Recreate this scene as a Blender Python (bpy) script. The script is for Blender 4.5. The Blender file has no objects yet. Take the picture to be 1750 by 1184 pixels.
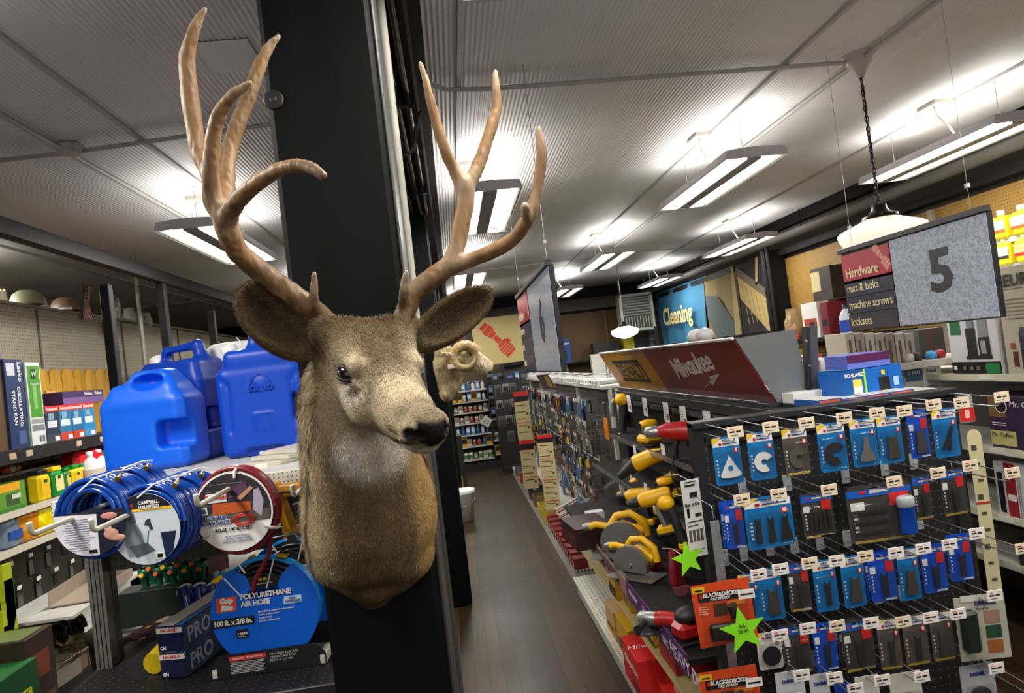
import bpy, math, random
import numpy as np
from mathutils import Vector, Matrix, Euler
random.seed(7)
rng = np.random.default_rng(7)
scene = bpy.context.scene
COL = scene.collection
R = math.radians

# ---------------------------------------------------------------- camera
F = 1142.0                       # focal length in pixels of the 1750 x 1184 frame
CAMZ = 1.6
VPX, VPY = 775.0, 632.0          # where the aisle (world +Y) vanishes
yc = Vector(((VPX-875)/F, -(VPY-592)/F, -1)).normalized()
zc = Vector((-0.122, 0.9925, 0)); zc.z = -(yc.x*zc.x+yc.y*zc.y)/yc.z; zc.normalize()
xc = yc.cross(zc)
CR = Matrix((xc, yc, zc))        # camera axes -> world axes
cam_d = bpy.data.cameras.new('camera'); cam_d.sensor_width = 36; cam_d.lens = 36*F/1750
cam_d.clip_start = 0.05; cam_d.clip_end = 60
cam = bpy.data.objects.new('camera', cam_d); COL.objects.link(cam)
cam.matrix_world = Matrix.Translation((0, 0, CAMZ)) @ CR.to_4x4()
scene.camera = cam
scene.view_settings.view_transform = 'Standard'
scene.view_settings.look = 'None'
scene.view_settings.exposure = 0.12
scene.view_settings.gamma = 1.0
scene.view_settings.use_curve_mapping = False
scene.cycles.use_denoising = True
scene.cycles.max_bounces = 5
scene.cycles.diffuse_bounces = 3
scene.cycles.glossy_bounces = 3
scene.cycles.transmission_bounces = 4
scene.cycles.transparent_max_bounces = 12
scene.cycles.caustics_reflective = False
scene.cycles.caustics_refractive = False
w = bpy.data.worlds.new('world'); scene.world = w; w.use_nodes = True
w.node_tree.nodes['Background'].inputs[0].default_value = (0.95, 0.97, 1, 1)
w.node_tree.nodes['Background'].inputs[1].default_value = 0.10
CEIL = 2.9
WARM = (1.0, 0.965, 0.90)
def lamp(name, kind, loc, power, size=None, rot=(0, 0, 0), color=WARM, parent=None, spread=None):
    d = bpy.data.lights.new(name, kind); d.energy = power; d.color = color
    if kind == 'AREA':
        d.shape = 'RECTANGLE'; d.size, d.size_y = size
        if spread: d.spread = spread
    elif size: d.shadow_soft_size = size
    o = bpy.data.objects.new(name, d); COL.objects.link(o)
    o.location = loc; o.rotation_euler = rot
    if parent: o.parent = parent
    return o
# power of the shop's fluorescent fittings (the lamps themselves are made with each fitting)
FIT_DOWN, FIT_UP = 22.0, 7.5
# fittings (x, y): the ones in the photograph, then the rows going on behind the camera
FIT_SEEN = []

# unseen fill light added behind the viewpoint to brighten ceiling and deer
lamp('front_fill', 'AREA', (-.3, -2.9, 1.55), 130, (6.5, 2.2), (R(-90), 0, 0), (.93, .96, 1.0))

# ---------------------------------------------------------------- picture <-> place
def ray(px, py):
    d = CR @ Vector(((px-875)/F, -(py-592)/F, -1))
    return d
def P(px, py, Y=None, X=None, Z=None):
    d = ray(px, py)
    if Y is not None: t = Y/d.y
    elif X is not None: t = X/d.x
    else: t = (Z-CAMZ)/d.z
    return Vector((d.x*t, d.y*t, CAMZ+d.z*t))

# ---------------------------------------------------------------- materials
MATS = {}
def mat(key, col=(.5, .5, .5), rough=.5, metal=0., emit=0., bump=None, vary=None, spec=None, alpha=None, coat=0., vcol=False):
    if key in MATS: return MATS[key]
    m = bpy.data.materials.new(key); m.use_nodes = True; MATS[key] = m
    nt = m.node_tree; N = nt.nodes; L = nt.links
    b = N['Principled BSDF']
    b.inputs['Base Color'].default_value = (*col, 1)
    b.inputs['Roughness'].default_value = rough
    b.inputs['Metallic'].default_value = metal
    if spec is not None: b.inputs['Specular IOR Level'].default_value = spec
    if coat: b.inputs['Coat Weight'].default_value = coat
    if emit:
        b.inputs['Emission Color'].default_value = (*col, 1); b.inputs['Emission Strength'].default_value = emit
    if alpha is not None:
        tr = N.new('ShaderNodeBsdfTransparent'); mx = N.new('ShaderNodeMixShader')
        mx.inputs[0].default_value = alpha
        L.new(tr.outputs[0], mx.inputs[1]); L.new(b.outputs[0], mx.inputs[2])
        L.new(mx.outputs[0], N['Material Output'].inputs[0])
    if vcol:
        a = N.new('ShaderNodeVertexColor'); a.layer_name = 'Col'
        L.new(a.outputs[0], b.inputs['Base Color'])
    tc = None
    if vary or bump:
        tc = N.new('ShaderNodeTexCoord')
    if vary:           # (scale, amount[, (sx,sy,sz)])
        n = N.new('ShaderNodeTexNoise'); n.inputs['Scale'].default_value = vary[0]; n.inputs['Detail'].default_value = 4
        mp = N.new('ShaderNodeMapping'); L.new(tc.outputs['Object'], mp.inputs[0]); L.new(mp.outputs[0], n.inputs['Vector'])
        if len(vary) > 2: mp.inputs['Scale'].default_value = vary[2]
        r = N.new('ShaderNodeMapRange'); r.inputs['From Min'].default_value = .3; r.inputs['From Max'].default_value = .7
        r.inputs['To Min'].default_value = 1-vary[1]; r.inputs['To Max'].default_value = 1+vary[1]
        L.new(n.outputs[0], r.inputs[0])
        v = N.new('ShaderNodeVectorMath'); v.operation = 'SCALE'
        if vcol: L.new(a.outputs[0], v.inputs[0])
        else: v.inputs[0].default_value = col
        L.new(r.outputs[0], v.inputs['Scale']); L.new(v.outputs[0], b.inputs['Base Color'])
    if bump:           # (scale, strength, distance[, stretch])
        n = N.new('ShaderNodeTexNoise'); n.inputs['Scale'].default_value = bump[0]; n.inputs['Detail'].default_value = 3
        mp = N.new('ShaderNodeMapping'); L.new(tc.outputs['Object'], mp.inputs[0]); L.new(mp.outputs[0], n.inputs['Vector'])
        if len(bump) > 3: mp.inputs['Scale'].default_value = bump[3]
        bp = N.new('ShaderNodeBump'); bp.inputs['Strength'].default_value = bump[1]; bp.inputs['Distance'].default_value = bump[2]
        L.new(n.outputs[0], bp.inputs['Height']); L.new(bp.outputs[0], b.inputs['Normal'])
    return m
def pegmat(key, col, hole, pitch, rad, axes, rough=.6, vary=None):
    """board with a grid of round holes; axes: which two object axes the grid runs along"""
    m = mat(key, col, rough); nt = m.node_tree; N = nt.nodes; L = nt.links; b = N['Principled BSDF']
    tc = N.new('ShaderNodeTexCoord'); s = N.new('ShaderNodeSeparateXYZ'); L.new(tc.outputs['Object'], s.inputs[0])
    sq = []
    for a in axes:
        d = N.new('ShaderNodeMath'); d.operation = 'DIVIDE'; L.new(s.outputs[a], d.inputs[0]); d.inputs[1].default_value = pitch
        f = N.new('ShaderNodeMath'); f.operation = 'FLOORED_MODULO'; L.new(d.outputs[0], f.inputs[0]); f.inputs[1].default_value = 1
        c = N.new('ShaderNodeMath'); c.operation = 'SUBTRACT'; L.new(f.outputs[0], c.inputs[0]); c.inputs[1].default_value = .5
        q = N.new('ShaderNodeMath'); q.operation = 'MULTIPLY'; L.new(c.outputs[0], q.inputs[0]); L.new(c.outputs[0], q.inputs[1]); sq.append(q)
    a = N.new('ShaderNodeMath'); a.operation = 'ADD'; L.new(sq[0].outputs[0], a.inputs[0]); L.new(sq[1].outputs[0], a.inputs[1])
    l = N.new('ShaderNodeMath'); l.operation = 'LESS_THAN'; L.new(a.outputs[0], l.inputs[0]); l.inputs[1].default_value = (rad/pitch)**2
    mx = N.new('ShaderNodeMix'); mx.data_type = 'RGBA'; L.new(l.outputs[0], mx.inputs[0])
    mx.inputs[6].default_value = (*col, 1); mx.inputs[7].default_value = (*hole, 1); L.new(mx.outputs[2], b.inputs['Base Color'])
    return m
_cc = {}
def C(r, g, b, rough=.45, metal=0., **k):
    """sRGB 0-255 colour -> material (cached)"""
    key = ('paint_%02x%02x%02x_%d_%d' % (r, g, b, rough*100, metal*100))
    f = lambda c: (c/255/12.92) if c/255 <= .04045 else ((c/255+.055)/1.055)**2.4
    return mat(key, (f(r), f(g), f(b)), rough, metal, **k)
def lin(r, g, b):
    f = lambda c: (c/255/12.92) if c/255 <= .04045 else ((c/255+.055)/1.055)**2.4
    return (f(r), f(g), f(b))

# ---------------------------------------------------------------- mesh builder
class B:
    def __init__(s): s.v = []; s.f = []; s.mi = []; s.ms = []; s.sm = []
    def m(s, mt):
        if mt not in s.ms: s.ms.append(mt)
        return s.ms.index(mt)
    def add(s, vs, fs, mt, M=None, smooth=False):
        o = len(s.v); i = s.m(mt)
        s.v += [tuple(M @ Vector(p)) if M else tuple(p) for p in vs]
        for f in fs: s.f.append([o+k for k in f]); s.mi.append(i); s.sm.append(smooth)
        return s
    def box(s, c, d, mt, rot=None, bev=0., M=None):
        hx, hy, hz = d[0]/2, d[1]/2, d[2]/2
        T = Matrix.Translation(c)
        if rot: T = T @ Euler(rot).to_matrix().to_4x4()
        if M: T = M @ T
        if bev <= 0:
            vs = [(x, y, z) for x in (-hx, hx) for y in (-hy, hy) for z in (-hz, hz)]
            fs = [(0, 1, 3, 2), (4, 6, 7, 5), (0, 4, 5, 1), (2, 3, 7, 6), (0, 2, 6, 4), (1, 5, 7, 3)]
            return s.add(vs, fs, mt, T)
        e = min(bev, hx*.9, hy*.9, hz*.9); vs = []; ix = {}
        for sx in (-1, 1):
            for sy in (-1, 1):
                for sz in (-1, 1):
                    for a in range(3):
                        p = [sx*(hx-e), sy*(hy-e), sz*(hz-e)]; p[a] += (sx, sy, sz)[a]*e
                        ix[(sx, sy, sz, a)] = len(vs); vs.append(p)
        fs = []
        q = ((-1, -1), (1, -1), (1, 1), (-1, 1))
        for a in range(3):
            for sg in (-1, 1):
                l = []
                for u, w_ in q:
                    k = [0, 0, 0]; k[a] = sg; k[(a+1) % 3] = u; k[(a+2) % 3] = w_
                    l.append(ix[(*k, a)])
                fs.append(l if sg > 0 else l[::-1])
        for a in range(3):
            b_, c_ = (a+1) % 3, (a+2) % 3
            for u in (-1, 1):
                for w_ in (-1, 1):
                    l = []
                    for sg, ax in ((-1, b_), (1, b_), (1, c_), (-1, c_)):
                        k = [0, 0, 0]; k[a] = sg; k[b_] = u; k[c_] = w_; l.append(ix[(*k, ax)])
                    fs.append(l if u*w_ < 0 else l[::-1])
        for sx in (-1, 1):
            for sy in (-1, 1):
                for sz in (-1, 1):
                    l = [ix[(sx, sy, sz, a)] for a in range(3)]
                    fs.append(l if sx*sy*sz > 0 else l[::-1])
        return s.add(vs, fs, mt, T)
    def prism(s, pts, d, mt, M=None, z0=0., top=None):
        """outline in local xy, extruded along +z by d; top: material of the top face"""
        n = len(pts)
        a = sum(pts[i][0]*pts[(i+1) % n][1]-pts[(i+1) % n][0]*pts[i][1] for i in range(n))
        if a < 0: pts = pts[::-1]
        vs = [(x, y, z0) for x, y in pts]+[(x, y, z0+d) for x, y in pts]
        fs = [tuple(range(n))[::-1]]+[(i, (i+1) % n, n+(i+1) % n, n+i) for i in range(n)]
        s.add(vs, fs, mt, M)
        s.add(vs[n:], [tuple(range(n))], top or mt, M)
        return s
    def tube(s, pts, r, mt, n=8, caps=True, smooth=True, closed=False, M=None):
        pts = [Vector(p) for p in pts]; k = len(pts)
        rs = r if isinstance(r, (list, tuple)) else [r]*k
        vs = []; prev = None
        for i, p in enumerate(pts):
            if closed: t = pts[(i+1) % k]-pts[i-1]
            else: t = pts[min(i+1, k-1)]-pts[max(i-1, 0)]
            t.normalize()
            if prev is None:
                a = Vector((0, 0, 1)) if abs(t.z) < .9 else Vector((1, 0, 0)); u = t.cross(a).normalized()
            else: u = (prev-t*prev.dot(t)).normalized()
            prev = u; w_ = t.cross(u)
            for j in range(n):
                an = 2*math.pi*j/n; vs.append(p+(u*math.cos(an)+w_*math.sin(an))*rs[i])
        fs = []
        for i in range(k if closed else k-1):
            a = i*n; b = ((i+1) % k)*n
            for j in range(n): fs.append((a+j, a+(j+1) % n, b+(j+1) % n, b+j))
        s.add(vs, fs, mt, M, smooth)
        if caps and not closed:
            s.add(vs[:n], [tuple(range(n))[::-1]], mt, M); s.add(vs[-n:], [tuple(range(n))], mt, M)
        return s
    def lathe(s, prof, mt, n=24, M=None, smooth=True):
        """profile (r, z) about local z"""
        vs = []; fs = []
        for r_, z in prof:
            for j in range(n):
                an = 2*math.pi*j/n; vs.append((r_*math.cos(an), r_*math.sin(an), z))
        for i in range(len(prof)-1):
            for j in range(n):
                a, b, c, d = i*n+j, i*n+(j+1) % n, (i+1)*n+(j+1) % n, (i+1)*n+j
                fs.append((a, b, c, d))
        s.add(vs, fs, mt, M, smooth)
        return s
    def ball(s, c, r, mt, n=14, M=None, rot=None):
        r = r if isinstance(r, (tuple, list)) else (r, r, r)
        T = Matrix.Translation(c)
        if rot: T = T @ Euler(rot).to_matrix().to_4x4()
        T = T @ Matrix.Diagonal((*r, 1))
        if M: T = M @ T
        k = max(4, n//2)
        return s.lathe([(math.sin(math.pi*i/k)+1e-5, -math.cos(math.pi*i/k)) for i in range(k+1)], mt, n, T)
    def grid(s, fn, nu, nv, mt, smooth=True, M=None):
        vs = [fn(i/nu, j/nv) for j in range(nv+1) for i in range(nu+1)]
        fs = [(j*(nu+1)+i, j*(nu+1)+i+1, (j+1)*(nu+1)+i+1, (j+1)*(nu+1)+i) for j in range(nv) for i in range(nu)]
        return s.add(vs, fs, mt, M, smooth)
    def mesh(s, name):
        me = bpy.data.meshes.new(name); me.from_pydata(s.v, [], s.f)
        for m_ in s.ms: me.materials.append(m_)
        me.polygons.foreach_set('material_index', s.mi)
        me.polygons.foreach_set('use_smooth', s.sm)
        me.update(); return me
    def obj(s, name, parent=None, label=None):
        return link(name, s.mesh(name), parent, label)
def link(name, me, parent=None, label=None):
    o = bpy.data.objects.new(name, me); COL.objects.link(o)
    if parent: o.parent = parent
    if label: o['label'] = label
    return o
def tag(o, label, cat, group=None, kind=None):
    o['label'] = label; o['category'] = cat
    if group: o['group'] = group
    if kind: o['kind'] = kind
    return o
def struct(o):
    o['kind'] = 'structure'; return o
def thing(name, label, cat, loc=(0, 0, 0), rot=(0, 0, 0), group=None):
    o = bpy.data.objects.new(name, None); COL.objects.link(o); o.empty_display_size = .05
    o.location = loc; o.rotation_euler = rot if hasattr(rot, '__len__') else (0, 0, rot)
    return tag(o, label, cat, group)
def dup(root, loc, rot=None, label=None, group=None, scale=None):
    def rec(o, par):
        c = o.copy(); COL.objects.link(c)
        if par is not None: c.parent = par
        for ch in o.children: rec(ch, c)
        return c
    r = rec(root, None); r.location = loc
    if rot is not None: r.rotation_euler = rot if hasattr(rot, '__len__') else (0, 0, rot)
    if label: r['label'] = label
    if group: r['group'] = group
    if scale: r.scale = scale
    return r
_tx = {}
def textmesh(txt, size, mt, ext=.0004, bold=0., align='CENTER', shear=0., space=1.):
    k = (txt, round(size, 5), mt.name, ext, bold, align, shear, space)
    if k in _tx: return _tx[k]
    cu = bpy.data.curves.new('t', 'FONT'); cu.body = txt; cu.size = size; cu.extrude = ext; cu.offset = bold
    cu.align_x = align; cu.align_y = 'CENTER'; cu.shear = shear; cu.space_character = space; cu.resolution_u = 2
    o = bpy.data.objects.new('t', cu); COL.objects.link(o)
    dg = bpy.context.evaluated_depsgraph_get()
    me = bpy.data.meshes.new_from_object(o.evaluated_get(dg)); bpy.data.objects.remove(o)
    me.materials.clear(); me.materials.append(mt); me.name = 'lettering'
    _tx[k] = me; return me
def text(parent, txt, loc, rot, size, mt, name='lettering', **k):
    o = link(name, textmesh(txt, size, mt, **k), parent)
    o.location = loc; o.rotation_euler = rot if len(rot) == 3 else Matrix(rot).to_euler(); return o
FACE_CAM = (R(90), 0, 0)          # reads from -Y
FACE_LEFT = (R(90), 0, R(-90))    # reads from -X (stands in the aisle, right-hand shelves)
FACE_RIGHT = (R(90), 0, R(90))    # reads from +X (left-hand shelves)
def basis(x, y, z, o=(0, 0, 0)):
    m = Matrix((Vector(x), Vector(y), Vector(z))).transposed().to_4x4(); m.translation = Vector(o); return m
FC = basis((1, 0, 0), (0, 0, 1), (0, -1, 0))       # xy drawing -> faces the camera (-Y)
FL = basis((0, -1, 0), (0, 0, 1), (-1, 0, 0))      # faces -X
FR = basis((0, 1, 0), (0, 0, 1), (1, 0, 0))        # faces +X

# ---------------------------------------------------------------- implicit surfaces
def smin(a, b, k):
    if k <= 0: return np.minimum(a, b)
    h = np.clip(.5+.5*(b-a)/k, 0, 1); return b*(1-h)+a*h-k*h*(1-h)
class Field:
    def __init__(s, lo, hi, h):
        s.lo = np.array(lo, float); s.h = h
        s.n = np.ceil((np.array(hi)-s.lo)/h).astype(int)+1
        s.v = np.full(s.n, .2, np.float32)
        s.ax = [s.lo[i]+h*np.arange(s.n[i]) for i in range(3)]
    def win(s, lo, hi):
        a = np.clip(np.floor((np.array(lo)-s.lo)/s.h).astype(int), 0, s.n); b = np.clip(np.ceil((np.array(hi)-s.lo)/s.h).astype(int)+1, 0, s.n)
        sl = tuple(slice(x, y) for x, y in zip(a, b))
        X, Y, Z = np.meshgrid(*[s.ax[i][sl[i]] for i in range(3)], indexing='ij')
        return sl, np.stack([X, Y, Z], -1)
    def put(s, fn, lo, hi, k=.01, cut=False):
        pad = max(k*1.5, .004)+2*s.h
        sl, p = s.win(np.array(lo)-pad, np.array(hi)+pad)
        if p.size == 0: return s
        d = fn(p)
        s.v[sl] = -smin(-s.v[sl], d, k) if cut else smin(s.v[sl], d, k)
        return s
    def cap(s, a, b, ra, rb, k=.01, cut=False, flat=None):
        a = np.array(a, float); b = np.array(b, float); r = max(ra, rb)
        def fn(p):
            ba = b-a; t = np.clip(((p-a)@ba)/max(ba@ba, 1e-9), 0, 1)
            return np.linalg.norm(p-a-t[..., None]*ba, axis=-1)-(ra+(rb-ra)*t)
        return s.put(fn, np.minimum(a, b)-r, np.maximum(a, b)+r, k, cut)
    def ell(s, c, r, M=None, k=.01, cut=False):
        c = np.array(c, float); r = np.array(r, float); M = np.eye(3) if M is None else np.array(M)  # rows = axes
        def fn(p):
            q = (p-c)@M.T; k0 = np.linalg.norm(q/r, axis=-1); k1 = np.linalg.norm(q/(r*r), axis=-1)
            return k0*(k0-1)/np.maximum(k1, 1e-6)
        e = r.max(); return s.put(fn, c-e, c+e, k, cut)
    def rbox(s, c, d, rr, M=None, k=.01, cut=False):
        c = np.array(c, float); d = np.array(d, float)/2-rr; M = np.eye(3) if M is None else np.array(M)
        def fn(p):
            q = np.abs((p-c)@M.T)-d
            return np.linalg.norm(np.maximum(q, 0), axis=-1)+np.minimum(q.max(-1), 0)-rr
        e = np.linalg.norm(d+rr); return s.put(fn, c-e, c+e, k, cut)
    def net(s):
        v = s.v; v[0] = v[-1] = .2; v[:, 0] = v[:, -1] = .2; v[:, :, 0] = v[:, :, -1] = .2
        ins = v < 0
        c = np.zeros(np.array(v.shape)-1, np.int8)
        for i in (0, 1):
            for j in (0, 1):
                for k in (0, 1): c += ins[i:i+c.shape[0], j:j+c.shape[1], k:k+c.shape[2]]
        act = np.argwhere((c > 0) & (c < 8)); idx = -np.ones(c.shape, np.int64); idx[tuple(act.T)] = np.arange(len(act))
        acc = np.zeros((len(act), 3)); cnt = np.zeros(len(act))
        cor = [(i, j, k) for i in (0, 1) for j in (0, 1) for k in (0, 1)]
        for a in cor:
            for ax in range(3):
                if a[ax]: continue
                b = list(a); b[ax] = 1
                va = v[tuple((act+a).T)]; vb = v[tuple((act+b).T)]; m = (va < 0) != (vb < 0)
                t = np.where(m, va/np.where(va-vb == 0, 1, va-vb), 0)
                p = np.tile(np.array(a, float), (len(act), 1)); p[:, ax] += t
                acc[m] += p[m]; cnt[m] += 1
        verts = s.lo+s.h*(act+acc/cnt[:, None])
        faces = []
        for ax in range(3):
            u, w_ = (ax+1) % 3, (ax+2) % 3
            sl0 = [slice(None)]*3; sl1 = [slice(None)]*3; sl0[ax] = slice(0, -1); sl1[ax] = slice(1, None)
            e = np.argwhere(ins[tuple(sl0)] != ins[tuple(sl1)])
            e = e[(e[:, u] > 0) & (e[:, w_] > 0) & (e[:, u] < c.shape[u]) & (e[:, w_] < c.shape[w_])]
            du = np.zeros(3, int); du[u] = 1; dw = np.zeros(3, int); dw[w_] = 1
            q = np.stack([idx[tuple((e-du-dw).T)], idx[tuple((e-dw).T)], idx[tuple(e.T)], idx[tuple((e-du).T)]], 1)
            fl = ins[tuple(e.T)]; q[~fl] = q[~fl][:, ::-1]; faces.append(q)
        return verts, np.concatenate(faces)
def npmesh(name, verts, faces, mats, colors=None, smooth=True):
    me = bpy.data.meshes.new(name); nf = len(faces); k = faces.shape[1]
    me.vertices.add(len(verts)); me.vertices.foreach_set('co', np.asarray(verts, np.float32).ravel())
    me.loops.add(nf*k); me.loops.foreach_set('vertex_index', faces.astype(np.int32).ravel())
    me.polygons.add(nf); me.polygons.foreach_set('loop_start', np.arange(nf, dtype=np.int32)*k)
    me.polygons.foreach_set('use_smooth', np.full(nf, smooth))
    for m_ in mats: me.materials.append(m_)
    if colors is not None:
        ca = me.color_attributes.new('Col', 'FLOAT_COLOR', 'POINT')
        ca.data.foreach_set('color', np.concatenate([colors, np.ones((len(colors), 1))], 1).astype(np.float32).ravel())
    me.update(calc_edges=True); me.validate(); return me
def relax(verts, faces, it=2, f=.5):
    n = len(verts)
    for _ in range(it):
        acc = np.zeros((n, 3)); cnt = np.zeros(n)
        for a, b in ((0, 1), (1, 2), (2, 3), (3, 0)):
            np.add.at(acc, faces[:, a], verts[faces[:, b]]); np.add.at(cnt, faces[:, a], 1)
            np.add.at(acc, faces[:, b], verts[faces[:, a]]); np.add.at(cnt, faces[:, b], 1)
        verts = verts*(1-f)+f*acc/np.maximum(cnt, 1)[:, None]
    return verts
# ================================================================ SHELL
XL, XR, YB, YF = -4.6, 4.12, 13.0, -3.2
def floor_mat():
    m = bpy.data.materials.new('wood_floor'); m.use_nodes = True; nt = m.node_tree; N = nt.nodes; L = nt.links; b = N['Principled BSDF']
    tc = N.new('ShaderNodeTexCoord'); mp = N.new('ShaderNodeMapping'); mp.inputs['Rotation'].default_value = (0, 0, R(90)); L.new(tc.outputs['Object'], mp.inputs[0])
    br = N.new('ShaderNodeTexBrick'); L.new(mp.outputs[0], br.inputs['Vector'])
    br.inputs['Scale'].default_value = 1; br.inputs['Brick Width'].default_value = 1.1; br.inputs['Row Height'].default_value = .075
    br.inputs['Mortar Size'].default_value = .002; br.inputs['Bias'].default_value = 0
    br.inputs['Color1'].default_value = (.028, .0145, .005, 1); br.inputs['Color2'].default_value = (.072, .039, .015, 1); br.inputs['Mortar'].default_value = (.006, .004, .003, 1)
    n = N.new('ShaderNodeTexNoise'); mp2 = N.new('ShaderNodeMapping'); mp2.inputs['Scale'].default_value = (26, 1.6, 1); L.new(tc.outputs['Object'], mp2.inputs[0]); L.new(mp2.outputs[0], n.inputs['Vector'])
    n.inputs['Scale'].default_value = 2; n.inputs['Detail'].default_value = 5
    mx = N.new('ShaderNodeMix'); mx.data_type = 'RGBA'; mx.blend_type = 'MULTIPLY'; mx.inputs[0].default_value = .6
    L.new(br.outputs[0], mx.inputs[6]); L.new(n.outputs[0], mx.inputs[7])
    n2 = N.new('ShaderNodeTexNoise'); n2.inputs['Scale'].default_value = 1.3; n2.inputs['Detail'].default_value = 5; L.new(tc.outputs['Object'], n2.inputs['Vector'])
    rr = N.new('ShaderNodeMapRange'); rr.inputs['From Min'].default_value = .35; rr.inputs['From Max'].default_value = .65; rr.inputs['To Min'].default_value = .36; rr.inputs['To Max'].default_value = .46
    L.new(n2.outputs[0], rr.inputs[0]); L.new(rr.outputs[0], b.inputs['Roughness'])
    wr = N.new('ShaderNodeMix'); wr.data_type = 'RGBA'; wf = N.new('ShaderNodeMapRange'); wf.inputs['From Min'].default_value = .45; wf.inputs['From Max'].default_value = .75; L.new(n2.outputs[0], wf.inputs[0]); L.new(wf.outputs[0], wr.inputs[0]); L.new(mx.outputs[2], wr.inputs[6]); wr.inputs[7].default_value = (.038, .025, .011, 1); b.inputs['Specular IOR Level'].default_value = .3
    L.new(wr.outputs[2], b.inputs['Base Color'])
    bp = N.new('ShaderNodeBump'); bp.inputs['Strength'].default_value = .35; bp.inputs['Distance'].default_value = .003
    L.new(br.outputs['Fac'], bp.inputs['Height']); bp.invert = True; L.new(bp.outputs[0], b.inputs['Normal'])
    return m
struct(B().box(((XL+XR)/2, (YB+YF)/2, -.05), (XR-XL, YB-YF, .1), floor_mat()).obj('floor'))

ceil_m = mat('painted_metal_ceiling', (.70, .685, .68), .5, vary=(1.1, .14), bump=(60, .25, .002))
def ribbed(x0, x1, y0, y1, pitch, amp):
    n = int((x1-x0)/pitch); xs = []; zs = []
    for i in range(n*4+1):
        xs.append(x0+(x1-x0)*i/(n*4)); zs.append(CEIL+(0, 1, 0, -1)[i % 4]*amp)
    k = len(xs)
    v = [(x, y0, z) for x, z in zip(xs, zs)]+[(x, y1, z) for x, z in zip(xs, zs)]
    v += [(x0, y0, CEIL+.05), (x1, y0, CEIL+.05), (x0, y1, CEIL+.05), (x1, y1, CEIL+.05)]
    f = [(i, k+i, k+i+1, i+1) for i in range(k-1)]+[(2*k, 2*k+1, 2*k+3, 2*k+2), (0, 2*k, 2*k+2, k), (k-1, 2*k-1, 2*k+3, 2*k+1)]
    b = B(); b.add(v, f, ceil_m); b.sm = [i < k-1 for i in range(len(f))]
    return b
struct(ribbed(XL, XR, YF, 9.0, .021, .0032).obj('ceiling'))
# smoother board over the far end of the shop
struct(B().box(((XL+XR)/2, 11.0, CEIL+.03), (XR-XL, 4.0, .08), ceil_m).obj('ceiling_panel'))
# seams: raised ribs running with and across the aisle
seam = mat('ceiling_seam', (.47, .46, .455), .5)
for i, x in enumerate((-3.15, -1.36, .18, 1.79, 3.30)):
    struct(B().box((x, (YB+YF)/2, CEIL-.010), (.022, YB-YF, .014), seam).obj('ceiling_trim'))
dark_wall = mat('dark_wall', (.035, .033, .032), .7)
grey_wall = mat('grey_soffit', (.20, .195, .18), .7, vary=(2, .1))
struct(B().box((XL-.05, (YB+YF)/2, CEIL/2), (.1, YB-YF+.2, CEIL+.1), dark_wall).obj('wall_left'))
struct(B().box((XR+.05, (YB+YF)/2, CEIL/2), (.1, YB-YF+.2, CEIL+.1), grey_wall).obj('wall_right'))
struct(B().box(((XL+XR)/2, YB+.05, CEIL/2), (XR-XL, .1, CEIL+.1), grey_wall).obj('wall_back'))
struct(B().box((.2, 12.40, 1.21), (2.6, .08, 2.42), dark_wall).obj('wall_partition'))
struct(B().box(((XL+XR)/2, YF-.05, CEIL/2), (XR-XL, .1, CEIL+.1), mat('front_wall', (.22, .21, .19), .8)).obj('wall_front'))
# dark recess band where the ceiling meets the right and back walls, grey soffit, black rail
blk = mat('black_paint', (.007, .007, .008), .6, spec=.2, bump=(9, .3, .004))
struct(B().box((XR-.05, 6, CEIL-.055), (.1, 14, .13), blk).obj('trim_1'))
struct(B().box((XR-.10, 6, 2.50), (.12, 14, .065), blk).obj('trim_2'))
struct(B().box((-.2, YB-.1, CEIL-.10), (8.3, .18, .22), blk).obj('trim_3'))
struct(B().box((-.2, YB-.08, 2.42), (8.3, .14, .07), blk).obj('trim_4'))
# round pipe along the right wall, under the recess
t = thing('pipe', 'long grey pipe running along the right wall under the ceiling', 'pipe', (XR-.15, 6, 2.66))
B().tube([(0, -7, 0), (0, 6.9, 0)], .05, mat('grey_pipe', (.33, .32, .29), .5), 12).obj('pipe_run', t)
for y in (-2, 1, 4): B().tube([(0, y, .05), (0, y, .24)], .006, blk, 6).obj('hanger', t)

# ---------------------------------------------------------------- columns and the beam they carry
colm = mat('column_paint', (.0032, .0035, .0043), .6, spec=.12, bump=(7, .5, .006, (1, 1, .25)), vary=(14, .35, (1, 1, .2)))
raw = mat('worn_grey_paint', (.30, .29, .25), .6, vary=(22, .35, (1, 1, .2)), bump=(30, .6, .004))
def column(name, x0, x1, y0, d, fl):
    c = B().box(((x0+x1)/2, y0+d/2, CEIL/2), (x1-x0, d, CEIL), colm, bev=.012)
    o = struct(c.obj(name))
    return o
COLX0, COLX1, COLY = -.338, -.090, 1.5
column('pillar_near', COLX0, COLX1, COLY, .26, True)
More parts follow.
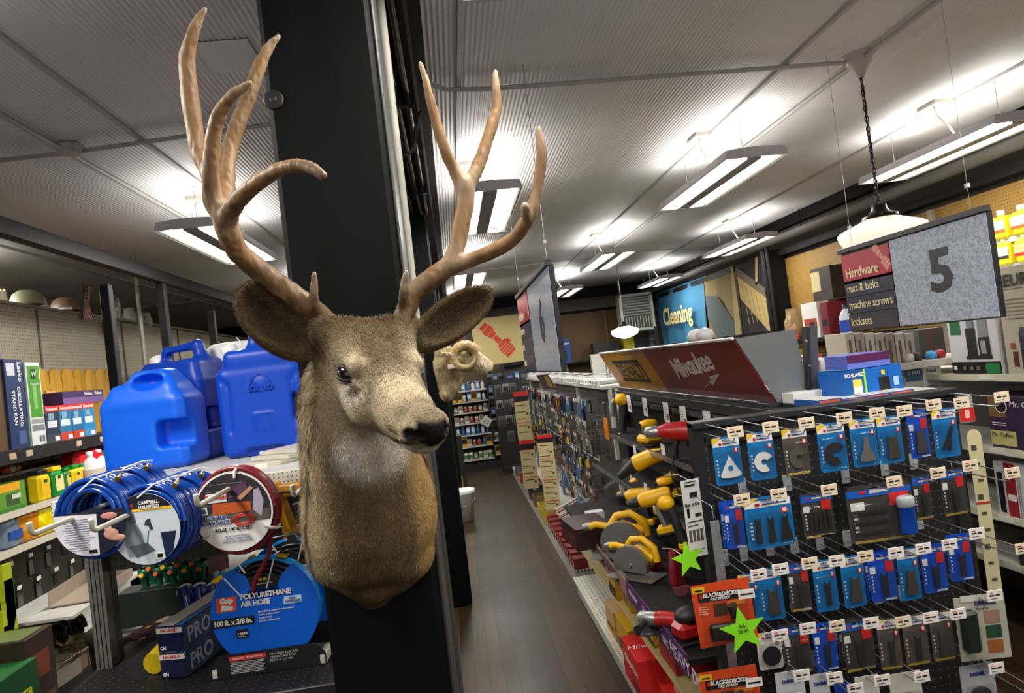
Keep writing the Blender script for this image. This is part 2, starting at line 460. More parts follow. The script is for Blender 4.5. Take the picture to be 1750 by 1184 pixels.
# worn grey face boards of the near pillar's aisle side and its chamfer
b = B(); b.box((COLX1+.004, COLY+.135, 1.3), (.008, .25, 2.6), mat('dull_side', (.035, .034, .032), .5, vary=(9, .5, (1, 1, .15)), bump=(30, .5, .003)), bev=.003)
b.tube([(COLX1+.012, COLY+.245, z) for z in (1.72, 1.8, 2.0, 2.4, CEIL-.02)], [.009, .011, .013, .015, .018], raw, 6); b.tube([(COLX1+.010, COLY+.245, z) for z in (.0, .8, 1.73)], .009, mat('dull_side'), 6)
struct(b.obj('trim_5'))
bolt = thing('bolt_head', 'round black bolt head high on the pillar by the antlers', 'bolt', P(467, 170, Y=COLY-.004))
B().lathe([(.0, .0015), (.012, .0015), (.019, .001), (.022, .0), (.022, -.004)], mat('bolt_black', (.006, .006, .006), .5), 20, FC).obj('washer', bolt)
B().lathe([(.0, .0035), (.006, .003), (.008, .0015)], mat('bolt_black'), 12, FC).obj('nut', bolt)
column('pillar_middle', -.32, -.062, 4.6, .26, False)
column('pillar_far', -.32, -.062, 7.9, .26, False)
bm = B().box((-.13, 5.4, 2.80), (.24, 14.6, .20), blk, bev=.01)
bm.box((.012, 5.4, 2.885), (.05, 14.6, .03), blk)
struct(bm.obj('beam'))
t = thing('conduit_bundle', 'glossy black conduit pipes strapped beneath the ceiling beam', 'conduit', (0, 0, 0))
gloss = mat('gloss_black', (.01, .01, .012), .18)
for x, z, r_ in ((-.20, 2.68, .018), (-.155, 2.675, .022), (-.10, 2.68, .02), (-.055, 2.685, .014)):
    B().tube([(x, 1.9, z), (x, 4.55, z)], r_, gloss, 10).obj('pipe', t)
for y in (2.6, 3.9): B().box((-.13, y, 2.665), (.2, .03, .05), gloss).obj('strap', t)
cb = thing('black_cable', 'loose black cable curling out from the beam beside the antler', 'cable')
pts = [P(x, y, Y=2.75) for x, y in ((676, 268), (690, 267), (702, 260), (709, 245), (710, 225), (713, 205), (719, 190))]
B().tube(pts, .0085, mat('cable_black', (.012, .012, .012), .4), 8).obj('cable', cb)
sm = thing('smoke_detector', 'small round white detector under the black beam', 'detector', P(691, 349, Z=2.690))
B().lathe([(0, -.026), (.035, -.024), (.047, -.012), (.05, 0), (.05, .012), (0, .012)], C(205, 200, 195), 24).obj('detector_body', sm)
B().lathe([(.02, -.03), (.024, -.0285), (.03, -.0255)], C(120, 118, 115), 20).obj('vent_ring', sm)
# patch plate on the ribbed ceiling left of the pillar
pl = B().box((-.70, 2.60, CEIL-.008), (.20, .24, .008), ceil_m, bev=.003).obj('access_plate'); tag(pl, 'square grey patch plate on the ribbed ceiling behind the antlers', 'plate')

# ---------------------------------------------------------------- pegboard partition on the left
PEGX = -2.9
pegl = pegmat('pegboard_cream', lin(168, 160, 140), lin(52, 46, 38), .0254, .0036, (1, 2))
t = thing('pegboard_partition', 'cream pegboard partition rising over the left-hand shelves', 'partition', (PEGX, 0, 0))
for i, (y0, y1) in enumerate(((2.6, 3.82), (3.82, 5.04), (5.04, 6.26), (6.26, 7.48), (7.48, 8.7), (8.7, 9.92))):
    B().box((-.01, (y0+y1)/2, 1.2), (.02, y1-y0-.004, 2.4 if i < 3 else 2.38), pegl).obj('pegboard_panel', t)
    B().box((.006, y1, 1.2), (.012, .014, 2.38), C(110, 104, 92)).obj('seam_strip', t)
B().box((-.01, 6.3, 2.41), (.05, 7.3, .02), C(150, 142, 120)).obj('top_rail', t)

# ---------------------------------------------------------------- black frame (posts and beam) behind the jugs
for i, (px_, py_, z1) in enumerate(((180, 487, 2.36), (275, 490, 2.47), (360, 530, 2.36))):
    y = P(px_, py_, X=-2.0).y
    o = B().box((-2.0, y, z1/2), (.055, .055, z1), blk, bev=.004).obj('frame_post')
    tag(o, ('square black post nearest the fan boxes', 'square black post reaching up to the long overhead beam', 'square black post showing between the two taller blue jugs')[i], 'post')
o = B().box((-2.0, 5.7, 2.515), (.06, 7.6, .085), blk, bev=.004).obj('overhead_rail')
tag(o, 'long black overhead beam running back above the left-hand aisle', 'beam')

# ---------------------------------------------------------------- strip lights
tube_m = mat('fluorescent_tube', (1.0, .98, .90), .4, emit=9.0)
refl = mat('white_reflector', (.92, .92, .86), .35)
hous = mat('fitting_housing', (.62, .60, .64), .5)
def fitting(name, x, y, z=2.6, rot=0, label='', w=.37, l=1.22, up=1., dn=1., chain=True, cable=True):
    t = thing(name, label, 'light', (x, y, z), (0, 0, rot), 'hanging strip lights')
    b = B()
    prof = [(-w/2, -.012), (-w/2+.012, .035), (-.05, .045), (.05, .045), (w/2-.012, .035), (w/2, -.012)]
    for i in range(len(prof)-1):
        (x0, z0), (x1, z1) = prof[i], prof[i+1]
        v = [(x0, -l/2, z0), (x1, -l/2, z1), (x1, l/2, z1), (x0, l/2, z0)]
        v += [(a, b_, c+.004) for a, b_, c in v]
        b.add(v, [(4, 5, 6, 7), (0, 4, 7, 3), (1, 2, 6, 5), (0, 1, 5, 4), (3, 7, 6, 2)], hous); b.add(v[:4], [(3, 2, 1, 0)], refl)
    for s in (-1, 1):
        b.prism([(p[0], p[1]) for p in prof], .014, hous, basis((1, 0, 0), (0, 0, 1), (0, -1, 0), (0, s*(l/2+.007)+.007, 0)))
    b.obj('housing', t)
    r = B()
    for s in (-1, 1):     # gull-wing reflectors over each pair of tubes
        c = s*w/4
        for q in (-1, 1):
            xa, xb = c+q*.0, c+q*(w/4-.010)
            v = [(xa, -l/2+.02, .026), (xb, -l/2+.02, -.010), (xb, l/2-.02, -.010), (xa, l/2-.02, .026)]
            r.add(v, [(0, 1, 2, 3) if q < 0 else (3, 2, 1, 0)], refl)
    r.obj('reflector', t)
    for s in (-1, 1):
        for q in (-1, 1):
            B().tube([(s*w/4+q*.042, -l/2+.03, -.004), (s*w/4+q*.042, l/2-.03, -.004)], .0085, tube_m, 8).obj('tube', t)
    B().box((0, 0, .005), (.085, l-.05, .04), mat('ballast_grey', (.25, .25, .27), .5)).obj('ballast_cover', t)
    for q in (-1, 1):
        B().tube([(0, q*(l/2-.15), .05), (0, q*(l/2-.15), CEIL-z-.01)], .0022, C(150, 145, 140, .4, .5), 5).obj('hanging_chain', t)
    if cable:
        B().tube([(-.06, -.2, .05), (-.10, -.2, .12), (-.13, -.16, .2), (-.10, -.1, CEIL-z-.02)], .006, C(225, 222, 215), 6).obj('power_cord', t)
        B().box((-.10, -.1, CEIL-z-.012), (.11, .16, .022), C(170, 165, 155)).obj('junction_box', t)
    for s in (-1, 1): lamp('lamp_down', 'AREA', (s*w/4, 0, -.016), FIT_DOWN*dn/2, (w*.33, l*.92), parent=t)
    lamp('lamp_up', 'AREA', (0, 0, .056), FIT_UP*up, (w*.6, l*.92), (math.pi, 0, 0), parent=t)
    return t
for a in ((.33, 1.17, 'strip light cut off at the top edge above the antler tips'),
          (.33, 4.38, 'strip light glowing behind the right antler fork'),
          (.30, 7.7, 'distant strip light just above the deer\'s upright ear'),
          (.30, 11.0, 'furthest strip light of the row over the deer\'s aisle'),
          (1.84, 4.22, 'strip light hanging left of the black pendant chain'),
          (1.84, 7.35, 'second strip light back, over the angled red tool sign'),
          (1.90, 10.5, 'small far strip light beside the aisle 6 sign'),
          (3.30, 4.02, 'large strip light at right, behind the pendant chain'),
          (3.38, 7.35, 'strip light over the blue cloth banner, nearer one'),
          (3.45, 10.5, 'small strip light hung in front of the slatted heater'),
          (-1.40, 4.55, 'strip light shining behind the left antler'),
          (-1.40, 8.0, 'strip light further back behind the left antler'),
          (-3.45, 4.60, 'strip light beyond the black beam at left, cut by the edge'),
          (1.84, 1.1, 'strip light above the rack of blue blade packs'),
          (3.30, .8, 'strip light above the near end of the right wall'),
          (-1.40, 1.2, 'strip light above the front of the left aisle'),
          (.33, -1.6, 'strip light behind the viewpoint over the aisle')):
    fitting('strip_light', a[0], a[1], label=a[2], dn=2.1 if a[0] < -1 and a[1] < 5.5 else 1.3 if a[0] < -1 else 1)
# conduits on the ceiling
def conduit(name, pts, r_, label, m_=None):
    t = B().tube(pts, r_, m_ or mat('conduit_grey', (.42, .41, .39), .45), 8).obj(name); tag(t, label, 'conduit', 'conduits across the ceiling'); return t
z_ = CEIL-.028
conduit('ceiling_conduit', [(2.165, -2.8, z_), (2.165, 9, z_)], .012, 'long conduit leading from the pendant lamp\'s ceiling rose down the aisle')
conduit('ceiling_conduit', [(.02, 2.92, z_), (.12, 3.02, z_), (.3, 3.05, z_), (2.1, 3.1, z_)], .012, 'conduit crossing the ceiling from the antlers to the pendant lamp')
conduit('ceiling_conduit', [(-1.72, -2.8, z_), (-1.72, 9, z_)], .012, 'conduit running through the round junction box at left')
conduit('ceiling_conduit', [(-4.2, 3.75, z_), (-3.0, 3.6, z_), (-2.4, 3.42, z_), (-1.72, 3.38, z_), (-.4, 3.2, z_)], .012, 'curving conduit crossing the ceiling at left behind the antlers')
t = thing('ceiling_junction_box', 'round white junction box where conduits cross at left', 'junction box', (-1.70, 3.36, CEIL))
B().lathe([(0, -.05), (.035, -.05), (.06, -.03), (.065, -.005)], C(185, 178, 172), 20).obj('box_body', t)
B().box((.06, -.05, -.035), (.02, .03, .05), C(185, 178, 172)).obj('pull_tab', t)
# thin steel pole and bundled conduit at the far left
o = B().tube([(-2.55, 5.85, 1.0), (-2.55, 5.85, CEIL)], .016, C(165, 160, 152, .35, .3), 10).obj('steel_pole'); tag(o, 'thin steel pole rising past the pegboard behind the posts', 'pole')
t = thing('conduit_riser', 'pair of grey conduits rising at the far left edge', 'conduit', (-2.62, 4.12, 0))
for dx in (0, .045): B().tube([(0, dx, 1.6), (0, dx, CEIL-.02)], .011, C(150, 148, 142, .35, .3), 8).obj('pipe', t)
B().tube([(-.0, -.05, 2.35), (0, -.02, 2.3), (0, .0, 2.34), (-.03, -.2, 2.46)], .006, C(200, 198, 190), 6).obj('loose_wire', t)
# ---------------------------------------------------------------- spotlights on a track
t = thing('spotlight_track', 'pale ceiling track carrying two small spotlights at left', 'spotlight track', (-3.45, 6.0, 2.62))
B().box((0, 0, .06), (.04, 1.1, .03), C(120, 115, 108)).obj('track', t)
for y, rz, rx in ((-.42, .5, .5), (.10, 0, .1)):
    M = Matrix.Translation((0, y, -.02)) @ Euler((rx, rz, 0)).to_matrix().to_4x4()
    s = B().lathe([(.018, .07), (.03, .05), (.034, .02), (.05, -.03), (.052, -.05)], C(225, 222, 212), 16, M).obj('spot_head', t)
    B().lathe([(0, -.044), (.048, -.046)], mat('spot_bulb', (1, .62, .25), .4, emit=14), 16, M).obj('bulb', s)
    B().tube([(0, y, .06), M @ Vector((0, 0, .06))], .008, C(180, 176, 168), 6).obj('arm', t)
    l = lamp('spot', 'SPOT', M @ Vector((0, 0, -.06)), 6, .03, (M.to_euler()), (1, .7, .4), parent=t); l.data.spot_size = R(70)

# ---------------------------------------------------------------- pendant lamps
opal = mat('opal_glass', (1.0, .80, .66), .25, emit=.75)
opal2 = mat('opal_glass_lit', (1.0, .92, .80), .25, emit=2.4)
def pendant(label, x, y, z, s=1., om=opal, chain=True, pw=3):
    t = thing('pendant_lamp', label, 'lamp', (x, y, z))
    g = B().lathe([(.068*s, .075*s), (.085*s, .068*s), (.105*s, .06*s), (.18*s, .030*s), (.200*s, .018*s), (.204*s, .005*s), (.196*s, -.02*s), (.178*s, -.052*s), (.145*s, -.066*s), (.10*s, -.082*s), (.05*s, -.10*s), (0.001, -.106*s)], om, 40).obj('glass_shade', t)
    hw = mat('dark_bronze', (.03, .024, .02), .35, .8)
    B().lathe([(.02*s, .145*s), (.034*s, .14*s), (.038*s, .115*s), (.052*s, .098*s), (.082*s, .088*s), (.085*s, .07*s)], hw, 24).obj('fitter_cap', t)
    for a in range(3):
        an = a*2.1; B().tube([(.08*s*math.cos(an), .08*s*math.sin(an), .082*s), (.105*s*math.cos(an), .105*s*math.sin(an), .085*s)], .005*s, hw, 6).obj('thumb_screw', t)
    top = CEIL-z
    if chain:
        n = int((top-.16*s-.09)/.026); ch = B()
        for i in range(n):
            zz = .155*s+i*.026; M = Matrix.Translation((0, 0, zz)) @ Matrix.Rotation(R(90)*(i % 2)+.3*math.sin(i*.7), 4, 'Z')
            ch.tube([(.0085*math.cos(a_), 0, .0185*math.sin(a_)) for a_ in np.linspace(0, 2*math.pi, 9)[:-1]], .0026, hw, 5, closed=True, M=M)
        ch.obj('chain', t)
        B().tube([(.004*math.sin(i*1.3), .004*math.cos(i), .15*s+i*(top-.2)/14) for i in range(15)], .003, hw, 5).obj('lamp_cord', t)
        B().lathe([(.012, -.115), (.022, -.10), (.03, -.08), (.045, -.055), (.055, -.05), (.062, -.02), (.078, -.005), (.078, 0)], C(190, 180, 178), 24, Matrix.Translation((0, 0, top))).obj('ceiling_rose', t)
    else:
        B().tube([(0, 0, .14*s), (0, 0, top)], .006, C(140, 135, 125), 6).obj('rod', t)
    return t
pendant('opal schoolhouse pendant lamp on a black chain behind the aisle 5 sign', 2.163, 3.09, 2.012, .98)
pq = P(1068, 566, Y=8.4)
pendant('small bright opal pendant lamp hanging in front of the slatted heater', pq.x, pq.y, pq.z, .88, opal2, False)
pendant('opal pendant lamp mostly hidden behind the deer\'s right-hand antler base', -.13, 6.2, 2.17, .8, opal, False)
# ================================================================ TROPHY HEADS
def vnoise(p, f, seed=0):
    """cheap smooth pseudo noise in -1..1 for an (n,3) array"""
    r_ = np.random.default_rng(seed); out = 0
    for i in range(5):
        k = r_.normal(size=3); k *= f*(.6+.35*i)/np.linalg.norm(k); out = out+np.sin(p@k+r_.uniform(0, 6.28)+1.7*np.sin(p@np.roll(k, 1)*.7))
    return out/3.2
def vert_normals(v, f):
    n = np.cross(v[f[:, 2]]-v[f[:, 0]], v[f[:, 3]]-v[f[:, 1]]); o = np.zeros_like(v)
    for k in range(4): np.add.at(o, f[:, k], n)
    return o/np.maximum(np.linalg.norm(o, axis=1), 1e-9)[:, None]
fur_m = mat('fur', (.3, .22, .14), .75, vcol=True, spec=.15)
hide_m = mat('hide', (.3, .22, .14), .8, vcol=True, spec=.12, bump=(160, .5, .003), vary=(45, .18))
antler_m = mat('antler_bone', (.4, .3, .2), .5, vcol=True, spec=.3, bump=(70, .8, .003, (1, 1, .18)), vary=(40, .16, (1, 1, .2)))
def fur_mesh(v, f, col, nh, length, flow, lift, width, seed=1, mask=None):
    r_ = np.random.default_rng(seed); n = vert_normals(v, f)
    a = v[f]; ar = np.linalg.norm(np.cross(a[:, 2]-a[:, 0], a[:, 3]-a[:, 1]), axis=1)
    if mask is not None: ar = ar*mask[f].mean(1)
    fi = r_.choice(len(f), nh, p=ar/ar.sum()); u, w_ = r_.random(nh)[:, None], r_.random(nh)[:, None]
    wt = [(1-u)*(1-w_), u*(1-w_), u*w_, (1-u)*w_]
    mixf = lambda arr: sum(wt[k]*arr[f[fi, k]] for k in range(4))
    p = mixf(v); nn = mixf(n); nn /= np.linalg.norm(nn, axis=1)[:, None]; c = mixf(col); L_ = mixf(length[:, None]); fl = mixf(flow); lf = mixf(lift[:, None])
    fl = fl-nn*np.sum(fl*nn, 1)[:, None]; fl /= np.maximum(np.linalg.norm(fl, axis=1), 1e-6)[:, None]
    side = np.cross(nn, fl)
    sw = (.55*vnoise(p, 42, seed)+.35*vnoise(p, 110, seed+1)+.22*r_.normal(size=nh))[:, None]
    d = fl+side*sw+nn*lf*(1+.5*r_.normal(size=nh)[:, None]); d /= np.linalg.norm(d, axis=1)[:, None]
    L_ = L_*r_.uniform(.6, 1.25, (nh, 1))
    wv = np.cross(d, nn); wv /= np.maximum(np.linalg.norm(wv, axis=1), 1e-6)[:, None]; wv = wv*width*r_.uniform(.6, 1.2, (nh, 1))
    p0 = p-nn*.0015; p1 = p+d*L_*.5; p2 = p+d*L_-nn*L_*.12
    V = np.stack([p0-wv, p0+wv, p1+wv*.75, p1-wv*.75, p2+wv*.12, p2-wv*.12], 1).reshape(-1, 3)
    i0 = np.arange(nh)[:, None]*6
    Fq = np.concatenate([i0+np.array([[0, 1, 2, 3]]), i0+np.array([[3, 2, 4, 5]])])
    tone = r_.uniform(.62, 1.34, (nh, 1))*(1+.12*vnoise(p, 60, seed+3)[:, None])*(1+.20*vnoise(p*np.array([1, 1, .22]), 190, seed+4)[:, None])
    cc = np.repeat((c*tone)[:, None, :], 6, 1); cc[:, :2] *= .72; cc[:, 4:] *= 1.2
    return V, Fq, np.clip(cc.reshape(-1, 3), 0, 1)
def mix(a, b, w_): return a*(1-w_[:, None])+b*w_[:, None]
def blob(v, c, r_, soft=.4):
    """1 inside a ball (or ellipsoid radius) about c, fading out"""
    d = np.linalg.norm((v-np.array(c))/np.array(r_), axis=1); return np.clip((1+soft-d)/soft, 0, 1)
A = lambda v: np.array(v, float)

# ---- the mule deer: head frame (m: towards nose, s: deer's left = picture right, t: top of skull)
Om = A(P(625, 570, Y=1.23)); Nz = A(P(749, 703, Y=.985))
m_ = (Nz-Om); HL = np.linalg.norm(m_); m_ /= HL
s_ = A((.868, .495, 0)); s_ -= m_*(s_@m_); s_ /= np.linalg.norm(s_); t_ = np.cross(s_, m_); t_ = t_ if t_[2] > 0 else -t_
HM = np.array([m_, s_, t_])
def H(a, b, c): return Om+m_*a*HL/.27+s_*b+t_*c
dr = thing('deer_mount', 'mule deer head mounted on the black pillar, antlers spread wide', 'deer mount', (-.21, COLY, 1.45))
DO = A(dr.location)
fd = Field((-.50, .90, 1.10), (.10, 1.52, 1.84), .0042)
# neck and chest
for px, py, Y, hw, ry, rz, k in ((612, 660, 1.31, 88, .10, .09, .03), (606, 730, 1.34, 84, .12, .10, .06), (620, 790, 1.37, 92, .14, .10, .06),
                               (634, 850, 1.40, 105, .155, .10, .06), (637, 905, 1.415, 106, .155, .09, .06), (642, 940, 1.43, 84, .14, .06, .04), (578, 948, 1.44, 42, .11, .055, .02), (700, 940, 1.44, 42, .11, .055, .02), (612, 975, 1.45, 36, .09, .04, .02), (680, 972, 1.45, 34, .09, .04, .02),
                               (643, 985, 1.44, 46, .11, .04, .02), (641, 1008, 1.45, 32, .07, .03, .015)):
    c = A(P(px, py, Y=Y)); fd.ell(c, (hw*(Y-.06)/F, ry, rz), k=k)
# skull
fd.ell(H(.045, 0, -.055), (.080, .066, .060), HM, .02)
fd.ell(H(.095, 0, -.042), (.060, .056, .042), HM, .02)
fd.cap(H(.10, 0, -.060), H(.18, 0, -.058), .048, .040, .025)
fd.cap(H(.16, 0, -.052), H(.235, 0, -.050), .040, .034, .02)
fd.ell(H(.243, 0, -.042), (.030, .036, .028), HM, .014)           # nose pad
fd.ell(H(.225, 0, -.074), (.036, .031, .016), HM, .008)           # lower lip and chin
fd.cap(H(.06, 0, -.105), H(.19, 0, -.082), .045, .022, .02)       # jaw
for b in (-1, 1):
    fd.ell(H(.10, b*.047, -.078), (.050, .020, .034), HM, .02)    # cheek
    fd.cap(H(.050, b*.054, -.012), H(.096, b*.054, -.016), .016, .013, .014)   # brow ridge
    fd.cap(H(.085, b*.050, -.062), H(.125, b*.046, -.060), .014, .012, .015)   # under the eye
    fd.cap(H(.03, b*.045, -.01), H(.0, b*.075, .01), .034, .026, .02)          # ear roots
    fd.cap(H(.020, b*.030, -.010), H(.008, b*.036, .010), .024, .022, .02)    # pedicles
    fd.ell(H(.236, b*.029, -.050), (.016, .010, .016), HM, .008)  # nostril wing
fd.cap(H(.02, 0, -.06), A(P(606, 680, Y=1.33)), .075, .09, .03)
fd.cap(H(.03, -.02, -.004), H(.03, .02, -.004), .020, .020, .02); fd.ell(H(.004, 0, .006), (.02, .03, .016), HM, .02)
# cuts: eye sockets, tear line, nostrils, mouth
for b in (-1, 1):
    fd.ell(H(.080, b*.070, -.035), (.022, .012, .014), HM, .006, cut=True)
    fd.cap(H(.098, b*.066, -.044), H(.124, b*.056, -.054), .0045, .003, .005, cut=True)
    fd.cap(H(.259, b*.020, -.040), H(.247, b*.034, -.046), .0068, .0045, .004, cut=True)
    fd.cap(H(.266, b*.004, -.064), H(.20, b*.036, -.074), .0028, .0030, .004, cut=True)
# ears
def ear(base, tip, hw, nrm, k=.012):
    base, tip, nrm = A(base), A(tip), A(nrm); L_ = np.linalg.norm(tip-base); l = (tip-base)/L_
    nrm = nrm-l*(nrm@l); nrm /= np.linalg.norm(nrm); w_ = np.cross(l, nrm); M = np.array([l, w_, nrm]); c = (base+tip)/2
    g = Field(c-.13, c+.13, .0042)
    g.ell(c-nrm*.004, (L_*.54, hw, .026), M, 0); g.ell(c+nrm*.022+l*.012, (L_*.50, hw*.86, .030), M, .004, cut=True)
    # merge: sample the small grid into the big one
    lo = np.round((g.lo-fd.lo)/fd.h).astype(int); g2 = Field(fd.lo+lo*fd.h, fd.lo+lo*fd.h+.26, fd.h)
    g2.ell(c-nrm*.004, (L_*.54, hw, .026), M, 0); g2.ell(c+nrm*.022+l*.012, (L_*.50, hw*.86, .030), M, .004, cut=True)
    s0 = np.maximum(lo, 0); e0 = np.minimum(lo+g2.n, fd.n); sl = tuple(slice(a, b) for a, b in zip(s0, e0)); sg = tuple(slice(a-o, b-o) for a, b, o in zip(s0, e0, lo))
    fd.v[sl] = smin(fd.v[sl], g2.v[sg], k)
    return c, l, w_, nrm, L_
EL = ear(P(552, 598, Y=1.25), P(415, 497, Y=1.19), .060, (.22, -1, .10))
ER = ear(P(706, 592, Y=1.27), P(836, 498, Y=1.30), .041, (-.35, -.9, -.25))
fd.v[:, fd.ax[1] > COLY-.006, :] = .2
dv, df = fd.net(); dv = relax(dv, df, 2, .5)
# colour of the coat
tan = A(lin(138, 118, 86)); dark = A(lin(80, 63, 42)); cream = A(lin(194, 177, 148)); grey = A(lin(118, 104, 82)); gold = A(lin(172, 138, 82)); white = A(lin(228, 220, 208)); black = A((.010, .009, .009))
col = np.tile(tan, (len(dv), 1)); nz1 = vnoise(dv, 25, 5); col = mix(col, grey, np.clip(.5+nz1*.5, 0, 1))
q = (dv-Om)@HM.T; q[:, 0] *= .27/HL          # head coordinates
hd = (q[:, 2] > -.16) & (q[:, 0] > -.02)
col = mix(col, cream, .75*blob(dv, H(.15, 0, -.07), (.12, .12, .12), .5))
col = mix(col, dark, .85*np.clip(1.15-np.maximum(np.abs(q[:, 1])/.045-(.75-q[:, 0]*4.2), 0), 0, 1)*np.clip((q[:, 2]+.045)/.02, 0, 1)*np.clip((.155-q[:, 0])/.05, 0, 1)*np.clip((q[:, 0]+.02)/.03, 0, 1))
col = mix(col, dark*1.15, .65*np.clip((.05-q[:, 0])/.03, 0, 1)*np.clip((q[:, 2]+.05)/.03, 0, 1))
for b in (-1, 1):
    col = mix(col, cream, .6*blob(dv, H(.082, b*.068, -.018), (.030, .030, .014), .6))
    col = mix(col, white, .45*blob(dv, H(.105, b*.066, -.064), (.03, .03, .016), .6))
    col = mix(col, black*3, blob(dv, H(.081, b*.069, -.036), (.021, .022, .015), .25))
    col = mix(col, dark*.6, .8*blob(dv, H(.112, b*.061, -.049), (.014, .014, .008), .5))
    col = mix(col, black, blob(dv, H(.252, b*.029, -.044), (.013, .011, .010), .4))
col = mix(col, dark*.8, .55*blob(dv, H(.225, 0, -.022), (.03, .04, .014), .8))
np_ = np.clip((q[:, 0]-.238-.05*np.abs(q[:, 1])+.0015*vnoise(dv, 200, 8))/.004, 0, 1)*np.clip((.027-np.abs(q[:, 1]+.001*vnoise(dv, 160, 3)))/.004, 0, 1)*np.clip((-.018-q[:, 2])/.006, 0, 1)*np.clip((q[:, 2]+.066-.5*np.abs(q[:, 1]))/.004, 0, 1)
col = mix(col, black, np_)
col = mix(col, white, .85*blob(dv, H(.225, 0, -.086), (.045, .035, .014), .3)*(1-np_))
col = mix(col, dark*.5, .9*blob(dv, H(.235, 0, -.069), (.05, .05, .0030), .8)*(q[:, 0] > .17)*(1-np_))
thr = A(P(640, 775, Y=1.24)); col = mix(col, white*.93, .9*blob(dv, thr, (.052, .09, .042), .55)*np.clip(.85+.5*vnoise(dv, 60, 4), 0, 1))
ct = A(P(643, 900, Y=1.27)); col = mix(col, dark*1.4, .72*blob(dv, ct, (.065, .10, .085), .8))
col = col*(1+.13*vnoise(dv*A((1, 1, .35)), 70, 21))[:, None]
bt = A(P(642, 1005, Y=1.38)); col = mix(col, dark*1.05, .8*blob(dv, bt, (.05, .12, .05), .9))
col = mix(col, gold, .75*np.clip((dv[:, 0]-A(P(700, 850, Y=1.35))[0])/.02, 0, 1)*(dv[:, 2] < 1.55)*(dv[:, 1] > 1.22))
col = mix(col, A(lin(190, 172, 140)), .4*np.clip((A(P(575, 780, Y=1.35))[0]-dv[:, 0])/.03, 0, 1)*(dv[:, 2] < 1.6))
for c, l, w_, nr, L_ in (EL, ER):
    e = (dv-c)@np.array([l, w_, nr]).T; hw = np.abs(e[:, 1])/(.060 if c is EL[0] else .041)
    ins = (np.abs(e[:, 0]) < L_*.6)*(np.abs(e[:, 2]) < .04)*(np.abs(e[:, 1]) < .07)*np.clip((e[:, 0]+L_*.45)/.03, 0, 1)
    col = mix(col, A(lin(120, 100, 72)), .9*ins); col = mix(col, A(lin(62, 49, 36)), .9*ins*np.clip(1.05-hw*.9-np.maximum(np.abs(e[:, 0])/(L_*.62), 0)**3, 0, 1)*(e[:, 2] < .02))
body = link('body', npmesh('body', dv-DO, df, [hide_m], col), dr)
# fur
ln = np.where(q[:, 0] > .02, .0075, .019)*np.clip(1.1+.2*nz1, .7, 1.4); ln = np.where(dv[:, 2] > 1.60, np.minimum(ln, .013), ln)
ln = np.where((q[:, 0] > .15) & (q[:, 2] > -.12), .0045, ln)
flow = np.tile(A((0, -.05, -1)), (len(dv), 1)); wh = np.clip((q[:, 0]+.02)/.05, 0, 1)*np.clip((q[:, 2]+.15)/.03, 0, 1)
flow = mix(flow, np.tile(-m_, (len(dv), 1)), wh)
for c, l, w_, nr, L_ in (EL, ER):
    e = (dv-c)@np.array([l, w_, nr]).T; k = (np.abs(e[:, 0]) < L_*.55)*(np.abs(e[:, 2]) < .04)*(np.abs(e[:, 1]) < .066)*1.
    flow = mix(flow, np.tile(l, (len(dv), 1)), k); ln = np.where(k > 0, .0085, ln)
lift = np.where(q[:, 0] > .02, .30, .46)
msk = 1-np.clip(np_*1.5, 0, 1)
for b in (-1, 1): msk = msk*(1-blob(dv, H(.081, b*.069, -.036), (.021, .022, .014), .15))
msk = msk*(dv[:, 1] < COLY-.012)
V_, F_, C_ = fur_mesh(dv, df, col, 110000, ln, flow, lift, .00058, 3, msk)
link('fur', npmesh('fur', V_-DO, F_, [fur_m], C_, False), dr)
eye_m = mat('glass_eye', (.012, .007, .004), .05, coat=1.)
lid_m = mat('eyelid', (.03, .022, .016), .5)
for b in (-1, 1):
    ne = .42*m_+b*.86*s_+.22*t_; ne /= np.linalg.norm(ne); ua = m_-ne*(m_@ne); ua /= np.linalg.norm(ua); wa = np.cross(ne, ua); wa = wa if wa@t_ > 0 else -wa
    ec = H(.077, b*.0575, -.034)
    ey = B().ball(Vector(ec-DO), .0185, eye_m, 24).obj('eye', dr)
    for nm_, zz, sg in (('upper_eyelid', .0118, 1), ('lower_eyelid', .0100, -1)):
        pts = []
        for i in range(13):
            th = math.pi*i/12; x = -.0180*math.cos(th); z = sg*zz*math.sin(th)**.8-.002*math.cos(th)
            d_ = math.sqrt(max(.0198**2-x*x-z*z, .004**2)); pts.append(Vector(ec+ua*x+wa*z+ne*d_-DO))
        B().tube(pts, [.0016]+[.0030]*11+[.0016], lid_m, 6).obj(nm_, ey)
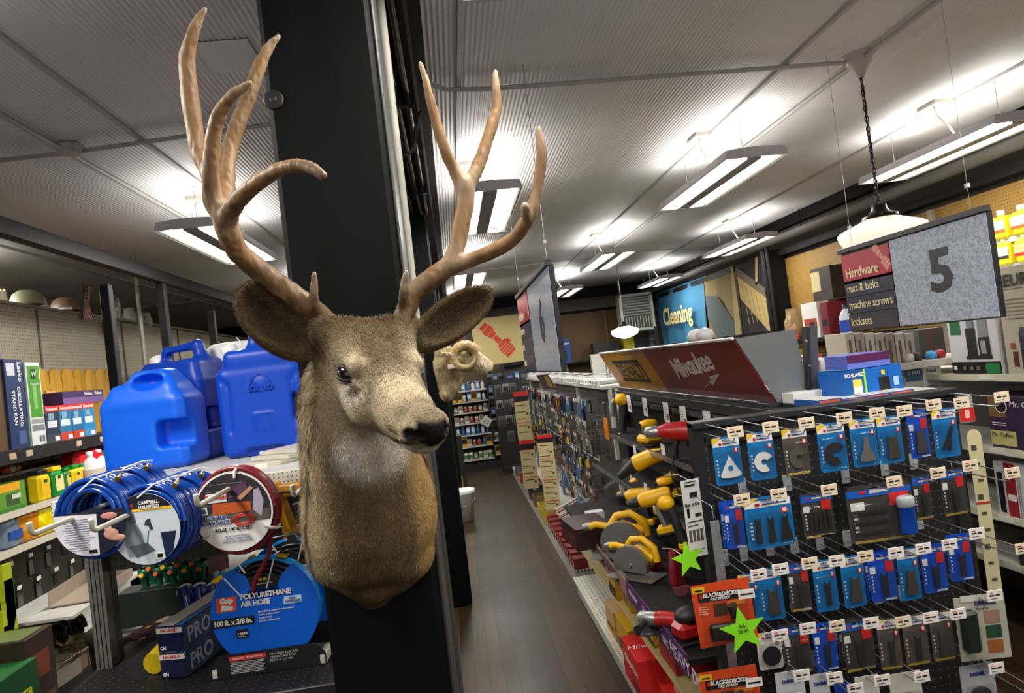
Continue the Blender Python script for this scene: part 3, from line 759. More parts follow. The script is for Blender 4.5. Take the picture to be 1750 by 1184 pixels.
# ---- antlers
def antler(name, chains, hcut=.0036):
    allp = []
    for ch in chains:
        for x, y, Y, r_ in ch: allp.append((A(P(x, y, Y=Y)), r_*Y/F))
    pts = np.array([p for p, _ in allp]); lo, hi = pts.min(0)-.03, pts.max(0)+.03
    g = Field(lo, hi, hcut)
    for ch in chains:
        w_ = [(A(P(x, y, Y=Y)), r_*Y/F) for x, y, Y, r_ in ch]
        # smooth the polyline
        ps = [w_[0]]; n = len(w_)
        for i in range(n-1):
            p0, p1, p2, p3 = [w_[min(max(j, 0), n-1)] for j in (i-1, i, i+1, i+2)]
            for u in (.25, .5, .75, 1.):
                cr = lambda a, b, c, d: .5*(2*b+(c-a)*u+(2*a-5*b+4*c-d)*u*u+(3*b-a-3*c+d)*u**3)
                ps.append((cr(p0[0], p1[0], p2[0], p3[0]), max(.0035, cr(p0[1], p1[1], p2[1], p3[1]))))
        for a, b in zip(ps, ps[1:]): g.cap(a[0], b[0], a[1], b[1], .004)
    v, f = g.net(); v = relax(v, f, 1, .4); n = vert_normals(v, f)
    base = A(P(*chains[0][0][:2], Y=chains[0][0][2])); d = np.linalg.norm(v-base, axis=1)
    kb = np.clip(1-d/.11, 0, 1)[:, None]; v = v+n*(.0016*kb*np.clip(vnoise(v, 520, 2), 0, 2)[:, None])
    v = v+n*(.0011*vnoise(v*A((1, 1, .15)), 480, 6))[:, None]
    c0, c1, c2 = A(lin(92, 68, 42)), A(lin(140, 108, 74)), A(lin(186, 164, 138))
    w1 = np.clip((d-.05)/.2, 0, 1); col = mix(np.tile(c0, (len(v), 1)), c1, w1)
    for ch in chains:
        tp = A(P(*ch[-1][:2], Y=ch[-1][2])); col = mix(col, c2, .8*np.clip(1-np.linalg.norm(v-tp, axis=1)/.05, 0, 1))
    col = col*(1+.16*vnoise(v*A((1, 1, .12)), 300, 9))[:, None]; col = mix(col, c0*.7, np.clip(vnoise(v, 22, 12)-.15, 0, .45))
    return link(name, npmesh(name, v-DO, f, [antler_m], np.clip(col, 0, 1)), dr)
antler('antler', [
    [(578, 574, 1.235, 19), (560, 556, 1.215, 19), (535, 530, 1.195, 18), (500, 503, 1.19, 17), (462, 476, 1.19, 17), (428, 450, 1.18, 17), (403, 425, 1.16, 17), (390, 395, 1.14, 18), (384, 368, 1.13, 18)],
    [(536, 528, 1.18, 9), (536, 505, 1.17, 7), (537, 485, 1.165, 5), (537, 466, 1.16, 3)],
    [(386, 380, 1.13, 16), (396, 358, 1.11, 14), (415, 334, 1.08, 13), (445, 309, 1.05, 12), (480, 289, 1.02, 11), (512, 283, 1.00, 10), (538, 290, .985, 8), (553, 301, .975, 6)],
    [(383, 372, 1.13, 17), (366, 345, 1.13, 15), (360, 305, 1.12, 13), (362, 262, 1.11, 12), (366, 225, 1.10, 11), (377, 190, 1.09, 10), (396, 165, 1.08, 8), (414, 151, 1.075, 6), (429, 140, 1.07, 3)],
    [(374, 365, 1.15, 14), (366, 330, 1.18, 14), (356, 290, 1.20, 14), (341, 262, 1.21, 13), (333, 219, 1.22, 13), (324, 162, 1.22, 13), (320, 101, 1.22, 12), (329, 60, 1.21, 9), (340, 32, 1.205, 6), (351, 14, 1.20, 3)],
    [(384, 372, 1.15, 13), (386, 330, 1.18, 13), (388, 292, 1.20, 12), (392, 259, 1.22, 12), (404, 219, 1.23, 12), (424, 168, 1.24, 11), (443, 115, 1.25, 10), (458, 84, 1.25, 7), (468, 70, 1.25, 5), (477, 62, 1.25, 3)]])
antler('antler', [
    [(686, 560, 1.24, 16), (692, 535, 1.25, 16), (704, 508, 1.26, 16), (728, 484, 1.265, 17), (757, 462, 1.27, 16), (780, 446, 1.27, 15)],
    [(690, 525, 1.24, 8), (690, 500, 1.23, 7), (692, 480, 1.225, 5), (695, 464, 1.22, 3)],
    [(768, 452, 1.27, 14), (780, 425, 1.27, 13), (788, 385, 1.275, 14), (795, 345, 1.28, 14), (794, 315, 1.28, 17)],
    [(794, 322, 1.28, 13), (776, 290, 1.27, 10), (760, 255, 1.26, 9), (746, 212, 1.25, 8), (734, 165, 1.24, 7), (725, 130, 1.235, 5), (718, 108, 1.23, 3)],
    [(796, 320, 1.28, 13), (816, 286, 1.29, 11), (830, 248, 1.30, 10), (842, 210, 1.305, 9), (849, 185, 1.31, 8), (848, 155, 1.31, 7), (847, 135, 1.31, 5), (847, 121, 1.31, 3)],
    [(770, 455, 1.27, 14), (807, 443, 1.26, 12), (847, 427, 1.24, 12), (878, 407, 1.22, 11), (898, 381, 1.20, 11), (911, 355, 1.19, 10), (921, 312, 1.19, 9), (926, 268, 1.19, 8), (923, 236, 1.19, 6), (920, 218, 1.19, 3)],
    [(903, 378, 1.195, 8), (899, 362, 1.17, 8), (897, 352, 1.155, 6)]])

# ---- the ram on the middle pillar, in profile
rm = thing('ram_mount', 'pale ram head with curled horns mounted on the next pillar back', 'ram mount', tuple(P(758, 660, Y=4.72)))
RO = A(rm.location); Yr = 4.62
def Q(x, y, dy=0.): return A(P(x, y, Y=Yr+dy))
kr = Yr/F
fr = Field(Q(740, 700)-A((.06, .30, .25)), Q(850, 560)+A((.10, .30, .12)), .0075)
for x, y, r_ in ((757, 600, 14), (760, 622, 19), (768, 640, 22), (768, 658, 18), (763, 674, 10)): fr.ell(Q(x, y), (r_*kr*1.05, .10, r_*kr*1.1), k=.03)
fr.cap(Q(778, 625), Q(800, 616), 15*kr, 13*kr, .03)
fr.cap(Q(800, 612), Q(836, 630), 14*kr, 6*kr, .02)
fr.cap(Q(802, 626), Q(830, 634), 8*kr, 4*kr, .02)
fr.cap(Q(812, 603), Q(838, 622), 6*kr, 5*kr, .02)
for b in (-1, 1): fr.cap(Q(786, 612, b*.06), Q(756, 603, b*.16), .028, .012, .02)
rv, rf = fr.net(); rv = relax(rv, rf, 2)
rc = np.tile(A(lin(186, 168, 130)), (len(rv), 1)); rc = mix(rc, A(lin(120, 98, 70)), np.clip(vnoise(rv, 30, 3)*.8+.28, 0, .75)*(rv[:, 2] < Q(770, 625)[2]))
rc = mix(rc, A(lin(204, 190, 160)), .8*blob(rv, Q(822, 618), .09, .5)); rc = mix(rc, A((.03, .025, .02)), blob(rv, Q(838, 632), .018, .5)+0)
link('body', npmesh('body', rv-RO, rf, [hide_m], np.clip(rc, 0, 1)), rm)
Vr, Fr, Cr = fur_mesh(rv, rf, rc, 9000, np.full(len(rv), .022), np.tile(A((-.4, 0, -1)), (len(rv), 1)), np.full(len(rv), .4), .0016, 5)
link('fur', npmesh('fur', Vr-RO, Fr, [fur_m], Cr, False), rm)
horn_m = mat('horn', lin(150, 126, 82), .5, bump=(60, .9, .006), vary=(30, .2))
for b, bx in ((-1, 1), (1, 1)):
    pts = []; rs = []
    for i in range(46):
        u = i/45; an = .35+u*6.0; rr_ = (20-u*3)*kr
        cx, cy = Q(794, 611)[0], Q(794, 611)[2]
        pts.append((cx+rr_*math.cos(an)*1.05, Yr+b*(.06+.09*u), cy+rr_*math.sin(an)))
        rs.append(max(.008, .041*(1-u)**.45*(1+.05*math.sin(i*2.1))))
    B().tube([Vector(p)-Vector(RO) for p in pts], rs, horn_m, 14).obj('horn', rm)
ey = B().ball(Vector(Q(805, 605, -.07)-RO), .014, eye_m, 12).obj('eye', rm)
tg = B().box(Vector(Q(771, 626, -.13)-RO), (.045, .004, .03), C(225, 205, 190)).obj('ear_tag', rm)
# ================================================================ GOODS: builders
def carton(name, label, cat, loc, size, base, rz=0., panels=(), texts=(), group=None, flaps=False):
    """box of goods, origin at the middle of its bottom; panels (face,u0,v0,u1,v1,material), texts (face,string,u,v,size,material); u,v in 0..1 of a face"""
    w_, d_, h_ = size
    b = B().box((0, 0, h_/2), size, base, bev=.0015)
    o = b.obj(name); o.location = loc; o.rotation_euler = rz if hasattr(rz, '__len__') else (0, 0, rz); tag(o, label, cat, group)
    e = .0007
    fr = {'F': (basis((1, 0, 0), (0, 0, 1), (0, -1, 0), (-w_/2, -d_/2, 0)), w_, h_), 'L': (basis((0, -1, 0), (0, 0, 1), (-1, 0, 0), (-w_/2, d_/2, 0)), d_, h_),
          'R': (basis((0, 1, 0), (0, 0, 1), (1, 0, 0), (w_/2, -d_/2, 0)), d_, h_), 'T': (basis((1, 0, 0), (0, 1, 0), (0, 0, 1), (-w_/2, -d_/2, h_)), w_, d_)}
    if panels:
        pb = B()
        for i, (f, u0, v0, u1, v1, m_) in enumerate(panels):
            M, fw, fh = fr[f]; k = e*(1+.5*i)
            pb.add([(u0*fw, v0*fh, k), (u1*fw, v0*fh, k), (u1*fw, v1*fh, k), (u0*fw, v1*fh, k)], [(0, 1, 2, 3)], m_, M)
        pb.obj('printed_panel', o)
    for f, s_x, u, v, sz, m_, *kw in texts:
        M, fw, fh = fr[f]; t = link('lettering', textmesh(s_x, sz, m_, .0002, **(kw[0] if kw else {})), o)
        t.matrix_basis = M @ Matrix.Translation((u*fw, v*fh, e*(2+.5*len(panels))))
    return o
W_ = C(232, 230, 225); K_ = C(16, 16, 18); RED = C(200, 36, 30); YEL = C(235, 190, 20); BLU = C(0, 110, 190); ROY = C(10, 66, 190); GRY = C(95, 92, 86); CRM = C(232, 216, 188)
clear = mat('clear_plastic', (.04, .045, .05), .06, alpha=.10, spec=1.)
clear2 = mat('cloudy_plastic', (.55, .57, .6), .25, alpha=.5)
wire_m = mat('zinc_wire', (.42, .42, .44), .3, .7)
steel_dark = mat('dark_blade', (.035, .033, .032), .38, .3)
steel = mat('blade_steel', (.35, .34, .33), .35, .7)
def shape(kind):
    c, s = math.cos, math.sin
    if kind == 'tri': return [[(.0, .42), (-.10, .22), (-.40, -.28), (-.36, -.36), (0, -.40), (.36, -.36), (.40, -.28), (.10, .22)]]
    if kind in ('half', 'halfw'): return [[(.40*c(a), .40*s(a)) for a in np.linspace(.5, 5.2, 22)]+[(.12*c(a), .12*s(a)) for a in np.linspace(5.2, .5, 8)]]
    if kind == 'scraper': return [[(-.08, .40), (.08, .40), (.14, .0), (.34, -.30), (.30, -.42), (-.30, -.42), (-.34, -.30), (-.14, 0)]]
    if kind == 'wide': return [[(-.22, .38), (-.05, .28), (.05, .28), (.22, .38), (.22, .05), (.30, -.42), (-.30, -.42), (-.22, .05)]]
    if kind == 'slim': return [[(-.16, .38), (-.06, .26), (.06, .26), (.16, .38), (.13, .08), (.10, -.42), (-.10, -.42), (-.13, .08)]]
    if kind == 'diag': return [[(.14, .42), (.26, .38), (.12, .02), (.10, -.36), (-.02, -.40), (-.04, -.26), (-.18, -.26), (-.22, -.38), (-.30, -.30), (-.06, .04)]]
    if kind == 'three':
        out = []
        for x, w_ in ((-.33, .07), (-.03, .09), (.30, .14)):
            out.append([(x-.07, .40), (x-.02, .30), (x+.02, .30), (x+.07, .40), (x+.06, .12), (x+w_, -.40), (x-w_, -.40), (x-.06, .12)])
        return out
    if kind == 'five': return [[(x-.05, .28+.03*i), (x, .38), (x+.05, .28), (x+.05, -.30), (x-.05, -.30)] for i, x in enumerate((-.32, -.16, 0, .16, .32))]
    if kind == 'rows': return [[(-.42, y-.035), (.28, y-.035), (.36, y-.06), (.42, y), (.36, y+.06), (.28, y+.035), (-.42, y+.035)] for y in (-.28, 0, .28)]
    if kind == 'disc': return [[(.40*c(a), .40*s(a)) for a in np.linspace(0, 6.28, 26)[:-1]]]
    return [[(-.3, -.3), (.3, -.3), (.3, .3), (-.3, .3)]]
def pack(label, loc, w_, h_, style, kind, rz=0., group='blade packs on the end display'):
    """hanging blister pack; origin at its hang hole, drawn in local x,z facing -y"""
    t = thing('blister_pack', label, 'blister pack', loc, (0, 0, rz), group)
    base, band = {'teal': (C(0, 112, 182), W_), 'royal': (C(8, 74, 190), C(8, 74, 190)), 'grey': (C(88, 80, 72), W_), 'dark': (C(60, 56, 54), C(10, 90, 190)), 'white': (C(215, 212, 208), W_), 'smoke': (C(70, 66, 62), C(140, 130, 110))}[style]
    b = B(); y0 = .10*h_
    def pn(x0, z0, x1, z1, m_, k=1): b.add([(x0, -.0007*k, z0), (x1, -.0007*k, z0), (x1, -.0007*k, z1), (x0, -.0007*k, z1)], [(0, 1, 2, 3)], m_)
    cr = w_*.07; hw = w_/2
    out = [(-hw+cr, .06*h_), (hw-cr, .06*h_), (hw, .06*h_-cr), (hw, -.94*h_+cr), (hw-cr, -.94*h_), (-hw+cr, -.94*h_), (-hw, -.94*h_+cr), (-hw, .06*h_-cr)]
    b.prism(out, .001, base, FC @ Matrix.Translation((0, 0, -.001)))
    zt = .06*h_-cr; pn(-hw*.97, -.14*h_, hw*.97, zt, band, 1)
    b.obj('card', t)
    p = B(); pn2 = lambda x0, z0, x1, z1, m_, k=2: p.add([(x0, -.0007*k, z0), (x1, -.0007*k, z0), (x1, -.0007*k, z1), (x0, -.0007*k, z1)], [(0, 1, 2, 3)], m_)
    if band is W_:
        p.add([(-hw, -.0014, .05*h_), (-hw+.34*w_, -.0014, .05*h_), (-hw, -.0014, -.10*h_)], [(0, 2, 1)], YEL)
        pn2(-.27*w_, -.115*h_, -.17*w_, -.055*h_, RED); pn2(.26*w_, -.30*h_, .42*w_, -.19*h_, C(190, 35, 60)); pn2(.30*w_, -.27*h_, .38*w_, -.20*h_, W_, 3)
        pn2(-.10*w_, -.10*h_, .40*w_, -.075*h_, C(60, 80, 150))
    elif band is not W_ and style != 'smoke':
        pn2(.14*w_, -.34*h_, .44*w_, -.12*h_, RED); pn2(-.45*w_, -.36*h_, -.24*w_, -.22*h_, W_); pn2(-.30*w_, -.085*h_, -.2*w_, -.035*h_, RED); pn2(-.14*w_, -.08*h_, .15*w_, -.04*h_, W_)
        for k in range(3): pn2(.25*w_, (-.02-.02*k)*h_, .4*w_, (-.01-.02*k)*h_, (RED, W_, RED)[k])
        pn2(.02*w_, -.92*h_, .44*w_, -.885*h_, C(200, 205, 210))
    for k in range(5): pn2(-.42*w_, (-.44-.075*k)*h_, -.36*w_, (-.40-.075*k)*h_, C(210, 214, 220))
    if style in ('grey', 'dark', 'smoke'): pn2(-.45*w_, -.92*h_, .45*w_, -.875*h_, C(176, 150, 50))
    pn2(-.14*w_, -.012*h_, .14*w_, .006*h_, K_)
    p.obj('printed_card', t)
    q = B(); sz = min(w_, h_*.66)
    pm = {'tri': C(222, 222, 222, .8), 'halfw': C(225, 225, 222, .7), 'half': steel_dark, 'scraper': steel, 'disc': K_}.get(kind, steel_dark)
    if kind == 'wide': pm = C(84, 78, 72, .4, .4)
    if style == 'grey' and kind == 'half': pm = C(105, 98, 88, .4, .4)
    sx = (w_*.92, h_*.62) if kind in ('three', 'five', 'rows', 'slim', 'wide', 'diag', 'scraper') else (w_*.95, w_*.95)
    if kind == 'rows': sx = (w_*.62, h_*.62)
    ox = -.16*w_ if kind == 'rows' else .04*w_
    for pl_ in shape(kind): q.prism([(x*sx[0]+ox, y*sx[1]-h_*.57) for x, y in pl_], .0022, pm, FC @ Matrix.Translation((0, 0, .0035)))
    if kind == 'tri': q.prism([(.10*sx[0]*math.cos(a)+ox, .10*sx[0]*math.sin(a)-h_*.60) for a in np.linspace(0, 6.28, 18)[:-1]], .0004, BLU, FC @ Matrix.Translation((0, 0, .0058)))
    q.obj('tool_blade', t)
    if kind == 'rows':
        B().lathe([(0.0, -.30*h_), (.115*w_, -.30*h_), (.12*w_, -.28*h_), (.12*w_, .16*h_), (.125*w_, .17*h_), (.125*w_, .30*h_), (.10*w_, .33*h_), (0, .33*h_)], C(12, 70, 170, .2), 24, Matrix.Translation((.33*w_, -.018, -.52*h_)) @ Matrix.Diagonal((1, .7, 1, 1))).obj('storage_tube', t)
        B().lathe([(.122*w_, .16*h_), (.13*w_, .17*h_), (.13*w_, .30*h_), (.10*w_, .335*h_), (0, .335*h_)], C(170, 176, 180, .25), 24, Matrix.Translation((.33*w_, -.018, -.52*h_)) @ Matrix.Diagonal((1, .72, 1, 1))).obj('tube_lid', t)
    B().box((.0, -.005, -.56*h_), (w_*.90, .009 if kind != 'rows' else .04, h_*.66), clear, bev=.003).obj('blister', t)
    if w_ > .05 and style != 'smoke':
        tt = link('lettering', textmesh('IMPERIAL\nBLADES' if band is W_ or kind == 'rows' else 'IMPERIAL BLADES', .0062 if w_ < .1 else .008, C(50, 70, 150) if band is W_ else W_, .0001, align='LEFT'), t)
        tt.matrix_basis = FC @ Matrix.Translation((-.14*w_, -.06*h_, .0022))
    return t
def hook(label, loc, ln=.20, tagcol=None, rz=0., group='peg hooks on the end display', plate=True):
    """double peg hook standing off the board towards local -y; origin where it meets the board"""
    t = thing('peg_hook', label, 'peg hook', loc, (0, 0, rz), group)
    w_ = B().tube([(0, 0, 0), (0, -ln*.93, -.002), (0, -ln*.97, .004), (0, -ln*1.0, .014)], .0021, wire_m, 6)
    w_.tube([(0, 0, .028), (0, -.01, .030), (0, -ln*1.02, .026)], .0016, wire_m, 6)
    w_.obj('double_wire', t)
    B().box((0, -.004, .006), (.026, .004, .05), clear2, bev=.001).obj('back_plate', t)
    g = B().box((0, -ln*1.03, .026), (.047, .0016, .031), tagcol or CRM, bev=.001).obj('price_tag', t)
    p = B()
    for z, x0, x1, m_ in ((.008, -.017, -.004, RED), (.001, -.016, -.002, K_), (.001, .002, .015, K_), (-.008, -.016, .006, GRY)):
        p.box(((x0+x1)/2, -ln*1.03-.001, .026+z), (x1-x0, .0006, .0042 if m_ is K_ else .0018), m_)
    p.obj('printing', g)
    return t
# ================================================================ RIGHT-HAND GONDOLA: END DISPLAY FACING THE DOOR
EY = 2.02; EX0, EX1, ETOP = .71, 1.58, 1.345
blk_metal = mat('black_steel', (.018, .018, .020), .42, spec=.4, bump=(40, .1, .001))
pegk = pegmat('pegboard_black', (.016, .016, .017), (.10, .10, .098), .0254, .0030, (0, 2), .45)
ed = thing('end_display', 'black pegboard end display hung with rows of blue blade packs', 'display rack', ((EX0+EX1)/2, EY, 0))
wd = EX1-EX0
B().box((0, .012, ETOP/2), (wd-.06, .012, ETOP-.04), pegk).obj('pegboard', ed)
for s in (-1, 1):
    B().box((s*(wd/2-.02), .02, ETOP/2), (.045, .05, ETOP), blk_metal, bev=.003).obj('upright', ed)
    sl = B()
    for i in range(34): sl.box((s*(wd/2-.02)+.012, -.0055, .30+i*.03), (.005, .001, .016), C(60, 60, 60))
    sl.obj('slot_row', ed)
B().box((0, .012, ETOP-.008), (wd+.005, .06, .022), blk_metal, bev=.003).obj('top_rail', ed)
B().box((0, .004, ETOP-.048), (wd-.04, .02, .05), blk_metal, bev=.002).obj('header_bar', ed)
B().box((0, -.20, .12), (wd, .40, .03), blk_metal, bev=.003).obj('base_shelf', ed)
B().box((0, -.19, .05), (wd-.02, .36, .10), blk_metal).obj('kick_plate', ed)
PY = 1.86
kinds = {
 'tri': 'white triangular sanding pad', 'halfw': 'white half-moon grout blade', 'half': 'dark half-moon blade', 'scraper': 'silver scraper blade', 'wide': 'wide grey blade',
 'slim': 'narrow black blade', 'diag': 'slanting black hook blade', 'three': 'three black blades side by side', 'five': 'five dark blades in a row', 'rows': 'blades beside a blue tube', 'disc': 'black cutting disc'}
cards = [
 [(1239, 751, 51, 84, 'teal', 'tri'), (1297, 743, 46, 84, 'teal', 'halfw'), (1356, 736, 47, 84, 'grey', 'half'), (1418, 728, 52, 86, 'teal', 'half'), (1472, 720, 48, 86, 'teal', 'scraper'), (1517, 716, 47, 84, 'teal', 'wide'), (1565, 706, 40, 86, 'royal', 'wide'), (1611, 703, 46, 88, 'teal', 'diag')],
 [(1250, 862, 34, 82, 'royal', 'slim'), (1310, 853, 88, 90, 'teal', 'three'), (1393, 846, 58, 80, 'dark', 'five'), (1500, 832, 122, 104, 'dark', 'rows'), (1572, 818, 34, 78, 'dark', 'slim'), (1625, 806, 48, 84, 'dark', 'slim')],
 [(1277, 985, 36, 84, 'teal', 'slim'), (1313, 976, 42, 90, 'teal', 'wide'), (1361, 966, 38, 86, 'dark', 'slim'), (1406, 962, 43, 90, 'teal', 'slim'), (1453, 955, 43, 90, 'teal', 'wide'), (1503, 949, 48, 86, 'royal', 'slim'), (1548, 942, 40, 92, 'teal', 'wide'), (1591, 935, 46, 86, 'royal', 'slim'), (1636, 917, 44, 84, 'royal', 'slim')],
 [(1312, 1084, 44, 64, 'white', 'disc'), (1358, 1073, 48, 84, 'dark', 'slim'), (1406, 1069, 43, 84, 'royal', 'slim'), (1462, 1064, 60, 90, 'dark', 'slim'), (1515, 1062, 40, 90, 'grey', 'slim'), (1560, 1055, 46, 90, 'grey', 'slim'), (1605, 1049, 42, 88, 'grey', 'wide')]]
rows_n = ('top', 'second', 'third', 'fourth')
pos_n = ('first', 'second', 'third', 'fourth', 'fifth', 'sixth', 'seventh', 'eighth', 'ninth', 'tenth', 'eleventh', 'twelfth')
packs = {}
for r_, row in enumerate(cards):
    for i, (x, y, w_, h_, st_, kd) in enumerate(row):
        p = P(x, y, Y=PY); k = PY/F
        cn = {'teal': 'sky-blue', 'royal': 'royal-blue', 'grey': 'grey', 'dark': 'black and blue', 'white': 'white', 'smoke': 'smoky'}[st_]
        lb = '%s pack with %s, %s in the %s row' % (cn, kinds[kd], pos_n[i], rows_n[r_])
        packs[r_, i] = pack(lb, p, w_*k, h_*k, st_, kd, rz=(.06, -.05, .03, 0, -.04, .05)[(i+r_) % 6])
        tg_ = .028 if w_ < 100 else .028
        hook('peg hook holding the %s pack from left in the %s row' % (pos_n[i], rows_n[r_]), (p.x, EY+.003, p.z+.003), .235, CRM if r_ < 2 or i in (2, 4) else C(238, 232, 226))
# the packs hanging behind the front ones in the fuller rows
for (r_, i), n in (((3, 3), 3), ((2, 5), 2), ((1, 0), 1), ((3, 1), 1)):
    for k in range(n):
        o = packs[r_, i]; dup(o, (o.location.x-.004*(k+1), o.location.y+.014*(k+1), o.location.z+.001), label='%s %s deep behind the front one, %s row' % (o['label'].split(' with')[0], ('one', 'two', 'three')[k], rows_n[r_]))
# hooks and packs along the foot of the display (cut by the picture's edge)
for i, (x, y, w_, h_, nm, c1, c2) in enumerate(((1348, 1150, 52, 80, 'DREMEL', C(205, 208, 212), C(40, 60, 130)), (1402, 1154, 44, 76, 'DREMEL', C(198, 200, 205), C(40, 60, 130)), (1480, 1158, 44, 70, '', C(205, 200, 190), K_), (1545, 1152, 60, 76, '', C(200, 195, 184), K_), (1668, 1138, 66, 84, 'DREMEL', C(168, 170, 176), C(30, 45, 120)), (1436, 1172, 40, 60, '', C(20, 60, 160), W_))):
    p = P(x, y, Y=PY); k = PY/F
    t = thing('blister_pack', '%s pack %s from left along the bottom row of the end display' % (('pale grey', 'light grey', 'cream', 'wide cream', 'grey and blue', 'dark blue')[i], pos_n[i]), 'blister pack', p)
    B().box((0, 0, -h_*k/2+.006), (w_*k, .0015, h_*k), c1, bev=.003).obj('card', t)
    B().box((0, -.012, -h_*k*.62), (w_*k*.8, .02, h_*k*.5), clear, bev=.005).obj('blister', t)
    B().prism([(.3*w_*k*math.cos(a), .3*w_*k*math.sin(a)*.8-h_*k*.60) for a in np.linspace(0, 6.28, 13)[:-1]], .006, steel_dark, FC @ Matrix.Translation((0, 0, .003))).obj('accessory', t)
    if nm: text(t, nm, (0, -.002, -.022), FACE_CAM, .013, c2, bold=.0004)
    hook('peg hook holding the %s pack from left in the bottom row' % pos_n[i], (p.x, EY+.003, p.z+.003), .235, C(238, 232, 226))
# larger grey rotary-tool kit at the right of the fourth row
p = P(1672, 1022, Y=1.84); k = 1.84/F
t = thing('rotary_tool_kit', 'large pale grey kit pack with three small photos, right of the fourth row', 'blister pack', p, (0, 0, -.12))
B().box((0, 0, -.085), (.145, .002, .185), C(176, 172, 158), bev=.006).obj('card', t)
b = B()
for z, m_ in ((-.055, C(150, 120, 100)), (-.098, C(30, 70, 50)), (-.140, C(150, 90, 40))): b.box((.030, -.002, z), (.044, .001, .036), m_)
b.box((.005, -.0018, .002), (.115, .001, .018), C(205, 202, 192)); b.obj('picture_strip', t)
B().box((-.045, -.016, -.085), (.045, .03, .12), C(34, 40, 34, .3), bev=.008).obj('kit_case', t)
text(t, 'DREMEL', (.015, -.003, -.013), FACE_CAM, .017, C(30, 40, 90), bold=.0006); text(t, 'VersaTip', (.005, -.003, -.029), FACE_CAM, .010, K_)
hook('peg hook holding the large pale grey kit pack', (p.x, EY+.003, p.z+.003), .24, C(238, 232, 226))
for x, y in ((1697, 678), (1700, 800), (1725, 918), (1742, 1150)):
    p = P(x-30, y+8, Y=1.95); hook('empty peg hook at the right edge of the end display, %s down' % ('first', 'second', 'third', 'fourth')[(678, 800, 918, 1150).index(y)], (min(p.x, EX1-.03), EY+.003, p.z), .22, CRM)

# cream measuring sign strip at the right edge, little red lamp card above it
p = P(1660, 990, Y=1.99); q_ = P(1655, 735, Y=1.99)
o = thing('sign_strip', 'tall cream strip sign with rounded top beside the blade packs', 'sign', (EX1+.02, 1.985, q_.z-.28), (0, 0, -.1))
out = [(-.022, -.28), (.022, -.28), (.022, .26)]+[(.022*math.cos(a), .26+.022*math.sin(a)) for a in np.linspace(0, math.pi, 9)]+[(-.022, .26)]
B().prism(out, .002, C(200, 190, 150), FC).obj('strip', o)
b = B(); b.box((0, -.003, .05), (.044, .001, .006), RED)
for i in range(9): b.box((-.006+.004*(i % 3), -.003, .225-i*.052), (.016, .001, .008 if i % 3 else .016), C(70, 66, 52))
b.obj('printing', o)
o = carton('lamp_card', 'grey card with a red bulb panel at the rack\'s upper right corner', 'card', P(1654, 722, Y=1.985), (.05, .004, .085), C(150, 156, 150), 0, [('F', 0, .05, 1, .55, RED), ('F', .35, .18, .65, .48, C(235, 190, 180))], [('F', '5', .5, .78, .028, C(60, 70, 60))])

# ---- things hanging at the near corner: steel strap with drill packs, printed sheet, sale stars
st = thing('hanging_strap', 'galvanised hanging strap on a wire at the corner of the rack', 'strap', P(1221, 893, Y=1.80))
galv = mat('galvanised', (.27, .29, .31), .4, .5, vary=(60, .2))
B().box((0, 0, -.21), (.026, .0025, .43), galv, bev=.001).obj('strap', st)
B().tube([(0, 0, 0), (0, .003, .02), (-.002, .0, .045), (-.004, .10, .05), (-.03, .22, .04)], .0012, wire_m, 5).obj('wire', st)
ORG = C(214, 72, 28)
def drillpack(label, p, star):
    t = thing('drill_kit_pack', label, 'blister pack', p, (0, 0, -.06), 'orange drill packs on the hanging strap')
    B().prism([(-.083, .012), (.075, .018), (.083, -.145), (-.075, -.155)], .0015, ORG, FC).obj('card', t)
    b = B(); F2 = lambda x0, z0, x1, z1, m_, k: b.add([(x0, -.0015-.0006*k, z0), (x1, -.0015-.0006*k, z0), (x1, -.0015-.0006*k, z1), (x0, -.0015-.0006*k, z1)], [(0, 1, 2, 3)], m_)
    F2(-.080, -.008, -.046, .008, YEL, 1); F2(-.073, -.004, -.052, .000, K_, 2); F2(-.066, -.034, .050, -.009, K_, 1); F2(-.062, -.024, -.052, -.013, RED, 2)
    for i in range(4): F2(-.068, -.048-.006*i, -.045+.004*(i % 2), -.046-.006*i, C(240, 200, 180), 1)
    F2(-.028, -.075, .008, -.042, C(70, 46, 32), 1); F2(.012, -.050, .060, -.038, C(230, 130, 40), 1); F2(.060, -.055, .070, -.02, ORG, 1)
    b.obj('printed_card', t)
    B().tube([(.018, -.012, -.045), (.030, -.012, -.078)], .013, C(44, 42, 40), 12).obj('drill_battery', t)
    B().box((.0, -.014, -.112), (.095, .02, .042), C(28, 26, 24), bev=.005).obj('tool_body', t)
    B().box((.0, -.012, -.085), (.125, .022, .12), clear, bev=.006).obj('blister', t)
    g = B().box((.058, -.024, -.018), (.044, .0015, .024), C(238, 234, 228)).obj('price_tag', t)
    B().box((.058, -.0252, -.018), (.034, .0004, .004), K_).obj('printing', g)
    text(t, 'BLACK&DECKER', (-.001, -.0036, -.017), FACE_CAM, .0145, W_, bold=.0005, space=.95); text(t, 'FIRE STORM', (-.008, -.0036, -.028), FACE_CAM, .010, W_, bold=.0003, shear=.3)
    if star: sale(t.location+Vector((.030, -.040, -.105)), 'lime sale star stuck on the upper orange drill pack', .075, -.05)
    return t
def starpts(r_, k=.40, n=5, a0=0.): return [((r_ if i % 2 == 0 else r_*k)*math.sin(a0+math.pi*i/n), (r_ if i % 2 == 0 else r_*k)*math.cos(a0+math.pi*i/n)) for i in range(2*n)]
lime = mat('lime_paper', lin(140, 235, 30), .6)
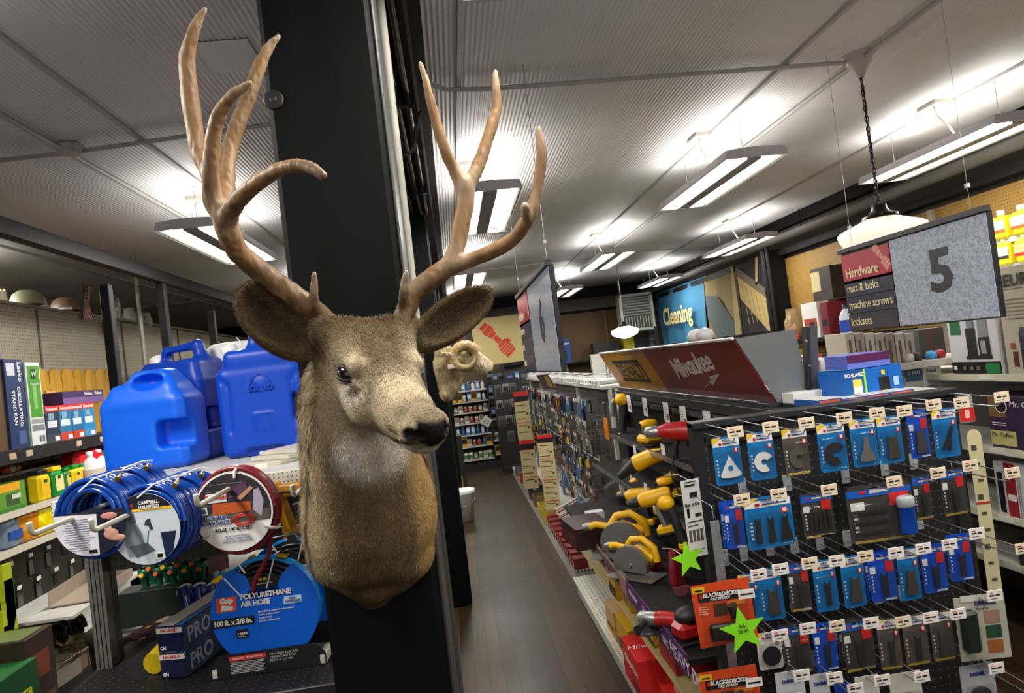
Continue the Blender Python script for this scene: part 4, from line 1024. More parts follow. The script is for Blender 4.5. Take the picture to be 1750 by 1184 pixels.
def sale(p, label, r_, tilt, words=True, ry=0.):
    t = thing('sale_star', label, 'sale tag', p, (0, ry, tilt))
    B().prism(starpts(r_*.85, .42, a0=-.12), .001, lime, FC).obj('star_card', t)
    if not words: B().tube([(0, .001, 0), (-.01, .08, .01), (-.02, .14, .0)], .0012, wire_m, 5).obj('hanging_wire', t)
    if words: text(t, 'Sale\n25.90', (0, -.0016, .004), FACE_CAM, .013, K_)
    return t
drillpack('upper orange drill kit pack wearing the lime star', P(1232, 1003, Y=1.76), True)
drillpack('lower orange drill kit pack cut by the bottom edge', P(1245, 1152, Y=1.76), False)
sh = thing('price_sheet', 'tall black and white printed price sheet at the rack corner', 'notice', P(1178, 820, Y=1.93), (0, 0, .25))
B().box((0, 0, -.112), (.062, .001, .226), C(226, 224, 218)).obj('paper', sh); B().tube([(0, .001, -.002), (-.005, .05, .01), (-.01, .12, .0)], .0015, wire_m, 5).obj('hanging_wire', sh)
b = B()
for z, x0, x1, h_ in ((-.006, -.02, .02, .003), (-.016, -.02, .016, .006), (-.045, -.006, .020, .016), (-.105, .004, .026, .010), (-.122, -.024, .026, .003), (-.134, -.024, .010, .003), (-.205, -.022, .022, .002), (-.212, -.022, .012, .002)):
    b.box(((x0+x1)/2, -.001, z), (x1-x0, .0006, h_), C(40, 40, 40))
for i in range(4): b.box((-.020+.013*i, -.001, -.163), (.009, .0006, .034), C(90, 88, 84))
b.box((-.018, -.001, -.095), (.009, .0006, .028), K_)
b.obj('printing', sh); text(sh, 'Get It On', (-.002, -.0016, -.072), FACE_CAM, .013, K_, bold=.0003)
sale(P(1176, 955, Y=1.90), 'lime star tag half behind the printed price sheet', .062, .1, False)
# ================================================================ RIGHT-HAND GONDOLA: AISLE SIDE WITH POWER TOOLS
SP = 1.14                                   # spine of the gondola
shelf_k = mat('black_shelf', (.010, .010, .011), .6, spec=.25)
shelf_w = mat('white_shelf', (.55, .54, .50), .45, vary=(8, .12))
shelf_wp = pegmat('white_shelf_perforated', lin(196, 192, 180), lin(60, 56, 50), .0254, .0045, (0, 1), .45)
g = thing('tool_gondola', 'black shelving unit of power tools behind the end display', 'shelving unit', (SP, 3.33, 0))
B().box((.03, 0, .67), (.02, 2.5, 1.33), blk_metal).obj('back_panel', g)
for y in (-1.2, .0, 1.22): B().box((.0, y, .66), (.04, .05, 1.32), blk_metal, bev=.003).obj('upright', g)
B().box((-.25, -.02, .585), (.52, 2.42, .022), shelf_k, bev=.003).obj('shelf', g)
B().box((-.14, -.02, .845), (.26, 2.42, .014), shelf_k, bev=.003).obj('shelf', g)
B().box((-.10, -.02, 1.065), (.20, 2.42, .014), shelf_k, bev=.003).obj('shelf', g)
B().box((-.22, -.02, .31), (.46, 2.42, .016), C(176, 160, 110), bev=.003).obj('shelf', g, 'cream perforated lower shelf')
B().box((-.25, -.02, .10), (.52, 2.42, .02), shelf_wp, bev=.003).obj('base_deck', g)
B().box((-.24, -.02, .045), (.50, 2.42, .09), shelf_w).obj('kick_plate', g)
for z, x in ((.845, -.275), (1.065, -.205)):
    B().box((x, 0, z), (.006, 2.42, .026), C(120, 120, 122, .25, .6)).obj('shelf_rail', g)
B().box((.0, 0, 1.30), (.10, 2.45, .045), blk_metal, bev=.003).obj('top_rail', g)
B().box((-.06, 0, 1.262), (.03, 2.40, .02), C(110, 110, 114, .2, .7)).obj('spec_sheet_rail', g)
B().box((.28, 0, 1.318), (.40, 2.40, .02), shelf_w, bev=.003).obj('rear_top_shelf', g)
# clear-fronted rail along the deck: tan stretch, then the purple stretch
rl = thing('promotion_rail', 'clear shelf-edge rail with tan and purple printed strips', 'shelf rail', (.612, 0, .595))
purple = C(98, 44, 110); tanp = C(176, 128, 112)
B().box((0, 3.27, 0), (.004, .94, .075), tanp).obj('tan_strip', rl, 'tan printed strip with dark lettering')
B().box((0, 2.43, 0), (.004, .74, .075), purple).obj('purple_strip', rl, 'purple printed strip with white lettering')
B().box((-.012, 2.9, .03), (.002, 1.68, .12), clear).obj('clear_guard', rl)
text(rl, 'GUARANTEED TOUGH', (-.0035, 3.25, 0), FACE_LEFT, .062, C(60, 44, 90), bold=.0015, space=1.05)
text(rl, 'Nothing but HEAVY DUTY', (-.0035, 2.20, -.006), FACE_LEFT, .062, C(232, 215, 235), bold=.0008)
text(rl, 'Milwaukee', (-.0035, 2.69, .006), FACE_LEFT, .030, C(225, 205, 228), bold=.0008, shear=.3)
# ---- the leaning header with two brand panels
P0, P1 = Vector((1.024, 2.35, 1.588)), Vector((1.152, 2.35, 1.338))
def hpt(u, v): return Vector((P1.x+(P0.x-P1.x)*v, P0.y+2.25*u, P1.z+(P0.z-P1.z)*v))
hd = thing('header_sign', 'leaning header sign, yellow panel then dark red panel, over the power tools', 'sign', (1.152, 2.35, 1.338))
hM = lambda p: Vector(p)-hd.location
dr_ = (P0-P1).normalized(); nrm_ = Vector((0, -1, 0)).cross(dr_).normalized()   # outward, towards the aisle
if nrm_.x > 0: nrm_ = -nrm_
HMt = basis((0, -1, 0), dr_, nrm_, (0, 0, 0)); HH = (P0-P1).length
dred = C(112, 20, 24, .35); mus = C(186, 132, 22, .4)
def panel(name, y0, y1, m_, lab):
    b = B(); b.prism([(-(y1), 0), (-(y0), 0), (-(y0), HH), (-(y1), HH)], .006, m_, HMt); return b.obj(name, hd, lab)
panel('red_panel', 0, 1.20, dred, 'dark red panel with white script and lightning bolt'); panel('yellow_panel', 1.204, 2.25, mus, 'mustard yellow panel with a black framed logo')
B().prism([(-2.25, HH), (0.0, HH), (0.0, HH+.008), (-2.25, HH+.008)], .010, W_, HMt).obj('white_edge', hd)
b = B(); zt, zb = P0.z, P1.z
b.prism([(P0.x-hd.location.x, zt-hd.location.z), (.100, zt-hd.location.z+.008), (.130, -.005), (0, 0)], .004, C(128, 130, 134, .35, .5), basis((1, 0, 0), (0, 0, 1), (0, -1, 0), (0, -.004, 0))).obj('end_plate', hd, 'grey painted end plate')
B().box((.148, -.006, .12), (.034, .04, .285), C(96, 98, 102, .35, .6), (0, .10, 0), bev=.003).obj('end_post', hd)
b = B(); b.box((.126, -.014, .12), (.014, .03, .285), blk_metal, (0, .10, 0))
for z in (.03, .12, .21): b.tube([(.126, -.029, z), (.126, -.033, z)], .004, C(200, 200, 200, .3, .8), 8)
b.obj('screw_strip', hd)
def on_header(o, y, v, k=.0072): o.matrix_basis = HMt @ Matrix.Translation((-y, v*HH, k))
tx = link('lettering', textmesh('Milwaukee', .145, C(214, 205, 200), .0004, .0025, shear=.35, space=.88), hd); tx.matrix_basis = HMt @ Matrix.Translation((-.62, .60*HH, .007)) @ Matrix.Rotation(.10, 4, 'Z')
b = B(); b.prism([(-.16, -.05), (.0, .012), (.005, -.010), (.16, .060), (.03, .040), (.025, .018)], .0008, C(190, 185, 178)); o = b.obj('lightning_bolt', hd); o.matrix_basis = HMt @ Matrix.Translation((-.50, .27*HH, .007)) @ Matrix.Rotation(-.05, 4, 'Z')
b = B(); 
for x0, z0, x1, z1 in ((-.30, .055, .30, .080), (-.30, -.080, .30, -.055), (.285, -.08, .31, .08)): b.add([(x0, z0, 0), (x1, z0, 0), (x1, z1, 0), (x0, z1, 0)], [(0, 1, 2, 3)], K_)
o = b.obj('logo_frame', hd); on_header(o, 1.72, .5)
tx = link('lettering', textmesh('DEWALT', .135, K_, .0004, .003, space=.98), hd); on_header(tx, 1.72, .49)
B().tube([(-.07, .0, .01), (-.07, 2.25, .01)], .006, C(120, 120, 124, .25, .6), 6).obj('lower_rod', hd)
B().box((.09, 1.12, -.008), (.25, 2.25, .016), C(70, 70, 74, .35, .5), bev=.002).obj('mounting_tray', hd)
# white specification sheets hanging under the header
for i, (x, y) in enumerate(((1055, 676), (1074, 679), (1101, 684), (1137, 692), (1166, 699), (1207, 708))):
    p = P(x, y, X=1.055)
    t = thing('spec_sheet', '%s white specification card hanging below the header sign' % ('farthest', 'second farthest', 'third farthest', 'third nearest', 'second nearest', 'nearest')[i], 'card', p, 0, 'specification cards under the header')
    B().box((0, 0, -.038), (.001, .085, .105), C(222, 222, 226)).obj('paper', t)
    b = B()
    for k in range(5): b.box((-.001, .012, -.012-.012*k), (.0006, .045-.006*(k % 3), .0022), GRY)
    b.box((-.001, -.022, -.06), (.0006, .022, .03), C(130, 60, 50)); b.obj('printing', t)
for i, (x, y, w_, h_) in enumerate(((1085, 770, .05, .06), (1133, 768, .06, .05), (1104, 838, .05, .07), (1118, 862, .05, .09), (1132, 867, .05, .09), (1146, 872, .04, .05), (1077, 806, .05, .08))):
    p = P(x, y, X=.86 if y > 800 else .93)
    o = B().box((0, 0, 0), (.0012, w_, h_), C(214, 214, 210)).obj('shelf_ticket'); o.location = p
    tag(o, 'white shelf ticket %s on the %s tool shelf rail' % (('nearest the sander', 'below the red drill', 'under the planer', 'beside the black drills', 'beside its twin below the drills', 'small, near the printed sheet', 'under the yellow saw')[i], 'middle' if y > 800 else 'upper'), 'ticket', 'shelf tickets among the tools')

# ---------------------------------------------------------------- power tools
TY = mat('tool_yellow', lin(232, 176, 14), .38, spec=.5); TK = mat('tool_black', (.013, .013, .014), .5); TR = mat('tool_red', lin(178, 26, 30), .35); TG = mat('tool_grey_metal', (.34, .34, .33), .35, .7)
def tool(kind, label, loc, rot=(0, 0, 0), s=1., body=TY, grip=TK):
    t = thing(kind, label, kind.replace('_', ' '), loc, rot); t.scale = (s, -s if kind == 'circular_saw' else s, s); b = None
    if kind == 'cordless_drill':
        B().tube([(-.085, 0, .14), (-.07, 0, .14), (.03, 0, .14), (.055, 0, .138)], [.024, .033, .034, .026], body, 14).obj('motor_housing', t)
        B().tube([(.052, 0, .138), (.065, 0, .138), (.10, 0, .138), (.115, 0, .138)], [.022, .024, .018, .008], grip, 12).obj('chuck', t)
        B().tube([(-.02, 0, .12), (-.035, 0, .06), (-.04, 0, .02)], [.021, .019, .022], grip, 12).obj('handle', t)
        B().box((.0, 0, .085), (.014, .014, .03), body, bev=.004).obj('trigger', t)
        B().box((-.03, 0, 0), (.10, .06, .035), body, bev=.008).obj('battery', t)
        B().box((-.03, 0, -.016), (.104, .064, .02), grip, bev=.006).obj('battery_base', t)
    elif kind == 'circular_saw':
        B().tube([(-.10, .03, .10), (.0, .03, .13), (.07, .03, .11)], [.034, .044, .036], body, 14).obj('motor_housing', t)
        pts = [(-.13, 0, .10), (-.12, 0, .17), (-.05, 0, .215), (.02, 0, .205), (.05, 0, .16)]
        B().tube(pts, [.020, .020, .019, .019, .022], body, 12).obj('rear_handle', t)
        B().tube([(.06, .0, .15), (.13, .0, .165), (.17, 0, .155)], [.020, .016, .021], body, 12).obj('front_handle', t)
        B().tube([(.165, 0, .157), (.20, 0, .15)], [.022, .017], TG, 12).obj('front_cap', t)
        g_ = basis((1, 0, 0), (0, 0, 1), (0, -1, 0), (0, -.045, .085))
        B().prism([(.105*math.cos(a), .105*math.sin(a)) for a in np.linspace(-.3, 3.5, 18)], .03, body if s > 1.05 else TG, g_).obj('blade_guard', t)
        b = [((.092 if i % 2 else .084)*math.cos(i*math.pi/24), (.092 if i % 2 else .084)*math.sin(i*math.pi/24)) for i in range(48)]
        B().prism(b, .0018, TG, g_ @ Matrix.Translation((0, 0, -.006))).obj('saw_blade', t)
        B().box((.02, 0, .006), (.30, .16, .004), TG).obj('base_plate', t)
        B().tube([(0, -.05, .085), (0, -.085, .085)], .012, TG, 10).obj('arbor_nut', t)
    elif kind == 'orbital_sander':
        B().lathe([(0, .0), (.062, 0), (.062, .012), (.052, .016)], grip, 24).obj('sanding_pad', t)
        B().box((.0, 0, .042), (.13, .105, .05), body, bev=.018).obj('motor_housing', t)
        B().lathe([(.045, .062), (.040, .095), (.030, .105)], grip, 18).obj('neck', t)
        B().ball((0, 0, .122), (.062, .042, .026), body, 18).obj('palm_grip', t)
        B().tube([(.06, .0, .045), (.10, 0, .05), (.125, 0, .052)], [.026, .024, .026], body, 12).obj('dust_port', t)
        B().tube([(.124, 0, .052), (.128, 0, .052)], [.020, .018], grip, 12).obj('port_opening', t)
        B().tube([(-.05, 0, .12), (-.075, 0, .12)], [.014, .012], grip, 10).obj('cord_guard', t)
    elif kind == 'corded_drill':
        B().tube([(.09, 0, 0), (.05, 0, 0), (.0, 0, -.004), (-.06, 0, -.01), (-.09, 0, -.012)], [.024, .038, .044, .046, .036], body, 14).obj('motor_housing', t)
        B().tube([(.15, 0, 0), (.14, 0, 0), (.10, 0, 0), (.085, 0, 0)], [.012, .026, .030, .026], TG, 14).obj('chuck', t)
        B().tube([(-.07, 0, -.02), (-.10, 0, -.09), (-.105, 0, -.17)], [.030, .024, .028], grip, 12).obj('handle', t)
        B().tube([(.0, 0, -.03), (.02, 0, -.07), (.03, 0, -.15), (.02, .0, -.22)], [.016, .015, .017, .017], TK, 10).obj('side_handle', t)
        B().tube([(-.105, 0, -.17), (-.08, 0, -.24), (-.02, 0, -.20), (.03, .02, -.10), (.05, .02, -.2), (.02, .02, -.30)], .0045, TK, 6).obj('power_cord', t)
    elif kind == 'angle_grinder':
        B().tube([(-.17, 0, .04), (-.08, 0, .04), (.03, 0, .04), (.06, 0, .04)], [.026, .024, .034, .030], body, 14).obj('motor_housing', t)
        B().tube([(.05, 0, .04), (.12, 0, .038), (.13, 0, .03)], [.030, .032, .022], TG, 14).obj('gear_head', t)
        B().lathe([(0, .0), (.062, 0), (.062, .006), (.03, .01), (.02, .024)], TK, 22, Matrix.Translation((.10, 0, -.01))).obj('disc', t)
        B().tube([(.10, .03, .04), (.10, .13, .045)], [.012, .017], TK, 10).obj('side_handle', t)
    elif kind == 'palm_sander':
        B().box((0, 0, .006), (.16, .10, .012), grip, bev=.003).obj('sanding_pad', t)
        B().box((0, 0, .045), (.13, .085, .062), body, bev=.016).obj('housing', t)
        B().ball((0, 0, .092), (.058, .046, .034), grip, 18).obj('palm_grip', t)
    elif kind == 'reciprocating_saw':
        B().tube([(-.12, 0, 0), (-.06, 0, .02), (.02, 0, .03)], [.030, .040, .042], body, 14).obj('motor_housing', t)
        B().tube([(.02, 0, .03), (.08, 0, .025), (.13, 0, .02)], [.036, .026, .018], grip, 12).obj('front_boot', t)
        B().tube([(-.12, 0, 0), (-.16, 0, -.04), (-.14, 0, -.10), (-.08, 0, -.115), (-.02, 0, -.10)], [.024, .022, .024, .026, .022], body, 12).obj('loop_handle', t)
        B().box((.17, 0, .018), (.11, .0015, .016), TG).obj('blade', t)
    elif kind == 'angle_drill':
        B().tube([(0, 0, .13), (0, 0, .08), (.0, 0, .0), (.0, 0, -.06)], [.020, .024, .020, .024], grip, 12).obj('handle', t)
        B().ball((0.01, 0, .125), (.040, .034, .036), body, 16).obj('head', t)
        B().tube([(.045, 0, .13), (.06, 0, .10), (.055, 0, .03)], [.012, .014, .012], TG, 10).obj('chuck', t)
        B().box((0, 0, -.07), (.045, .05, .03), body, bev=.006).obj('battery', t)
    return t
L90 = math.pi
tl = [
 ('angle_drill', 'black and yellow angle drill standing upright by the orange-handled pliers', 1064, 722, 1.02, (0, -.15, 2.8), 1.15, TY),
 ('orbital_sander', 'yellow orbital sander on the upper tool shelf', 1112, 760, .99, (0, 0, .35), .95, TY),
 ('corded_drill', 'red corded drill with a silver chuck by the end display', 1158, 735, .97, (0, 0, 2.7), 1.0, TR),
 ('reciprocating_saw', 'large yellow saw with loop handle on the middle tool shelf', 1098, 798, .90, (0, .5, 2.6), 1.05, TY),
 ('orbital_sander', 'small yellow sander behind the loop-handled saw', 1136, 822, .93, (0, 0, .2), .8, TY),
 ('cordless_drill', 'yellow drill hanging nose down below the pliers', 1068, 858, .86, (0, 1.1, .4), .8, TY),
 ('cordless_drill', 'black and yellow drill in the middle of the lower tools', 1098, 892, .86, (0, .1, 2.4), 1.0, TY),
 ('cordless_drill', 'dark drill behind the printed price sheet', 1132, 905, .84, (0, .2, 2.7), 1.05, TY),
 ('angle_drill', 'black and yellow angle drill beside the price sheet', 1160, 905, .82, (0, .3, 2.4), .9, TY),
 ('circular_saw', 'yellow circular saw at the far end of the tool deck', 1068, 948, .76, (0, 0, 2.75), .95, TY),
 ('circular_saw', 'nearer circular saw standing on its silver base plate', 1092, 985, .74, (0, 0, 2.3), .8, TY),
 ('angle_grinder', 'red and grey angle grinder lying behind the purple strip', 1147, 1072, .75, (0, 0, 2.6), .85, TR),
 ('palm_sander', 'red palm sander beside the orange drill packs', 1182, 1092, .80, (0, 0, .25), .9, TR)]
for kind, lab, x, y, X_, rot, s, body in tl:
    p = P(x, y, X=X_)
    dz = 0
    if kind in ('circular_saw', 'angle_grinder', 'palm_sander'): p = P(x, y, Z=.600+(.02*s if kind == 'angle_grinder' else 0)); p.z = .598+(.012 if kind == 'angle_grinder' else 0)
    if kind == 'orbital_sander' and y < 800: p.z = 1.073
    if kind == 'orbital_sander' and y > 800: p.z = .853
    tool(kind, lab, p, rot, s, body)
# long pruning-style pliers in clear bag
t = thing('long_pliers', 'clear pouch holding pliers with two long orange handles', 'pliers', P(1032, 690, X=.93))
for s in (-1, 1): B().tube([(0, s*.02, -.09), (0, s*.028, -.15), (0, s*.026, -.23)], [.009, .013, .010], C(226, 130, 20), 10).obj('handle', t)
B().box((0, 0, -.04), (.012, .04, .10), C(90, 90, 100, .3, .6), bev=.004).obj('jaw', t); B().box((0, 0, -.10), (.03, .12, .24), clear, bev=.004).obj('pouch', t)
# dark red clamshell packs hanging over the deck
for i, (x, y) in enumerate(((1120, 962), (1156, 952))):
    t = thing('clamshell_pack', ('glossy dark red clamshell pack, left of the two by the lime star', 'glossy dark red clamshell pack directly under the lime star')[i], 'blister pack', P(x, y, X=.80), (0, .12, .5), 'dark red clamshells over the deck')
    B().box((0, 0, -.04), (.07, .035, .14), mat('red_plastic_gloss', (.20, .012, .022), .12), bev=.008).obj('tool_case', t)
    B().prism([(-.035, -.11), (.035, -.11), (.0, -.17)], .03, mat('pink_film', (.45, .12, .15), .1, alpha=.75), FC).obj('film_end', t)
    B().box((0, 0, .06), (.06, .004, .06), clear, bev=.002).obj('hang_tab', t)
# boxes on the cream lower shelf and on the base deck
DW = C(206, 160, 26); DK = C(24, 22, 20)
n = 0
def box_on(x, Y, z, w_, d_, h_, base, label, texts=(), panels=(), rz=0.):
    return carton('tool_box', label, 'box', (x, Y, z), (w_, d_, h_), base, rz, panels, texts)
box_on(.80, 3.66, .32, .16, .10, .20, DW, 'yellow carton at the far end of the cream shelf', [('L', 'D', .5, .6, .07, DK)], [('L', 0, 0, 1, .2, DK)])
box_on(.78, 3.50, .32, .18, .15, .17, DW, 'yellow carton with black band, second on the cream shelf', [('L', 'DEWALT', .5, .75, .03, DK)], [('L', 0, 0, 1, .35, C(60, 50, 30))])
box_on(.79, 3.30, .32, .16, .14, .20, C(190, 150, 40), 'yellow carton beside the dark gap on the cream shelf', [('L', 'DEWALT', .5, .8, .03, DK)], [('L', .1, .1, .9, .5, C(120, 96, 40))])
box_on(.79, 2.90, .32, .17, .14, .22, C(180, 140, 36), 'tall yellow carton behind the purple strip', (), [('L', 0, 0, 1, .12, DK)])
box_on(.80, 2.66, .32, .18, .20, .23, C(140, 22, 26), 'dark red carton tucked under the purple strip')
box_on(.76, 3.52, .11, .20, .20, .15, C(196, 160, 110), 'tan carton standing on the base deck', [('L', 'DEWALT', .5, .3, .04, DK)], [('L', .05, .05, .95, .5, DW)])
box_on(.77, 3.25, .11, .22, .24, .17, DW, 'yellow carton with a bright top behind the red boxes', (), [('L', .1, .1, .9, .4, DK)])
box_on(.74, 2.95, .11, .24, .28, .17, C(200, 28, 30), 'bright red carton with white script on the base deck', [('L', 'Milwaukee', .5, .62, .055, W_, dict(shear=.3)), ('T', 'Milwaukee', .4, .5, .05, W_, dict(shear=.3))], [('L', .55, .1, .95, .3, C(90, 10, 12))])
box_on(.86, 2.60, .11, .26, .22, .18, C(186, 24, 28), 'red carton at the bottom edge beside the orange packs', [('L', 'Milwaukee', .5, .6, .04, W_, dict(shear=.3))])
box_on(.72, 2.66, .11, .06, .30, .09, C(210, 40, 34), 'flat red box lying along the aisle edge')
# small stuff between this unit and the next
carton('router_box', 'dark red long box with a torch picture by the white rods', 'box', P(1005, 925, Z=.61), (.20, .30, .11), C(46, 22, 24), .1, [('L', .05, .2, .95, .7, C(70, 30, 28))])
o = carton('notice_box', 'small white and crimson box at the tan strip\'s far end', 'box', (.70, 3.80, .60), (.10, .07, .10), C(210, 205, 210), 0, [('L', 0, 0, 1, .5, C(150, 20, 50)), ('F', .0, 0, .3, .8, C(150, 20, 50))])
# ================================================================ WHITE GONDOLA FURTHER DOWN THE AISLE
GX = 1.06
g = thing('hardware_gondola', 'long white shelving unit of small hanging hardware packs along the aisle', 'shelving unit', (GX, 7.15, 0))
pegg = pegmat('pegboard_grey', lin(88, 84, 76), (.02, .02, .02), .0254, .0045, (1, 2), .6)
B().box((.04, 0, .72), (.02, 5.0, 1.22), pegg).obj('pegboard', g)
B().box((-.17, 0, .10), (.44, 5.0, .02), shelf_wp).obj('base_deck', g); B().box((-.18, 0, .045), (.42, 5.0, .09), shelf_w).obj('kick_plate', g)
B().box((-.11, 0, .30), (.30, 5.0, .014), shelf_wp).obj('low_shelf', g)
B().box((.06, 0, 1.345), (.20, 5.0, .03), shelf_w, bev=.004).obj('top_shelf', g)
for y in (-2.48, -1.24, 0.12, 1.3, 2.48): B().box((.02, y, .70), (.035, .035, 1.3), shelf_w, bev=.003).obj('upright', g)
B().box((-.12, -.9, .84), (.004, 3.2, .006), shelf_w).obj('cross_rail', g)
def minipack(name, col, prod, w_, h_, d_=.012, kind=0):
    b = B()
    b.box((0, 0, -h_*.5), (.0015, w_, h_), col)
    if kind == 0: b.box((-.008, 0, -h_*.62), (.014, w_*.72, h_*.55), prod, bev=.003)
    elif kind == 1:
        for s in (-.25, 0, .25): b.tube([(-.01, s*w_, -h_*.35), (-.01, s*w_, -h_*.9)], .006, prod, 6)
    elif kind == 2:
        for i in range(5): b.ball((-.008, w_*(.3*math.sin(i*2.3)), -h_*(.45+.1*i)), .010, prod, 6)
    else: b.prism([(w_*.3*math.cos(a), -h_*.6+w_*.3*math.sin(a)) for a in np.linspace(0, 6.28, 11)[:-1]], .01, prod, FL)
    b.box((-.020, 0, -h_*.55), (.002, w_*.96, h_*.86), clear)
    return b.mesh('hanging_pack')
zinc = C(120, 116, 108, .35, .6); brown = C(96, 62, 50)
kinds_mp = [
 ('small clear pack of zinc fittings', minipack('a', C(150, 146, 136), zinc, .085, .10, kind=2)), ('small clear bag of dark screws', minipack('b', C(96, 92, 84), C(40, 38, 36, .3, .5), .08, .10, kind=2)),
 ('small reddish-brown hose clamp pack', minipack('c', C(110, 56, 50), brown, .08, .10)), ('navy blue hanging tool card', minipack('d', C(24, 30, 84), C(20, 24, 50), .075, .14, kind=1)),
 ('pale blue hanging brush pack', minipack('e', C(120, 160, 190), C(60, 90, 120), .07, .13)), ('red card with small tools', minipack('f', C(170, 30, 34), C(60, 20, 20), .06, .11)),
 ('blue-wrapped bit set with yellow top', minipack('g', C(24, 60, 120), YEL, .07, .11)), ('silver tool on a dark card', minipack('h', C(34, 32, 32), C(170, 170, 168, .3, .6), .07, .12, kind=1)),
 ('white blister card with a round part', minipack('i', C(200, 198, 190), zinc, .08, .10, kind=3)), ('yellow and black hanging tool', minipack('j', C(30, 30, 30), C(220, 170, 20), .06, .13, kind=1)),
 ('green hanging pack', minipack('k', C(90, 140, 50), C(60, 90, 40), .06, .10)), ('clear pouch with blue tubing', minipack('l', C(110, 140, 170), C(80, 120, 170), .09, .15, kind=1))]
hb = B(); hb.tube([(0, 0, .004), (-.17, 0, .004), (-.175, 0, .016)], .0026, wire_m, 5); hb.box((-.178, 0, .0), (.0014, .036, .026), C(226, 226, 222))
hm = hb.mesh('peg_hook')
r5 = random.Random(11)
rowz = [1.25, 1.10, .965, .835, .705, .58, .455]
hi_n = ['top', 'second', 'third', 'fourth', 'fifth', 'sixth', 'lowest']
for ri, z in enumerate(rowz):
    Y = 4.78+.03*ri; ci = 0
    while Y < 9.5:
        near = Y < 6.4
        if ri == 0: kk = r5.choice([4, 4, 11, 3, 7]) if Y < 5.6 else r5.choice([3, 3, 3, 5, 9, 8])
        elif ri in (1, 2): kk = r5.choice([5, 0, 10, 8, 7, 0, 6, 8])
        elif ri == 3: kk = r5.choice([6, 7, 0, 1, 3, 3]) if near else r5.choice([9, 3, 3, 7])
        elif ri in (4, 5): kk = r5.choice([0, 2, 1, 8, 2, 11]) if near else r5.choice([2, 2, 9, 3, 2])
        else: kk = r5.choice([11, 11, 0, 8, 2])
        nm, me = kinds_mp[kk]
        d_ = r5.uniform(.05, .20)
        o = link('hanging_pack', me); o.location = (GX+.02-d_, Y, z+r5.uniform(-.01, .01)); o.rotation_euler = (r5.uniform(-.06, .06), 0, r5.uniform(-.15, .15))
        tag(o, nm+' on the %s row of the white gondola' % hi_n[ri], 'hardware pack', nm+', %s row' % hi_n[ri])
        if r5.random() < .62:
            h_ = link('peg_hook', hm); h_.location = (GX+.02, Y, z+.004); tag(h_, 'zinc peg hook with white ticket on the %s row of the white gondola' % hi_n[ri], 'peg hook', 'hooks of the %s row' % hi_n[ri])
        Y += r5.choice([.095, .11, .125])*(1 if Y < 7 else 1.5); ci += 1
# wire racks and stock on top of the white gondola
for i in range(9):
    y = 4.95+i*.52
    t = thing('wire_basket', 'white wire basket on top of the white hardware gondola', 'basket', (GX+.05, y, 1.36), 0, 'white baskets on the gondola top')
    b = B()
    for z in (.0, .03, .06): b.tube([(-.09, -.22, z), (.09, -.22, z), (.09, .22, z), (-.09, .22, z)], .004, W_, 4, closed=True)
    for k in range(8): b.tube([(-.09, -.22+.063*k, 0), (-.09, -.22+.063*k, .06)], .003, W_, 4)
    b.obj('wires', t); B().box((0, 0, .02), (.16, .40, .03), C(200, 200, 196) if i % 2 else C(160, 164, 160), bev=.006).obj('liner', t)
for i, y in enumerate((5.4, 6.25, 7.1)):
    t = thing('backing_board', 'tall plain white board on the far side of the gondola, %s' % ('nearest', 'middle', 'farthest')[i], 'board', (1.56, y, .78), 0)
    B().box((0, 0, .40), (.012, .82, .80), W_).obj('board', t)
    for s in (-.36, .36): B().box((-.01, s, .40), (.008, .02, .78), C(150, 150, 146)).obj('slotted_strip', t)
o = B().box((1.62, 6.3, .39), (.16, 2.7, .775), shelf_w).obj('rear_counter'); tag(o, 'low white counter behind the hardware gondola carrying the white boards', 'counter')
# small dark hanging header beyond the red and yellow one
t = thing('small_header_sign', 'small dark brown leaning sign hung just under the aisle 6 sign', 'sign', P(932, 652, Y=6.3))
B().prism([(-.10, .07), (.045, .07), (.13, -.085), (-.02, -.055)], .008, C(62, 40, 34), basis((.7, -.7, 0), (0, 0, 1), (-.7, -.7, 0))).obj('panel', t)
B().prism([(.0, .055), (.04, .055), (.10, -.065), (.04, -.055)], .002, C(120, 96, 50), basis((.7, -.7, 0), (0, 0, 1), (-.7, -.7, 0), (-.007, -.007, 0))).obj('printed_panel', t)
# tall cream guide signs
def guide(label, x, y0, y1, Y, wpx, two):
    a, b_ = P(x, y0, Y=Y), P(x, y1, Y=Y); h_ = a.z-b_.z; w_ = wpx*Y/F; x_ = (a.x+b_.x)/2
    t = thing('guide_sign', label, 'sign', (x_, Y, b_.z), (0, 0, -.35))
    cr = C(190, 176, 130)
    B().box((0, 0, h_/2), (w_, .006, h_), cr).obj('board', t)
    b = B()
    def bar(z0, z1, m_): b.box((0, -.004, h_*(z0+z1)/2), (w_, .002, h_*(z1-z0)), m_)
    bar(.955, 1, RED); bar(.90, .955, K_)
    if two: bar(.46, .50, RED); bar(.40, .46, K_)
    for k in range(12):
        z = .86-.07*k
        if two and .38 < z < .52: continue
        b.box((-w_*.08, -.004, h_*z), (w_*.6, .002, h_*.008), C(90, 80, 60)); 
        if k % 2: b.box((w_*.3, -.004, h_*(z-.02)), (w_*.12, .002, h_*.025), C(70, 55, 40))
        if k % 4 == 3: b.box((0, -.0045, h_*(z+.03)), (w_*.9, .002, h_*.006), RED)
    b.obj('lettering', t)
guide('taller cream guide sign with two red bands, further down the aisle', 899, 668, 836, 7.2, 26, True)
guide('shorter cream guide sign with a red and black heading, nearer one', 938, 742, 872, 5.7, 27, False)
